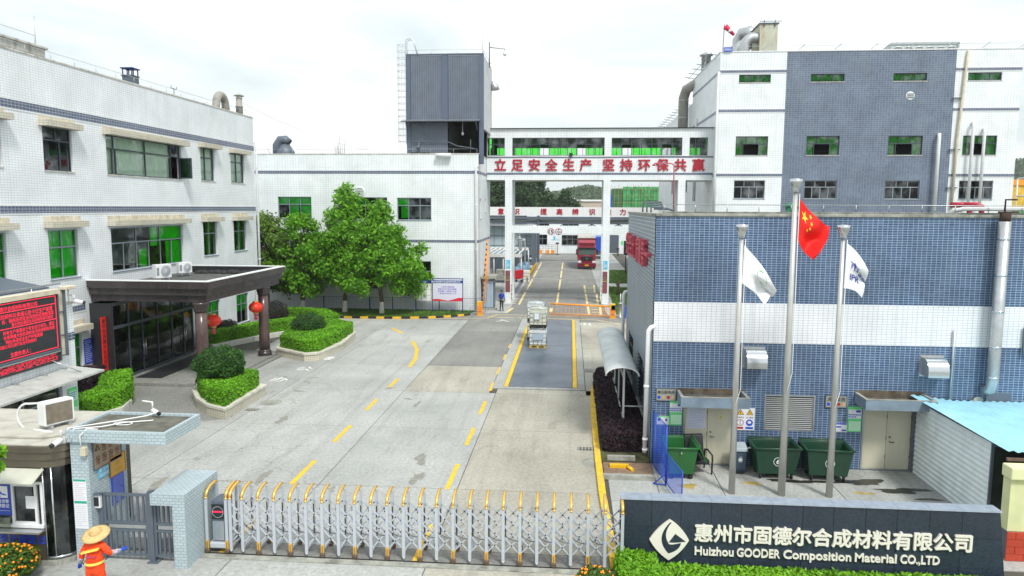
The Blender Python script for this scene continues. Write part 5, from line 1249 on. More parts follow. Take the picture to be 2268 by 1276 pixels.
# ================================================================== SLIDING GATE
sg = thing('retractable_gate', 'silver concertina sliding gate with gold arched caps across the entrance', 'gate', (-4, 16.2, 0))
YF, YB = 15.97, 16.52
dr = MB(); dr.box(-8.5, -8.2, YF + 0.05, YB - 0.05, 0.28, 1.28); dr.build('drive_cabinet', m_iron, sg, bevel=0.01)
m = MB(FY(YF + 0.05)); m.box(-8.5, -8.2, 0, 0.012, 0.83, 1.2); m.build('display_panel', m_black, sg)
m = MB(FY(YF + 0.035)); m.lathe((-8.35, 0.0, 1.01), [(0.13, -0.002), (0.14, -0.002)], 24, axis='y', cap=False); m.build('panel_ring', m_gatealu, sg)
m = MB(FY(YF + 0.035)); m.box(-8.47, -8.23, 0, 0.004, 1.0, 1.035); m.build('lit_text', m_led, sg)
m = MB(FY(YF + 0.05)); m.box(-8.49, -8.21, 0, 0.008, 0.3, 0.78); m.build('plate', m_chrome, sg)
m = MB(); m.box(-8.56, -8.14, YF - 0.02, YB, 0.12, 0.27); m.build('bumper', m_gatealu, sg, bevel=0.03)
def arch(x, parent, z0=1.39):
    m = MB(); pts = [(x, YF, z0), (x, YF + 0.015, z0 + 0.07), (x, YF + 0.09, z0 + 0.14), (x, YF + 0.22, z0 + 0.19), (x, YB - 0.12, z0 + 0.22), (x, YB, z0 + 0.19)]
    m.tube(pts, [0.034, 0.037, 0.04, 0.04, 0.038, 0.034], 6); m.lathe((x, YF, z0 - 0.04), [(0.03, 0), (0.04, 0.02), (0.036, 0.05)], 8)
    return m.build('cap', m_gold, parent)
m_whl = pm('wheel_brown', (0.12, 0.08, 0.05), 0.6)
def wheelfoot(x, parent):
    m = MB(); m.box(x - 0.04, x + 0.04, YF - 0.03, YF + 0.03, 0.09, 0.33); m.build('wheel_bracket', m_gold, parent, bevel=0.008); m = MB(); m.box(x - 0.03, x + 0.03, YB - 0.02, YB + 0.04, 0.09, 0.25); m.build('wheel_bracket', m_gold, parent)
    m = MB(); m.box(x - 0.012, x + 0.012, YF - 0.036, YF - 0.03, 0.13, 0.29); m.build('slot', m_golddk, parent)
    m = MB(); m.lathe((x, YF - 0.045, 0.07), [(0.0, 0), (0.03, -0.01), (0.065, 0), (0.065, 0.05), (0.0, 0.05)], 14, axis='y'); m.build('wheel', m_whl, parent); m = MB(); m.lathe((x, YB + 0.02, 0.07), [(0.065, 0), (0.065, 0.04)], 12, axis='y'); m.build('wheel', m_whl, parent)
def post(x, wheel, tall=True):
    m = MB(); m.box(x - 0.035, x + 0.035, YF - 0.02, YF + 0.02, 0.1, 1.38); m.box(x - 0.03, x + 0.03, YB - 0.02, YB + 0.02, 0.1, 1.5); m.box(x - 0.02, x + 0.02, YF + 0.02, YB - 0.02, 0.16, 0.2)
    p = m.build('post', m_gatealu, sg); arch(x, p)
    m = MB(); m.box(x - 0.012, x + 0.012, YB - 0.03, YB - 0.021, 0.35, 1.1); m.build('slide_slot', m_rubber, p)
    if wheel: wheelfoot(x, p)
    else:
        m = MB(); m.lathe((x, YF, 0.05), [(0.02, 0), (0.035, 0.05)], 8); m.build('foot', m_gatealu, p)
    return p
for x, wh in ((-8.61, 1), (-8.12, 1), (-8.02, 0)): post(x, wh)
# repeated posts share the meshes of two master posts
dx = 0.3915; x0 = -7.73
pa = post(x0, False); pb = post(x0 + dx, True)
def clone(o, parent, dxx):
    c = o.copy(); COL.objects.link(c); c.parent = parent; c.location = (o.location.x + dxx, o.location.y, o.location.z)
    for ch_ in list(o.children):
        g = ch_.copy(); COL.objects.link(g); g.parent = c
    return c
for k in range(2, 24): clone(pb if k % 2 else pa, sg, dx * (k - k % 2))
# lattice bars: front and rear layers
masters = []
for layer, yy_ in ((0, YF + 0.035), (1, YB - 0.045)):
    for lv in range(3):
        for s in (0, 1):
            za, zb = (0.3 + lv * 0.29, 0.3 + lv * 0.29 + 0.36) if s else (0.3 + lv * 0.29 + 0.36, 0.3 + lv * 0.29)
            m = MB(); a = Vector((x0 + 0.03, yy_ + s * 0.014, za)); b = Vector((x0 + dx - 0.03, yy_ + s * 0.014, zb)); m.tube([a, b], 0.019, 4); 
            o = m.build('lattice_bar', m_gatealu, sg); masters.append(o)
    m = MB()
    for lv in range(3):
        for zz in (0.3 + lv * 0.29 + 0.18,): m.lathe((x0 + dx / 2, yy_ - 0.03, zz), [(0.016, 0), (0.016, 0.06)], 8, axis='y')
    m.lathe((x0 + dx * 0.86, yy_ - 0.03, 1.2), [(0.014, 0), (0.014, 0.05)], 8, axis='y')
    o = m.build('pivot', m_rubber, sg, kind='stuff'); masters.append(o)
for k in range(1, 23):
    for o in masters: c = o.copy(); COL.objects.link(c); c.parent = sg; c.location = (o.location.x + dx * k, o.location.y, o.location.z)
for o in masters: c = o.copy(); COL.objects.link(c); c.parent = sg; c.location = (o.location.x - dx * 0.8, o.location.y, o.location.z)
m = MB(); z_ = 0.9
for k in range(22):
    u = x0 + dx * k; m.tube([(u, YF + 0.02, 0.78), (u + dx * 0.25, YF + 0.03, 0.67), (u + dx * 0.6, YF + 0.03, 0.6), (u + dx, YF + 0.02, 0.6)], 0.007, 4, cap=False)
m.build('cable', m_rubber, sg)
m = MB(); m.box(-8.6, 1.25, 15.955, 15.975, 0.0, 0.012); m.build('ground_rail', m_rubber, label='dark steel guide rail let into the ground under the sliding gate', cat='rail', loc=(-3.6, 15.96, 0))

# ================================================================== NAME WALL
nw = thing('company_name_wall', 'long charcoal granite wall with cream company name letters and a diamond logo', 'sign wall', (5.5, 16.35, 0))
cuts = [1.27, 1.95, 2.62, 3.3, 3.98, 4.66, 5.34, 6.02, 6.72, 7.4, 8.1, 8.8, 9.75]
zr = [0.0, 0.28, 0.98, 1.625]
for i in range(12):
    for j in range(3):
        a, b = cuts[i] + 0.0035, cuts[i + 1] - 0.0035; z0, z1 = zr[j] + 0.0035, zr[j + 1] - 0.0035
        m = MB()
        if i == 11:   # raked right end
            e = lambda z: 9.8 - 0.21 * z / 1.63
            m.extr([(a, z0), (e(z0), z0), (e(z1), z1), (a, z1)], 16.2, 16.225, 'y')
        else: m.box(a, b, 16.2, 16.225, z0, z1)
        m.build('granite_slab', m_blackstone, nw, bevel=0.003)
m = MB(); m.extr([(1.29, 0), (9.77, 0), (9.57, 1.622), (1.29, 1.622)], 16.226, 16.56, 'y'); m.build('core', m_iron, nw)
for i in range(12):
    m = MB(); a, b = cuts[i] + 0.003 - (0.03 if i == 0 else 0), min(cuts[i + 1], 9.62) - 0.003
    m.extr([(16.17, 1.625), (16.18, 1.655), (16.56, 1.65), (16.56, 1.625)], a, b, 'x'); m.build('top_stone', m_stonetop, nw)
T = FY(16.2)
cn = '惠州市固德尔合成材料有限公司'
for i, c in enumerate(cn):
    m = MB(T); char(m, c, 3.14 + i * 0.4385, 0.895, 0.44, 0.004, 0.05, 0.028); m.build('letter', m_letter, nw, recalc=False)
for s, a, b in (('Huizhou', 2.95, 3.83), ('GOODER', 3.9, 4.87), ('Composition', 4.94, 6.44), ('Material', 6.52, 7.43), ('CO.,LTD', 7.51, 8.36)):
    v, f = glyph(s, 0.02, 0.5); ys_ = [p[1] for p in v]; k = 0.265
    m = MB(T); xs_ = [p[0] for p in v]; sx = (b - a) / (max(xs_) - min(xs_))
    m.add([(a + (p[0] - min(xs_)) * sx, 0.004 + (p[2] + 0.5) * 0.035, 0.46 + 0 * p[1] + (p[1] - 0.35) * k * 1.05 + 0.0) for p in v], f); m.build('lettering', m_letter, nw, recalc=False)
# logo: diamond with rounded sides and a swept inner mark
def bez(p0, p1, p2, n=8): return [((1 - t) ** 2 * p0[0] + 2 * t * (1 - t) * p1[0] + t * t * p2[0], (1 - t) ** 2 * p0[1] + 2 * t * (1 - t) * p1[1] + t * t * p2[1]) for t in [k / n for k in range(n + 1)]]
lc = (2.36, 0.70); Rr = 0.45
def lp(x, y): return (lc[0] + x * Rr, lc[1] + y * 0.49)
out_ = bez((0, 1), (0.62, 0.68), (1, 0.02)) + bez((1, 0.02), (0.65, -0.62), (0, -1))[1:] + bez((0, -1), (-0.65, -0.62), (-1, 0))[1:] + bez((-1, 0), (-0.62, 0.6), (0, 1))[1:-1]
m = MB(T); m.add([(lp(x, y)[0], 0.004, lp(x, y)[1]) for x, y in out_] + [(lp(x, y)[0], 0.05, lp(x, y)[1]) for x, y in out_], [tuple(range(len(out_), 2 * len(out_)))] + [(i, (i + 1) % len(out_), len(out_) + (i + 1) % len(out_), len(out_) + i) for i in range(len(out_))]); m.build('logo', m_letter, nw, recalc=False)
sw = bez((0.03, 0.88), (-0.78, 0.05), (-0.02, -0.66), 12) + bez((-0.02, -0.66), (0.55, -0.5), (0.6, -0.12), 8)[1:] + [(0.15, -0.22)] + bez((0.0, -0.2), (-0.38, 0.3), (0.1, 0.86), 10)
m = MB(T); m.add([(lp(x, y)[0], 0.0525, lp(x, y)[1]) for x, y in sw], [tuple(range(len(sw)))]); m.build('logo_cut', m_blackstone, nw, recalc=False)
sw = [(0.12, -0.06), (0.32, 0.3), (0.62, 0.02), (0.98, 0.0), (0.62, -0.06)]
sw = [(-0.02, -0.12), (0.3, 0.32), (0.85, -0.05), (0.3, -0.12)]
m = MB(T); m.add([(lp(x, y)[0], 0.0525, lp(x, y)[1]) for x, y in sw], [tuple(range(len(sw)))]); m.build('logo_cut', m_blackstone, nw, recalc=False)
hedge('front_hedge', 'bright lime green hedge along the foot of the company name wall', [(2.1, 14.0), (10.6, 14.0), (10.6, 16.02), (2.1, 16.02)], 0.0, 0.2, 1000, m_lf_lime, 51, 0.06)
hedge('front_hedge', 'taller block of lime green hedge at the left foot of the company name wall', [(1.15, 14.3), (2.15, 14.3), (1.95, 16.0), (1.2, 16.1)], 0.0, 0.46, 1500, m_lf_lime, 52, 0.06, wob=0.09)
def kumquat(label, x, y, z, rx, rz, n, nf, seed):
    t = thing('kumquat_bush', label, 'bush', (x, y, 0), 'potted kumquat bushes with orange fruit')
    m = MB(); m.lathe((x, y, 0), [(0.2, 0), (0.26, 0.25), (0.28, 0.26), (0.28, 0.3), (0.2, 0.3)], 16); m.build('pot', m_red, t)
    m = MB(); m.tube([(x, y, 0.25), (x, y, z)], 0.03, 6); m.build('trunk', m_bark, t)
    leaves_blobs('foliage', [((x, y, z), (rx, rx, rz))], n, 0.05, m_lf_kum, t, seed, 0.5)
    rg = random.Random(seed); mo = pm('kumquat_orange', (0.95, 0.3, 0.01), 0.35)
    f0 = None
    for i in range(nf):
        a = rg.random() * 6.28; b_ = rg.uniform(-0.3, 1.2); px, py, pz = x + rx * math.cos(a) * math.cos(b_), y + rx * math.sin(a) * math.cos(b_), z + rz * math.sin(b_)
        if f0 is None:
            m = MB(); m.sphere((0, 0, 0), 0.028, 8, 6); me = m.mesh('fruit', mo); f0 = me
        o = bpy.data.objects.new('fruit', f0); COL.objects.link(o); o.parent = t; o.location = (px - x, py - y, pz)
kumquat('round kumquat bush full of orange fruit in front of the guard booth', -12.45, 14.2, 0.42, 0.74, 0.34, 6000, 150, 61)
kumquat('small kumquat bush at the right foot of the sliding gate', 0.62, 14.9, 0.3, 0.42, 0.26, 2600, 60, 62)
t = thing('overhanging_branch', 'bright green leafy branch hanging over the booth roof at the left edge', 'tree', (-13.3, 13.6, 0)); m = MB(); m.tube([(-13.6, 13.2, 0), (-13.6, 13.3, 2.0), (-12.5, 13.7, 2.9)], [0.09, 0.07, 0.02], 8); m.tube([(-13.6, 13.3, 2.0), (-14.4, 13.8, 3.6)], [0.06, 0.02], 6); m.build('trunk', m_bark, t)
leaves_blobs('crown', [((-12.25, 13.8, 3.12), (0.42, 0.3, 0.17)), ((-12.3, 13.8, 2.8), (0.4, 0.3, 0.15)), ((-12.6, 13.7, 4.1), (0.4, 0.3, 0.2)), ((-12.5, 13.8, 3.65), (0.25, 0.2, 0.12))], 2300, 0.09, m_lf_lime, t, 63, 0.3)

# ================================================================== SUBSTATION (blue tiled building)
sb = thing('substation_building', 'blue tiled utility building with a white belt on the right behind the flagpoles', 'building', (10, 28, 0))
T = FY(23.2)
holes = [(3.72, 5.33, 0.02, 2.1), (9.33, 10.9, 0.02, 2.15), (6.27, 7.85, 1.22, 2.38)]
m = MB(T); wallholes(m, 2.7, 22, 0, 4.05, holes, thick=0.25); m.build('lower_wall', t_blue, sb)
m = MB(T); m.box(2.7, 22, -0.25, 0, 5.33, 8.05); m.build('upper_wall', t_blue, sb)
m = MB(T); m.box(2.7, 22, -0.25, 0.012, 4.05, 5.33); m.build('white_belt', t_wbelt, sb)
T2 = FXm(2.7)
m = MB(T2); wallholes(m, -34.2, -23.21, 0, 8.05, [(-32.7, -30.3, 0.9, 2.8), (-28.3, -25.9, 0.9, 2.75)], thick=0.25); m.build('side_wall', t_blueside, sb)
for a, b in ((-32.7, -30.3), (-28.3, -25.9)): window(T2, sb, a, b, 0.9, 2.8 if b < -29 else 2.75, 3, 0.3, glass=m_gl_dark, frame=m_dkframe, rec=0.08)
m = MB(); m.box(2.96, 22, 34.0, 34.2, 0, 8.05); m.box(2.96, 22, 23.5, 34, 7.5, 7.6); m.build('roof', m_roof, sb)
m = MB(); m.box(2.66, 22, 23.16, 23.5, 8.05, 8.14); m.box(2.66, 3.0, 23.5, 34.24, 8.05, 8.14); m.box(3.0, 22, 23.95, 24.25, 8.06, 8.2); m.build('coping', m_mossy, sb, bevel=0.015)
m = MB(T)
m.tube([(3.0, -0.6, 8.42), (22, -0.6, 8.42)], 0.012, 5)
for k in range(20): m.tube([(3.0 + k, -0.6, 8.2), (3.0 + k, -0.6, 8.42)], 0.012, 5)
m.build('roof_rail', m_steel, sb)
# doors, louvre
m_door = pm('cream_door', (0.62, 0.6, 0.47), 0.5, var=0.05, vs=2, dirt=0.3, dcol=(0.35, 0.3, 0.2))
def door(T, parent, u0, u1, z0, z1, leaves):
    m = MB(T); m.box(u0, u0 + .05, -0.1, 0.015, z0, z1); m.box(u1 - .05, u1, -0.1, 0.015, z0, z1); m.box(u0 + .05, u1 - .05, -0.1, 0.015, z1 - .05, z1); m.box(u0 + .05, u1 - .05, -0.1, 0.01, z0, z0 + 0.03); d0 = m.build('door_frame', m_steel, parent)
    for a, b, hs in leaves:
        m = MB(T); m.box(a, b, -0.07, -0.02, z0 + 0.03, z1 - 0.05); d = m.build('door', m_door, parent, bevel=0.005)
        if hs is not None:
            m = MB(T); m.tube([(hs, -0.02, 0.95), (hs, 0.04, 0.95), (hs + 0.12, 0.05, 0.95)], 0.012, 6); m.lathe((hs, 0.0, 1.1), [(0.025, -0.01), (0.025, 0.01)], 12, axis='y'); m.build('handle', m_black, d)
        m = MB(T); hx = b - 0.015 if (hs is None or hs < (a + b) / 2) else a + 0.005
        for z in (0.4, 1.0, 1.7): m.box(hx, hx + 0.014, -0.02, -0.01, z, z + 0.12)
        m.build('hinges', m_iron, d)
    return d0
door(T, sb, 3.72, 5.33, 0.02, 2.1, [(3.78, 4.5, None), (4.51, 5.27, 4.6)])
door(T, sb, 9.33, 10.9, 0.02, 2.15, [(9.39, 10.1, None), (10.11, 10.84, 10.2)])
m = MB(T); m.box(6.27, 6.32, -0.15, 0.01, 1.22, 2.38); m.box(7.8, 7.85, -0.15, 0.01, 1.22, 2.38); m.box(6.32, 7.8, -0.15, 0.01, 1.22, 1.26); m.box(6.32, 7.8, -0.15, 0.01, 2.34, 2.38); lf = m.build('louvre_frame', m_steel, sb)
for k in range(17):
    z = 1.275 + k * 0.0625; m = MB(T); m.quad((6.32, 0.0, z - 0.01), (7.8, 0.0, z - 0.01), (7.8, -0.05, z + 0.022), (6.32, -0.05, z + 0.022)); m.build('slat', pm('louvre_grey', (0.36, 0.38, 0.38), 0.5) if k == 0 else bpy.data.materials['louvre_grey'], lf, recalc=False)
m = MB(T); m.box(6.3, 7.83, -0.12, -0.1, 1.22, 2.38); m.build('louvre_back', m_black, lf)
def door_canopy(u0, u1, z, parent):
    m = MB(T); m.box(u0, u1, 0.82, 0.9, z - 0.2, z + 0.12); m.box(u0, u0 + 0.08, 0.0, 0.82, z - 0.2, z + 0.12); m.box(u1 - 0.08, u1, 0, 0.82, z - 0.2, z + 0.12); c_ = m.build('door_canopy', pm('canopy_render', (0.2, 0.27, 0.34), 0.8, var=0.15, vs=3) if 'canopy_render' not in bpy.data.materials else bpy.data.materials['canopy_render'], parent)
    m = MB(T); m.box(u0 + 0.08, u1 - 0.08, 0.0, 0.82, z - 0.18, z - 0.02); m.box(u0, u1, 0.0, 0.01, z + 0.0, z + 0.2); m.build('canopy_slab', pm('rusty_slab', (0.12, 0.095, 0.07), 0.95, var=0.5, vs=3, bump=0.4, dirt=0.7, dcol=(0.3, 0.29, 0.24)) if 'rusty_slab' not in bpy.data.materials else bpy.data.materials['rusty_slab'], c_)
    m = MB(T); m.box(u0 - .005, u1 + .005, 0.815, 0.905, z + 0.12, z + 0.135); m.box(u0 - .005, u0 + .085, 0, 0.815, z + 0.12, z + 0.135); m.box(u1 - .085, u1 + .005, 0, 0.815, z + 0.12, z + 0.135); m.build('canopy_rim', m_mossy, c_)
door_canopy(3.5, 5.6, 2.34, sb); door_canopy(9.05, 11.15, 2.4, sb)
def vent_hood(label, u0, z0):
    t = thing('vent_hood', label, 'vent', (u0 + 0.3, 23.1, z0), 'steel vent hoods on the blue wall')
    prof = [(0.0, 0.62), (0.14, 0.62)] + [(0.14 + 0.38 * math.sin(a), 0.24 + 0.38 * math.cos(a)) for a in [k * math.pi / 12 for k in range(1, 7)]] + [(0.52, 0.06), (0.5, 0.06), (0.5, 0.24)]
    m = MB(T); m.add([(u0, n_, z0 + z) for n_, z in prof[:9]] + [(u0 + 0.62, n_, z0 + z) for n_, z in prof[:9]], [(i, i + 1, 10 + i, 9 + i) for i in range(8)], True); m.build('curved_cover', m_chrome, t, recalc=False)
    for u in (u0, u0 + 0.62): m = MB(T); m.add([(u, n_, z0 + z) for n_, z in prof[:9]] + [(u, 0.0, z0 + 0.06)], [tuple(range(10))]); m.build('side_cheek', m_steel, t, recalc=False)
    m = MB(T); m.box(u0 - 0.04, u0 + 0.66, 0, 0.02, z0, z0 + 0.68); m.build('flange', m_steel, t)
vent_hood('curved bright steel vent hood above the space between door and louvre, left one', 5.56, 3.26)
vent_hood('curved bright steel vent hood near the silver duct, right one', 11.0, 3.1)
du = thing('exhaust_duct', 'tall silver exhaust duct running down the blue wall at the right', 'duct', (13.0, 23.0, 2.7))
m = MB(); m.tube([(13.0, 22.9, 7.95), (13.0, 22.9, 3.1), (13.0, 22.95, 2.8), (12.9, 23.15, 2.7)], 0.17, 18); m.build('pipe', m_steel, du)
m = MB()
for z in (7.4, 6.3, 5.2, 4.1, 3.15): m.lathe((13.0, 22.9, z), [(0.18, 0), (0.18, 0.05)], 18)
m.build('joint_bands', m_chrome, du)
m = MB(); m.lathe((13.0, 22.9, 7.95), [(0.15, 0), (0.15, 0.25)], 12); m.box(12.8, 13.35, 22.85, 22.95, 8.2, 8.25); m.tube([(12.97, 22.9, 8.2), (12.97, 22.9, 8.6), (13.3, 22.9, 8.6)], 0.03, 5); m.build('rusty_top', pm('rusty_black', (0.05, 0.03, 0.022), 0.9, var=0.4), du)
m = MB(); m.tube([(12.75, 23.18, 2.35), (12.75, 23.1, 2.35)], 0.15, 16); m.build('round_vent', m_mossy, sb); m = MB(T); m.box(13.0, 13.75, 0, 0.03, 2.2, 2.62); m.build('wall_panel', m_iron, sb)
downpipe('downpipe', sb, [(2.72, 23.1, 4.55), (2.6, 23.05, 4.52), (2.52, 23.05, 4.4), (2.5, 23.05, 0.4)], 0.075, clips=[(2.5, 23.05, 0.85), (2.5, 23.05, 2.6), (2.5, 23.05, 0.5)])
downpipe('downpipe', sb, [(2.9, 34.35, 4.4), (2.62, 34.35, 4.35), (2.55, 34.35, 4.2), (2.55, 34.35, 0.1)], 0.08)
downpipe('cable_conduit', sb, [(11.9, 23.12, 4.6), (11.9, 23.12, 2.4)], 0.03, m_steel)
downpipe('cable_conduit', sb, [(13.95, 23.12, 4.7), (13.95, 23.12, 3.9), (14.3, 23.12, 3.85)], 0.04, m_iron)
for uu_, cc in ((-38.3, '高'), (-35.6, '压'), (-32.2, '配')):
    pass
for i, c in enumerate('安全至上质量第一'):
    m = MB(T2); char(m, c, -33.15 + i * 1.08 + (0.75 if i > 3 else 0), 6.72 , 1.0, 0.02, 0.14, 0.02); m.build('letter', m_redpink, sb, recalc=False)
# boards on the blue wall
TW = FY(23.188)
m_sl = pm('sign_silver', (0.42, 0.42, 0.36), 0.4, 0.3, var=0.05)
def warnsign(label, u0, u1, z0, z1, txt_):
    b = board('room_sign', label, TW, u0, u1, z0, z1, m_sl, fr=m_iron); w_ = (u1 - u0) / (len(txt_) + 0.4)
    m = MB(TW)
    for i, c in enumerate(txt_): char(m, c, u0 + (i + 0.7) * w_, z0 + (z1 - z0) * 0.7, w_ * 1.02, 0.022, 0, 0.03)
    m.build('lettering', m_black, b, recalc=False)
    for i, mm in enumerate((m_blue, m_yellow, m_red, m_yellow)):
        u = u0 + (i + 0.5) * (u1 - u0) / 4; z = z0 + (z1 - z0) * 0.26; m = MB(TW); k = 3 if mm is m_yellow else 14; r_ = 0.055
        m.add([(u + r_ * math.cos(math.pi / 2 + 2 * math.pi * q / k), 0.023, z + r_ * math.sin(math.pi / 2 + 2 * math.pi * q / k)) for q in range(k)], [tuple(range(k))]); m.build('symbol', mm, b, recalc=False)
warnsign('silver room sign reading high voltage switch room above the green poster', 2.85, 3.45, 2.12, 2.5, '高压配电房')
warnsign('silver room sign of the fire pump room left of the double door', 8.17, 8.8, 2.04, 2.4, '消防泵房')
def gposter(label, u0, u1, z0, z1, sd):
    b = board('green_poster', label, TW, u0, u1, z0, z1, m_siggreen, 'poster', 0.008); H_ = z1 - z0
    m = MB(TW); m.box(u0 + 0.01, u1 - 0.01, 0.009, 0.011, z0 + H_ * 0.53, z0 + H_ * 0.88); m.build('white_field', m_sigwhite, b)
    textlines(TW, b, u0 + 0.02, u1 - 0.02, z0 + H_ * 0.55, z0 + H_ * 0.72, 2, m_blue, 0.012, sd, 0.6); m = MB(TW); m.box(u0 + 0.25, u1 - 0.03, 0.012, 0.0125, z0 + H_ * 0.77, z0 + H_ * 0.86); m.build('blue_block', m_blue, b)
    m = MB(TW); m.box(u0 + 0.05, u1 - 0.02, 0.009, 0.0105, z0 + H_ * 0.05, z0 + H_ * 0.42); m.build('mint_field', bpy.data.materials['poster_mint'], b); textlines(TW, b, u0 + 0.08, u1 - 0.05, z0 + H_ * 0.08, z0 + H_ * 0.4, 6, m_siggreen, 0.012, sd + 1, 0.25)
gposter('tall green poster under the switch room sign', 3.28, 3.68, 1.3, 2.12, 3); gposter('tall green poster left of the cream double door', 8.87, 9.29, 1.24, 2.07, 5)
b = board('small_notice', 'small white notice with two pictures left of the green poster', TW, 2.87, 3.27, 1.31, 1.6, m_sigwhite, 'poster', 0.007); m = MB(TW); m.box(2.88, 3.26, 0.008, 0.009, 1.55, 1.59); m.build('heading', m_siggreen, b); m = MB(TW); m.box(2.91, 3.0, 0.008, 0.009, 1.44, 1.51); m.box(3.15, 3.21, 0.008, 0.009, 1.43, 1.51); m.build('pictures', m_navy, b)
b = board('small_notice', 'small white and blue notice beside the right green poster', TW, 8.48, 8.86, 1.23, 1.53, m_sigwhite, 'poster', 0.007); m = MB(TW); m.box(8.49, 8.85, 0.008, 0.009, 1.47, 1.52); m.box(8.52, 8.68, 0.008, 0.009, 1.37, 1.42); m.box(8.7, 8.84, 0.008, 0.009, 1.26, 1.31); m.build('heading', m_blue, b)
TD = FY(23.222)
b = board('door_notice', 'pale printed notice sheet on the left leaf of the single door', TD, 3.86, 4.44, 1.2, 1.88, pm('notice_lilac', (0.62, 0.66, 0.8), 0.5), 'poster', 0.007); m = MB(TD); m.box(3.86, 4.44, 0.008, 0.0095, 1.88, 1.95); m.build('heading', pm('heading_green', (0.05, 0.35, 0.18), 0.5), b); textlines(TD, b, 3.9, 4.4, 1.23, 1.85, 12, pm('notice_print', (0.25, 0.3, 0.55), 0.5), 0.008, 13, 0.3)
b = board('door_sticker', 'small yellow warning triangle sticker on the single door', TD, 4.86, 4.99, 1.52, 1.65, pm('pale_yellow', (0.75, 0.7, 0.3), 0.5), 'sticker', 0.006); m = MB(TD); m.tube([(4.925, 0.008, 1.63), (4.88, 0.008, 1.545), (4.97, 0.008, 1.545), (4.925, 0.008, 1.63)], 0.006, 4); m.build('triangle', m_black, b)
b = board('warning_board', 'white board with two yellow triangles and two round symbols behind the left flagpole', TW, 5.37, 5.98, 1.2, 1.93, m_sigwhite, 'sign', 0.012)
def tri(m, u, z, r_, n_): m.add([(u + r_ * math.cos(math.pi / 2 + 2.0944 * q), n_, z + r_ * math.sin(math.pi / 2 + 2.0944 * q)) for q in range(3)], [(0, 1, 2)])
m = MB(TW); tri(m, 5.53, 1.77, 0.13, 0.013); tri(m, 5.82, 1.77, 0.13, 0.013); m.build('triangle_edge', m_black, b, recalc=False)
m = MB(TW); tri(m, 5.53, 1.77, 0.1, 0.015); tri(m, 5.82, 1.77, 0.1, 0.015); m.build('triangle', m_yellow, b, recalc=False)
m = MB(TW); m.box(5.522, 5.538, 0.015, 0.017, 1.76, 1.83); m.box(5.522, 5.538, 0.015, 0.017, 1.73, 1.748); m.quad((5.83, 0.017, 1.84), (5.79, 0.017, 1.76), (5.83, 0.017, 1.77), (5.81, 0.017, 1.71), (5.85, 0.017, 1.79), (5.81, 0.017, 1.78)); m.build('mark', m_black, b, recalc=False)
m = MB(TW)
for i, c in enumerate('当心触电'): char(m, c, 5.73 + i * 0.058, 1.62, 0.055, 0.014, 0, 0.02)
for i, c in enumerate('注意安全'): char(m, c, 5.45 + i * 0.058, 1.62, 0.055, 0.014, 0, 0.02)
m.build('lettering', m_black, b, recalc=False)
m = MB(TW); m.lathe((5.53, 0.014, 1.45), [(0.09, 0), (0.11, 0)], 20, axis='y', cap=False); m.box(5.43, 5.63, 0.013, 0.015, 1.24, 1.31); m.build('red_symbol', m_red, b, recalc=False)
m = MB(TW); m.lathe((5.53, 0.0145, 1.5), [(0.0, 0), (0.018, 0)], 10, axis='y', cap=False); m.tube([(5.53, 0.0145, 1.48), (5.53, 0.0145, 1.43), (5.5, 0.0145, 1.38)], 0.006, 4); m.tube([(5.53, 0.0145, 1.43), (5.56, 0.0145, 1.38)], 0.006, 4); m.build('walker', m_black, b)
m = MB(TW); m.lathe((5.82, 0.014, 1.45), [(0.0, 0), (0.11, 0)], 20, axis='y', cap=False); m.box(5.7, 5.94, 0.013, 0.015, 1.24, 1.31); m.build('blue_symbol', m_blue, b, recalc=False)
m = MB(TW); m.sphere((5.82, 0.015, 1.46), (0.06, 0.002, 0.05)); m.build('helmet_mark', m_sigwhite, b)
# roof pipes of the substation
rp = thing('roof_pipes', 'bundle of grey bent pipes on the roof at the left rear of the blue building', 'pipes', (3.6, 32.6, 8.1))
for k in range(3): m = MB(); m.tube([(3.22 + k * 0.14, 33 - k * 0.4, 7.6), (3.22 + k * 0.14, 33 - k * 0.4, 8.55 - k * 0.1)] + [(4.05, 33 - k * 0.4, 8.56 - k * 0.1)], 0.045, 8); m.build('pipe', m_iron, rp); m = MB()
m.tube([(3.6, 32, 8.28), (4.2, 32, 8.28), (4.4, 31.5, 8.2)], 0.045, 8); m.build('pipe', m_iron, rp)
rp = thing('red_roof_pipes', 'pair of thick red pipes lying on the roof behind the silver duct', 'pipes', (17, 33, 8.1))
for k in range(2): m = MB(); m.tube([(16.45 + k * 0.5, 33, 8.5), (17.0 + k * 0.4, 33 - k * .2, 8.5), (17.15 + k * 0.42, 32.9 - k * .2, 8.42), (17.2 + k * 0.42, 32.8, 7.6)], 0.12, 12); m.build('pipe', bpy.data.materials.get('red_pipe') or pm('red_pipe', (0.4, 0.01, 0.04), 0.4), rp)
m = MB(); m.tube([(17.9, 33, 8.36), (21.8, 33, 8.33)], 0.07, 10); m.build('grey_pipe', m_steel, rp)
rp = thing('white_roof_duct', 'long white pipe lying on the edge of the blue building roof', 'pipe', (14, 23.8, 8.2)); m = MB(); m.tube([(12.0, 24.1, 8.22), (12.3, 23.9, 8.32), (22, 23.9, 8.34)], 0.07, 10); m.build('pipe', m_pvc, rp)
lp_ = thing('pink_lamp_arm', 'thin pink lamp post with a horizontal arm standing on the blue building roof', 'lamp post', (4.55, 33, 7.6)); m = MB(); m.tube([(4.6, 33, 7.6), (4.55, 33, 10.2), (4.45, 33, 10.28), (3.72, 33, 10.29), (3.66, 33, 10.24)], 0.03, 8); m.build('post', pm('pink_paint', (0.5, 0.14, 0.2), 0.5), lp_); m = MB(); m.sphere((3.66, 33, 10.21), (0.08, 0.05, 0.04)); m.build('lamp_head', m_redpink, lp_)
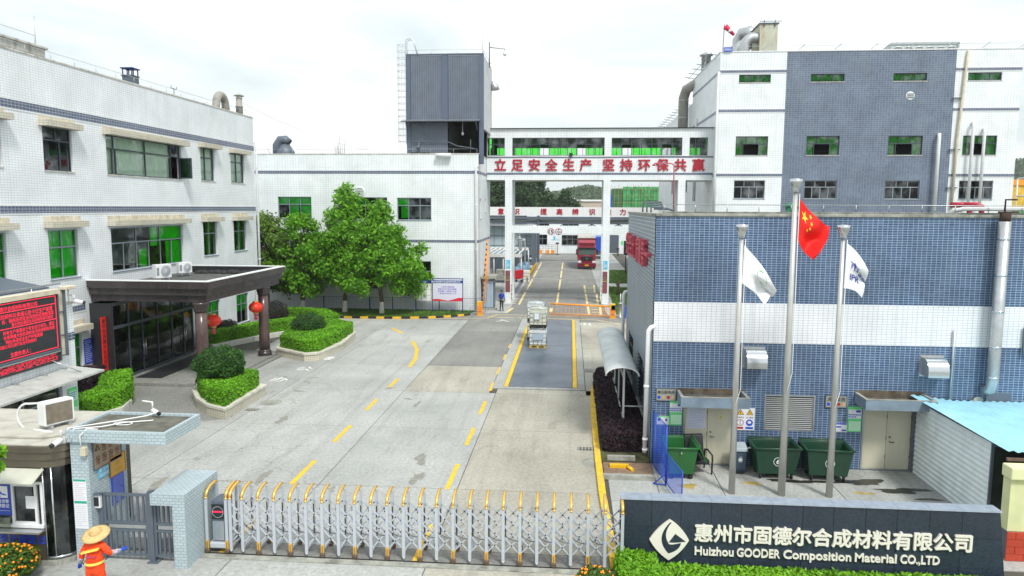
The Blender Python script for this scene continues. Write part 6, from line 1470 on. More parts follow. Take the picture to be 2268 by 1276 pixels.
t = thing('green_roof_motor', 'small green motor on the roof beside the tallest flagpole', 'motor', (9.7, 33, 8)); m = MB(); m.tube([(9.45, 33, 8.42), (10.0, 33, 8.42)], 0.14, 12); m.box(9.5, 9.95, 32.9, 33.1, 7.6, 8.35); m.build('body', pm('green_motor', (0.02, 0.2, 0.1), 0.4), t)

# ---- flagpoles and flags
def flagpole(label, x, z, r):
    t = thing('flagpole', label, 'flagpole', (x, 20.85, 0)); m = MB(); m.lathe((x, 20.85, 0), [(r * 1.25, 0), (r, z * 0.5), (r * 0.72, z - 0.35)], 18); m.build('pole', m_pole, t)
    m = MB(); m.lathe((x, 20.85, z - 0.36), [(0.1, 0), (0.1, 0.05), (0.105, 0.06), (0.17, 0.28), (0.17, 0.36), (0.05, 0.38)], 18); m.build('finial_cup', m_chrome, t)
    m = MB(); m.tube([(x + 0.1, 20.8, z - 0.4), (x + 0.12, 20.78, z * 0.4), (x + 0.02, 20.72, z * 0.36), (x - 0.04, 20.7, z * 0.34)], 0.01, 5); m.build('rope', m_white, t)
flagpole('left one of the three flagpoles, carrying the white flag with a green mark', 4.81, 7.85, 0.078); flagpole('tallest middle flagpole, carrying the red flag', 6.23, 9.12, 0.086); flagpole('right one of the three flagpoles, carrying the white flag with blue letters', 7.58, 7.85, 0.078)
def flag(name, label, x, mat, bez_pts, folds, amp, deco):
    """bez_pts: corner control (top hoist, bottom hoist, top fly, bottom fly) in x,z offsets"""
    t = thing(name, label, 'flag', (x, 20.8, bez_pts[0][1])); nu, nv = 26, 16
    (a, b, c, d) = bez_pts
    def P(u, v, e=0.0):
        hx = a[0] + (b[0] - a[0]) * v; hz = a[1] + (b[1] - a[1]) * v; fx = c[0] + (d[0] - c[0]) * v; fz = c[1] + (d[1] - c[1]) * v
        px = hx + (fx - hx) * u; pz = hz + (fz - hz) * u - folds[2] * math.sin(u * math.pi) * (1 - v * 0.3)
        px += 0.05 * math.sin(u * 6 + v * 4) * u; pz += 0.06 * math.sin(v * 9 + 2) * u
        y = 20.8 + amp * u * math.sin(folds[0] * u * 6.283 + folds[1] * v * 3.5) + 0.35 * amp * math.sin(v * 9 + u * 4) * u
        return (x + px, y - e, pz)
    vs = [P(i / nu, j / nv) for j in range(nv + 1) for i in range(nu + 1)]
    fs = [(j * (nu + 1) + i, j * (nu + 1) + i + 1, (j + 1) * (nu + 1) + i + 1, (j + 1) * (nu + 1) + i) for j in range(nv) for i in range(nu)]
    m = MB(); m.add(vs, fs, True); m.build('cloth', mat, t, recalc=False); deco(t, P)
m_fred = pm('flag_red', (0.85, 0.008, 0.005), 0.7); m_fwhite = pm('flag_white', (0.85, 0.87, 0.9), 0.7)
def star(P, cu, cv, r_, m, asp=1.35):
    pts = []
    for k in range(10): a = math.pi / 2 + k * math.pi / 5; q = r_ if k % 2 == 0 else r_ * 0.4; pts.append(P(cu + q * math.cos(a), cv - q * math.sin(a) * asp, 0.012))
    m.add(pts + [P(cu, cv, 0.014)], [(k, (k + 1) % 10, 10) for k in range(10)])
def deco_cn(t, P):
    m = MB(); star(P, 0.2, 0.27, 0.11, m)
    for cu, cv in ((0.36, 0.12), (0.42, 0.24), (0.42, 0.38), (0.36, 0.5)): star(P, cu, cv, 0.045, m)
    m.build('star', pm('flag_yellow', (0.9, 0.65, 0.02), 0.6), t, recalc=False)
flag('national_flag', 'red flag with yellow stars drooping from the tallest pole', 6.33, m_fred, [(0.0, 8.6), (-0.02, 7.5), (0.92, 7.75), (0.42, 6.9)], (1.3, 1.2, 0.12), 0.2, deco_cn)
def deco_g(t, P):
    m = MB(); m.add([P(0.6 + 0.16 * math.cos(k * 0.52), 0.3 + 0.2 * math.sin(k * 0.52), 0.012) for k in range(12)], [tuple(range(12))]); m.build('green_mark', pm('flag_green', (0.08, 0.42, 0.1), 0.6), t, recalc=False)
flag('company_flag', 'white flag with a small green mark drooping from the left pole', 4.88, m_fwhite, [(0.0, 7.28), (-0.02, 6.2), (0.98, 5.95), (0.6, 5.68)], (1.1, 1.0, -0.08), 0.2, deco_g)
def deco_b(t, P):
    for s, u0, v0, sz in (('市', 0.22, 0.42, 0.42), ('政', 0.62, 0.5, 0.42), ('IPR', 0.25, 0.72, 0.34)):
        v, f = glyph(s, 0.01, 0); m = MB(); m.add([P(u0 + p[0] * sz, v0 - (p[1] - 0.3) * sz * 0.62, 0.015) for p in v], f); m.build('print', pm('flag_blue', (0.03, 0.06, 0.4), 0.6) if 'flag_blue' not in bpy.data.materials else bpy.data.materials['flag_blue'], t, recalc=False)
flag('association_flag', 'white flag with dark blue letters IPR drooping from the right pole', 7.67, m_fwhite, [(0.0, 7.36), (-0.02, 6.1), (0.62, 6.55), (0.5, 5.9)], (1.0, 1.0, -0.1), 0.16, deco_b)

# ---- bins and small things in the side yard
def bin_big(label, x, y, rz, mat, proto=None, w_=1.36, d=0.95, h=1.0):
    t = thing('wheeled_dumpster', label, 'dumpster', (0, 0, 0), 'green wheeled dumpsters along the blue wall')
    zb = 0.17; a, b = w_ * 0.41, w_ * 0.5; c, e = d * 0.38, d * 0.5; th = 0.035
    O = [(-a, -c, zb), (a, -c, zb), (a, c, zb), (-a, c, zb), (-b, -e, h), (b, -e, h), (b, e, h), (-b, e, h)]
    I = [(x_ * 0.93, y_ * 0.93, z_ + (0.04 if z_ < 0.5 else 0)) for x_, y_, z_ in O]
    m = MB(); m.add(O + I, [(0, 3, 2, 1), (0, 1, 5, 4), (1, 2, 6, 5), (2, 3, 7, 6), (3, 0, 4, 7), (8, 9, 10, 11), (8, 12, 13, 9), (9, 13, 14, 10), (10, 14, 15, 11), (11, 15, 12, 8), (4, 5, 13, 12), (5, 6, 14, 13), (6, 7, 15, 14), (7, 4, 12, 15)]); m.build('body', mat, t, bevel=0.015)
    m = MB(); 
    for p, q in (((-b, -e), (b, -e)), ((b, -e), (b, e)), ((b, e), (-b, e)), ((-b, e), (-b, -e))): m.tube([(p[0] * 1.02, p[1] * 1.02, h), (q[0] * 1.02, q[1] * 1.02, h)], 0.035, 8)
    m.build('rim', mat, t)
    m = MB(); m.extr([(e + 0.02, h + 0.03), (e + 0.05, h + 0.06), (e + 0.28, h - 0.42), (e + 0.24, h - 0.44)], -b, b, 'x'); m.tube([(-b, e + 0.05, h + 0.05), (b, e + 0.05, h + 0.05)], 0.03, 8); m.build('lid', mat, t)
    for sx in (-1, 1):
        m = MB(); m.tube([(sx * b, -0.05, h - 0.12), (sx * (b + 0.12), -0.05, h - 0.12)], 0.025, 8); m.build('lifting_pin', m_steel, t)
        for sy in (-1, 1):
            m = MB(); m.lathe((sx * a * 0.85 - 0.02, sy * c * 0.8, 0.085), [(0.0, 0), (0.085, 0), (0.085, 0.04), (0.0, 0.04)], 14, axis='x'); m.box(sx * a * 0.85 - 0.05, sx * a * 0.85 + 0.05, sy * c * 0.8 - 0.05, sy * c * 0.8 + 0.05, 0.14, 0.18); m.build('wheel', m_rubber, t)
    m = MB(FY(-e * 0.935 + 0.0)); 
    for k in range(20):
        A_ = k * math.pi / 10; B_ = A_ + math.pi / 10
        for r0, r1 in ((0.125, 0.14),): m.quad(*[(r * math.cos(q), 0.03 + (0.0), 0.6 + r * math.sin(q)) for r, q in ((r0, A_), (r1, A_), (r1, B_), (r0, B_))])
    text(m, '6', -0.05, 0.05, 0.53, 0.67, 0.03, 0, 0.02); m.build('recycling_mark', m_sigwhite, t, recalc=False)
    t.location = (x, y, 0); t.rotation_euler = (0, 0, rz); return t
d2 = bin_big('dark green wheeled dumpster between the left and middle flagpoles', 6.42, 22.45, 0.02, m_bin)
d3 = dup(d2, (7.98, 22.42, 0), 'dark green wheeled dumpster right of the middle flagpole', -0.04)
d1 = bin_big('brighter green open dumpster standing end on beside the blue mesh fence', 3.48, 22.3, R(-88), pm('green_bin_bright', (0.015, 0.14, 0.03), 0.4, var=0.1, dirt=0.3), w_=1.2, d=0.95, h=1.02)
pb_ = thing('pedal_bin', 'small blue grey pedal bin with a pale lid beside the door', 'bin', (5.42, 22.75, 0)); m = MB(); m.extr([(22.55, 0.03), (22.5, 0.72), (22.98, 0.72), (22.94, 0.03)], 5.22, 5.62, 'x'); m.build('body', pm('slate_blue_plastic', (0.06, 0.1, 0.15), 0.5), pb_, bevel=0.02)
m = MB(); m.extr([(22.46, 0.72), (22.5, 0.82), (22.9, 0.9), (23.0, 0.72)], 5.2, 5.64, 'x'); m.build('lid', pm('pale_lid', (0.42, 0.5, 0.55), 0.4), pb_, bevel=0.015); m = MB(FY(22.5)); text(m, '♻', 5.35, 5.5, 0.35, 0.55, 0.02, 0, 0.0); m.box(5.37, 5.47, 0.012, 0.014, 0.4, 0.5); m.build('mark', m_sigwhite, pb_, recalc=False); m = MB(); m.box(5.3, 5.54, 22.42, 22.55, 0.03, 0.07); m.build('pedal', m_black, pb_)
ch_ = thing('armchair', 'black leather armchair with wooden arms between the dumpster and the door', 'chair', (0, 0, 0)); m = MB(); m.box(-0.3, 0.3, -0.28, 0.25, 0.32, 0.46); m.build('seat', m_black, ch_, bevel=0.03); m = MB(); m.extr([(0.2, 0.44), (0.36, 1.08), (0.48, 1.1), (0.34, 0.42)], -0.31, 0.31, 'x'); m.build('backrest', m_black, ch_, bevel=0.03)
for s in (-1, 1):
    m = MB(); m.tube([(s * 0.36, 0.3, 0.0), (s * 0.36, 0.3, 0.62), (s * 0.36, 0.1, 0.68), (s * 0.36, -0.3, 0.62), (s * 0.36, -0.33, 0.5), (s * 0.36, -0.3, 0.0)], 0.028, 7); m.build('arm', m_rubber, ch_)
ch_.location = (4.1, 22.55, 0); ch_.rotation_euler = (0, 0, R(12))
# blue mesh fence panel leaning
bf = thing('blue_mesh_fence', 'leaning bright blue wire mesh fence panels in front of the green dumpster', 'fence', (2.9, 21.6, 0))
def meshpanel(name, A_, B_, h, parent, mat, nx, nz, r=0.006, fr=0.018, lean=0.0):
    A_ = Vector((*A_, 0)); B_ = Vector((*B_, 0)); q = (B_ - A_); nrm = Vector((-q.y, q.x, 0)).normalized() * lean
    P = lambda u, z: A_ + q * u + nrm * z + Vector((0, 0, 0.08 + z))
    m = MB(); m.tube([P(0, 0), P(0, h), P(1, h), P(1, 0), P(0, 0)], fr, 6); f_ = m.build(name, mat, parent)
    m = MB()
    for k in range(1, nx): m.tube([P(k / nx, 0), P(k / nx, h)], r, 3, cap=False)
    for k in range(1, nz): m.tube([P(0, h * k / nz), P(1, h * k / nz)], r, 3, cap=False)
    m.build('wire_mesh', mat, f_, kind='stuff', recalc=False)
    return f_
meshpanel('panel', (2.74, 22.95), (2.95, 21.3), 1.75, bf, m_bluefence, 24, 26, 0.0045); meshpanel('panel', (2.98, 21.25), (3.2, 19.75), 0.92, bf, m_bluefence, 22, 14, 0.0045)
m = MB(); m.tube([(2.95, 21.3, 0.02), (2.95, 21.3, 1.8)], 0.025, 6); m.tube([(2.6, 21.35, 0.02), (2.95, 21.3, 0.35)], 0.02, 6); m.tube([(2.6, 21.35, 0.02), (2.98, 21.25, 0.02)], 0.02, 6); m.build('foot_stay', m_bluefence, bf)
# raised bed with the red hedge, kerb and glass notice shelter
kb = thing('yellow_kerb', 'yellow painted kerb curving along the dark hedge', 'kerb', (1.1, 27, 0))
kp = [(1.2, 10), (1.15, 13), (1.12, 16.0), (1.08, 18), (1.02, 20.4), (1.0, 23), (1.0, 25.6), (1.02, 28.5), (1.06, 31), (1.15, 32.8), (1.4, 33.7), (1.8, 33.9)]
for i in range(len(kp) - 1):
    if kp[i + 1][1] < 17: continue
    a, b_ = Vector(kp[i]), Vector(kp[i + 1]); n_ = max(1, round((b_ - a).length / 1.0))
    for k in range(n_):
        p = a.lerp(b_, k / n_); q = a.lerp(b_, (k + 1) / n_); d = (q - p).normalized(); s = Vector((-d.y, d.x)) * 0.1; p = p + d * 0.006; q = q - d * 0.006
        m = MB(); m.prism([(p.x - s.x, p.y - s.y), (q.x - s.x, q.y - s.y), (q.x + s.x, q.y + s.y), (p.x + s.x, p.y + s.y)], 0, 0.11); m.build('kerb_stone', m_yline, kb)
m = MB(); m.prism([(1.1, 23.0), (2.68, 23.0), (2.68, 34.2), (1.5, 34.2), (1.15, 33.0)], 0, 0.1); m.build('planting_bed', m_earth, kind='structure')
hedge('dark_red_hedge', 'dark red leaved hedge along the side wall of the blue building', [(1.22, 23.9), (2.62, 23.9), (2.62, 34.0), (1.45, 34.0), (1.2, 32.8)], 0.1, 0.78, 900, m_lf_red, 55, 0.06)
m = MB(); m.box(1.3, 2.2, 23.05, 23.2, 0.1, 0.24); m.box(1.1, 2.68, 21.6, 21.78, 0.0, 0.14); m.build('broken_kerb', m_mossy, label='broken grey kerb stones at the front end of the dark hedge bed', cat='kerb', loc=(2, 22.3, 0))
m = MB(); m.box(1.35, 1.95, 22.45, 22.62, 0.02, 0.16); m.tube([(1.9, 22.5, 0.12), (2.05, 22.2, 0.1)], 0.06, 6); m.build('yellow_block', m_yellow, label='loose yellow kerb block lying before the dark hedge bed', cat='block', loc=(1.6, 22.5, 0))
m = MB(); m.box(1.15, 2.68, 21.8, 23.0, 0, 0.06); m.build('brick_strip', pm('brown_paving', (0.22, 0.15, 0.1), 0.9, var=0.3, vs=6, dirt=0.5), kind='structure')
ns = thing('notice_shelter', 'glazed notice shelter with a curved translucent white roof beside the blue building', 'shelter', (2, 29, 0))
prof = [(1.28 + 0.62 * (1 + math.cos(a)) * 0.93, 2.55 + 0.3 * math.sin(a)) for a in [math.pi - k * math.pi / 10 for k in range(11)]]
m = MB(); n_ = len(prof); vs = []
for y in (24.7, 26.8, 28.9, 31.0, 33.1): vs += [(x, y, z) for x, z in prof]
for y in (24.7, 26.8, 28.9, 31.0, 33.1): vs += [(x, y, z + 0.012) for x, z in prof]
fs = []
for L2_ in (0, 5):
    for j in range(4): fs += [((L2_ + j) * n_ + i, (L2_ + j) * n_ + i + 1, (L2_ + j + 1) * n_ + i + 1, (L2_ + j + 1) * n_ + i) for i in range(n_ - 1)]
m.add(vs, fs, True); m.build('roof_sheet', pm('polycarbonate_roof', (0.62, 0.68, 0.68), 0.35, var=0.12, vs=1.5, dirt=0.5, dcol=(0.3, 0.34, 0.3)), ns, recalc=False)
m = MB()
for y in (24.7, 28.9, 33.1): m.tube([(x, y, z - 0.02) for x, z in prof], 0.025, 6)
m.tube([(1.3, 24.7, 2.55), (1.3, 33.1, 2.55)], 0.022, 6); m.tube([(2.42, 24.7, 2.55), (2.42, 33.1, 2.55)], 0.022, 6); m.build('roof_frame', m_white, ns)
for y in (25.7, 28.2, 30.7, 33.0):
    m = MB(); m.box(1.95, 2.02, y - 0.035, y + 0.035, 0.1, 2.82); m.build('post', m_white, ns)
for y0 in (25.74, 28.24, 30.74):
    m = MB(); m.box(1.955, 2.01, y0, y0 + 2.42, 0.75, 0.8); m.build('case_rail', m_white, ns); m = MB(); m.box(1.955, 2.01, y0, y0 + 2.42, 2.2, 2.25); m.build('case_rail', m_white, ns)
    m = MB(); m.box(1.975, 1.985, y0, y0 + 2.42, 0.8, 2.2); m.build('glass_case', glassmat('case_glass', (0.75, 0.88, 0.86)), ns)
    m = MB(); m.box(1.995, 2.005, y0 + 0.2, y0 + 0.9, 0.95, 1.9); m.build('poster', m_cyan, ns); m = MB(); m.box(1.995, 2.005, y0 + 1.2, y0 + 2.1, 0.95, 1.9); m.build('poster', m_cyan, ns)
m = MB(); m.tube([(2.0, 25.7, 1.2), (2.68, 25.7, 1.2)], 0.02, 6); m.build('wall_tie', m_white, ns)

# ---- blue roofed shed and yellow kiosk at the right edge
sh = thing('corrugated_shed', 'white corrugated shed with a light blue corrugated roof at the right edge', 'shed', (12, 20.5, 0))
m = MB(); nz = 30; vs = []; fs = []
for k in range(nz + 1): z = 0.02 + (2.32 - 0.02) * k / nz; x = 10.9 + (0.025 if k % 2 else 0.0); vs += [(x, 18.95, z), (x, 23.1, z)]
fs = [(2 * k, 2 * k + 1, 2 * k + 3, 2 * k + 2) for k in range(nz)]; m.add(vs, fs); m.build('side_wall', pm('pale_cyan_sheet', (0.84, 0.93, 0.94), 0.45, var=0.06, dirt=0.2), sh, recalc=False)
m = MB(); m.box(10.86, 10.92, 18.9, 18.96, 0, 2.36); m.box(10.86, 10.92, 23.08, 23.14, 0, 2.36); m.build('corner_trim', m_bluefence if False else m_iron, sh)
m = MB(); nn = 44; vs = []; x0_, x1_ = 10.7, 15.5
for k in range(nn + 1):
    x = x0_ + (x1_ - x0_) * k / nn; zz = 2.47 - 0.16 * min(1, (x - x0_) / 1.3) + (0.045 if k % 2 else 0); vs += [(x, 17.95, zz - 0.02), (x, 23.12, zz + 0.03)]
m.add(vs, [(2 * k, 2 * k + 2, 2 * k + 3, 2 * k + 1) for k in range(nn)]); m.build('roof_sheet', pm('light_blue_sheet', (0.36, 0.7, 0.84), 0.4, var=0.1, vs=2, dirt=0.25, dcol=(0.4, 0.42, 0.48)), sh, recalc=False)
m = MB(); m.box(10.72, 15.5, 18.0, 18.06, 2.2, 2.27); m.box(11.4, 11.46, 18.0, 18.06, 1.72, 2.2); m.box(12.6, 12.66, 18.0, 18.06, 1.72, 2.2); m.box(11.4, 15.5, 18.0, 18.06, 1.7, 1.76); m.tube([(11.5, 18.03, 1.76), (12.6, 18.03, 2.2)], 0.02, 5); m.build('eaves_frame', pm('rusty_frame', (0.2, 0.13, 0.1), 0.8, var=0.3), sh)
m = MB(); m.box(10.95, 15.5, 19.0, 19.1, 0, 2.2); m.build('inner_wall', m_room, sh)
ky = thing('yellow_kiosk', 'pale yellow kiosk with a red brick base behind the end of the name wall', 'kiosk', (12, 17.3, 0))
m = MB(); m.box(10.42, 15, 17.3, 17.6, 0.72, 2.0); m.build('wall', pm('pale_yellow_wall', (0.72, 0.76, 0.42), 0.7, var=0.05, dirt=0.15), ky); m = MB(); m.box(10.36, 15, 17.2, 17.6, 2.0, 2.3); m.build('cornice', pm('pale_yellow_trim', (0.75, 0.78, 0.45), 0.7), ky, bevel=0.03)
m = MB(); m.box(10.46, 15, 17.28, 17.6, 0, 0.71); m.build('base_core', m_iron, ky)
for j in range(4):
    for i in range(12):
        a = 10.4 + i * 0.4 - (0.2 if j % 2 else 0); a0 = max(a, 10.4)
        m = MB(); m.box(a0, a + 0.388, 17.24, 17.28, 0.01 + j * 0.178, 0.18 + j * 0.178); m.build('brick', pm('red_brick_tile', (0.5, 0.06, 0.03), 0.5, var=0.1) if 'red_brick_tile' not in bpy.data.materials else bpy.data.materials['red_brick_tile'], ky)

# ================================================================== STREET CLEANER (seen from behind)
def skin_body(name, joints, edges, mat, parent, sub=2, root=0):
    me = bpy.data.meshes.new(name); me.from_pydata([j[0] for j in joints], edges, []); o = bpy.data.objects.new(name, me); COL.objects.link(o); o.parent = parent
    md = o.modifiers.new('skin', 'SKIN'); md.use_smooth_shade = True
    for i, j in enumerate(joints):
        r = j[1] if isinstance(j[1], tuple) else (j[1], j[1]); me.skin_vertices[0].data[i].radius = r; me.skin_vertices[0].data[i].use_root = (i == root)
    s = o.modifiers.new('sub', 'SUBSURF'); s.levels = sub; s.render_levels = sub
    if sub == 2:      # cloth folds
        s.levels = s.render_levels = 4; tx = bpy.data.textures.new('folds', 'CLOUDS'); tx.noise_scale = 0.09; d = o.modifiers.new('folds', 'DISPLACE'); d.texture = tx; d.strength = 0.045; d.mid_level = 0.5
    me.materials.append(mat); return o
m_hivis = pm('orange_workwear', (0.9, 0.07, 0.008), 0.8, var=0.15, vs=9, bump=0.3, bs=12)
m_skin = pm('skin', (0.5, 0.28, 0.18), 0.6); m_glove = pm('blue_glove', (0.02, 0.08, 0.55), 0.6); m_cuff = pm('grey_patterned_sleeve', (0.35, 0.37, 0.42), 0.8, var=0.5, vs=25)
m_refl = pm('yellow_reflective_tape', (0.85, 0.72, 0.12), 0.4)
wk = thing('person', 'street cleaner in orange workwear and a wide straw hat, seen from behind, with blue gloves', 'person', (-9.66, 13.4, 0))
bx, by = 0, 0
J = [((0, 0, 0.93), (0.17, 0.13)), ((0, 0, 1.08), (0.165, 0.125)), ((0.0, 0.03, 1.25), (0.185, 0.12)), ((0.0, 0.05, 1.37), (0.13, 0.1)), ((0.0, 0.07, 1.45), (0.055, 0.055)), ((0.0, 0.09, 1.55), (0.085, 0.095)), ((0, 0.09, 1.63), (0.07, 0.08)),
     ((-0.19, 0.03, 1.35), (0.075, 0.075)), ((-0.29, 0.02, 1.14), (0.06, 0.06)), ((-0.37, 0.1, 0.98), (0.042, 0.042)),
     ((0.19, 0.03, 1.36), (0.075, 0.075)), ((0.3, 0.05, 1.2), (0.06, 0.06)), ((0.37, 0.22, 1.17), (0.042, 0.042)),
     ((-0.1, 0, 0.82), (0.11, 0.11)), ((-0.11, 0.02, 0.48), (0.075, 0.08)), ((-0.11, -0.02, 0.1), (0.055, 0.055)), ((-0.12, 0.14, 0.05), (0.045, 0.04)),
     ((0.1, 0, 0.82), (0.11, 0.11)), ((0.12, 0.04, 0.48), (0.075, 0.08)), ((0.12, 0.02, 0.1), (0.055, 0.055)), ((0.12, 0.18, 0.05), (0.045, 0.04))]
E_ = [(0, 1), (1, 2), (2, 3), (3, 4), (4, 5), (5, 6), (3, 7), (7, 8), (8, 9), (3, 10), (10, 11), (11, 12), (0, 13), (13, 14), (14, 15), (15, 16), (0, 17), (17, 18), (18, 19), (19, 20)]
skin_body('body', J, E_, m_hivis, wk)
def hand(name, base, d, parent, mat, s=1.0, side=1):
    b = Vector(base); d = Vector(d).normalized(); sv = d.cross(Vector((0, 0, 1))).normalized() * side; nv = d.cross(sv)
    m = MB(); m.tube([b - d * 0.04, b, b + d * 0.05 * s, b + d * 0.09 * s], [0.028, 0.034, 0.042, 0.036], 8)
    for k, (o_, l) in enumerate(((-0.03, 0.06), (-0.01, 0.075), (0.01, 0.07), (0.03, 0.055))):
        p = b + d * 0.085 * s + sv * o_; m.tube([p, p + d * l * 0.5 + nv * 0.01, p + d * l * 0.85 + nv * 0.035], [0.011, 0.0105, 0.008], 6)
    p = b + d * 0.03 + sv * 0.036; m.tube([p, p + d * 0.03 + sv * 0.025, p + d * 0.06 + sv * 0.028 + nv * 0.015], [0.014, 0.012, 0.009], 6)
    return m.build(name, mat, parent)
O_ = Vector((-9.66, 13.4, 0))
m = MB(); m.tube([O_ + Vector((-0.31, 0.04, 1.1)), O_ + Vector((-0.37, 0.1, 0.98)), O_ + Vector((-0.41, 0.14, 0.93))], [0.062, 0.05, 0.042], 10); m.build('sleeve', m_cuff, wk)
m = MB(); m.tube([O_ + Vector((0.31, 0.08, 1.195)), O_ + Vector((0.37, 0.22, 1.17)), O_ + Vector((0.38, 0.27, 1.165))], [0.06, 0.048, 0.042], 10); m.build('sleeve', m_cuff, wk)
hand('glove', O_ + Vector((-0.43, 0.16, 0.91)), (-0.4, 0.3, -0.8), wk, m_glove); hand('glove', O_ + Vector((0.39, 0.3, 1.16)), (0.2, 0.9, -0.2), wk, m_glove, 1.0, -1)
m = MB(); O2 = O_ + Vector((0.0, 0.04, 1.2))
m.lathe((O_.x, O_.y + 0.0, 1.02), [(0.185, 0), (0.187, 0.055)], 20, cap=False); m.build('reflective_belt', m_refl, wk)
m = MB(); m.extr([(O_.x - 0.19, 1.24), (O_.x + 0.17, 1.34), (O_.x + 0.17, 1.38), (O_.x - 0.19, 1.28)], O_.y - 0.14, O_.y - 0.07, 'y'); m.build('reflective_band', m_refl, wk)
m = MB()
for i, c in enumerate('环卫'): pass
m.box(O_.x - 0.1, O_.x + 0.1, O_.y - 0.135, O_.y - 0.09, 1.17, 1.2); m.build('back_print', m_redpink, wk)
m = MB(lambda x, y, z: (O_.x + 0.0 + x, O_.y + 0.08 + y * 0.93 - z * 0.33, 1.6 + z * 0.93 + y * 0.33))
m.lathe((0, 0, 0), [(0.265, -0.03), (0.27, -0.018), (0.2, 0.012), (0.12, 0.03), (0.105, 0.07), (0.085, 0.12), (0.04, 0.145), (0.0, 0.15)], 32); m.build('straw_hat', pm('straw', (0.66, 0.46, 0.2), 0.85, var=0.18, vs=20, bump=0.5, bs=60), wk)
m = MB(lambda x, y, z: (O_.x + 0.0 + x, O_.y + 0.08 + y * 0.93 - z * 0.33, 1.6 + z * 0.93 + y * 0.33)); m.lathe((0, 0, 0), [(0.124, 0.026), (0.112, 0.05)], 24, cap=False); m.build('hat_band', pm('straw_dark', (0.4, 0.25, 0.1), 0.8), wk)

def figure(label, x, y, rz, shirt, trousers, h=1.72, arm=0):
    t = thing('person', label, 'person', (0, 0, 0)); s = h / 1.72
    J = [((0, 0, 0.95), (0.14, 0.1)), ((0, 0, 1.2), (0.16, 0.1)), ((0, 0, 1.38), (0.12, 0.08)), ((-0.18, 0, 1.37), (0.06, 0.06)), ((-0.23, 0.02, 1.12), (0.045, 0.045)), ((-0.2, 0.12 + arm, 0.92 + arm), (0.035, 0.035)), ((0.18, 0, 1.37), (0.06, 0.06)), ((0.23, 0.02, 1.12), (0.045, 0.045)), ((0.2, 0.12 + arm, 0.92 + arm), (0.035, 0.035)), ((0, 0.0, 1.48), (0.05, 0.05))]
    J = [((a[0] * s, a[1] * s, a[2] * s), r) for a, r in J]
    skin_body('jacket', J, [(0, 1), (1, 2), (2, 3), (3, 4), (4, 5), (2, 6), (6, 7), (7, 8), (2, 9)], shirt, t, 1)
    K = [((0, 0, 0.96), (0.13, 0.1)), ((-0.09, 0, 0.84), (0.09, 0.09)), ((-0.1, 0.05, 0.46), (0.06, 0.06)), ((-0.1, -0.06, 0.08), (0.045, 0.045)), ((-0.1, 0.08, 0.04), (0.04, 0.03)), ((0.09, 0, 0.84), (0.09, 0.09)), ((0.1, 0.0, 0.46), (0.06, 0.06)), ((0.1, 0.06, 0.08), (0.045, 0.045)), ((0.1, 0.2, 0.04), (0.04, 0.03))]
    K = [((a[0] * s, a[1] * s, a[2] * s), r) for a, r in K]
    skin_body('trousers', K, [(0, 1), (1, 2), (2, 3), (3, 4), (0, 5), (5, 6), (6, 7), (7, 8)], trousers, t, 1)
    m = MB(); m.sphere((0, 0.01, 1.6 * s), (0.078, 0.09, 0.11)); m.tube([(0, 0, 1.42 * s), (0, 0, 1.52 * s)], 0.05, 8); m.sphere((0, 0.1, 1.59 * s), (0.014, 0.02, 0.02), 6, 4)
    m.sphere((-0.08, 0, 1.6 * s), (0.014, 0.025, 0.03), 6, 4); m.sphere((0.08, 0, 1.6 * s), (0.014, 0.025, 0.03), 6, 4); m.build('head', m_skin, t)
    m = MB(); m.sphere((0, -0.012, 1.635 * s), (0.088, 0.095, 0.095)); m.build('hair', m_black, t)
    for sx in (-1, 1): 
        hand('hand', Vector((sx * 0.2 * s, 0.13 + arm, 0.9 * s + arm)), (0, 0.4, -0.9), t, m_skin, 1, sx)
    t.location = (x, y, 0); t.rotation_euler = (0, 0, rz); return t
m_workblue = pm('blue_jacket', (0.02, 0.06, 0.4), 0.8); m_darkcloth = pm('dark_trousers', (0.02, 0.022, 0.03), 0.85)
f1 = figure('worker in a blue jacket and dark trousers walking beside the left bridge column', -5.45, 57.3, R(-20), m_workblue, m_darkcloth, 1.74, 0.05)
f2 = figure('distant person in dark clothes near the dark doorway of the far white building', 8.2, 126, R(200), m_darkcloth, m_darkcloth, 1.75)

# ================================================================== WAREHOUSE behind the trees, with lift tower
wh = thing('warehouse', 'two storey white tiled warehouse with blue bands behind the row of trees', 'building', (-17, 60, 0))
T = FY(57.0)
H = [(-23.58, -20.8, 7.36, 9.1), (-17.3, -14.6, 7.33, 9.07), (-13.8, -11.05, 7.28, 9.05), (-23.6, -21.0, 1.75, 4.0), (-18.6, -15.3, 1.75, 4.0), (-13.5, -11.1, 1.7, 4.0)]
m = MB(T); wallholes(m, -36, -7.26, 0, 12.45, H, thick=0.28); m.build('wall', t_white_s, wh)
T2 = FX(-7.26)
Hs = [(57.75, 58.75, 7.4, 9.0), (61.3, 62.0, 7.9, 9.0)]
m = MB(T2); wallholes(m, 57.01, 65.2, 0, 12.45, Hs, thick=0.25); m.build('side_wall', t_white_s, wh)
m = MB(); m.box(-36, -7.5, 57.3, 80, 11.6, 11.7); m.box(-36, -7.5, 64.95, 65.2, 0, 12.45); m.build('roof', m_roof, wh)
m = MB(); m.box(-36, -7.22, 56.97, 57.3, 12.45, 12.52); m.box(-7.5, -7.22, 57.3, 65.2, 12.45, 12.52); m.build('coping', m_coping, wh)
for z0, z1 in ((10.93, 11.17), (5.5, 5.72)):
    m = MB(T); m.box(-36, -7.26, 0, 0.012, z0, z1); m.build('tile_band', t_band, wh); m = MB(T2); m.box(57, 65.2, 0, 0.012, z0, z1); m.build('tile_band', t_band, wh)
    m = MB(T); m.box(-36, -7.26, 0, 0.016, z1, z1 + 0.05); m.build('white_trim', m_white, wh)
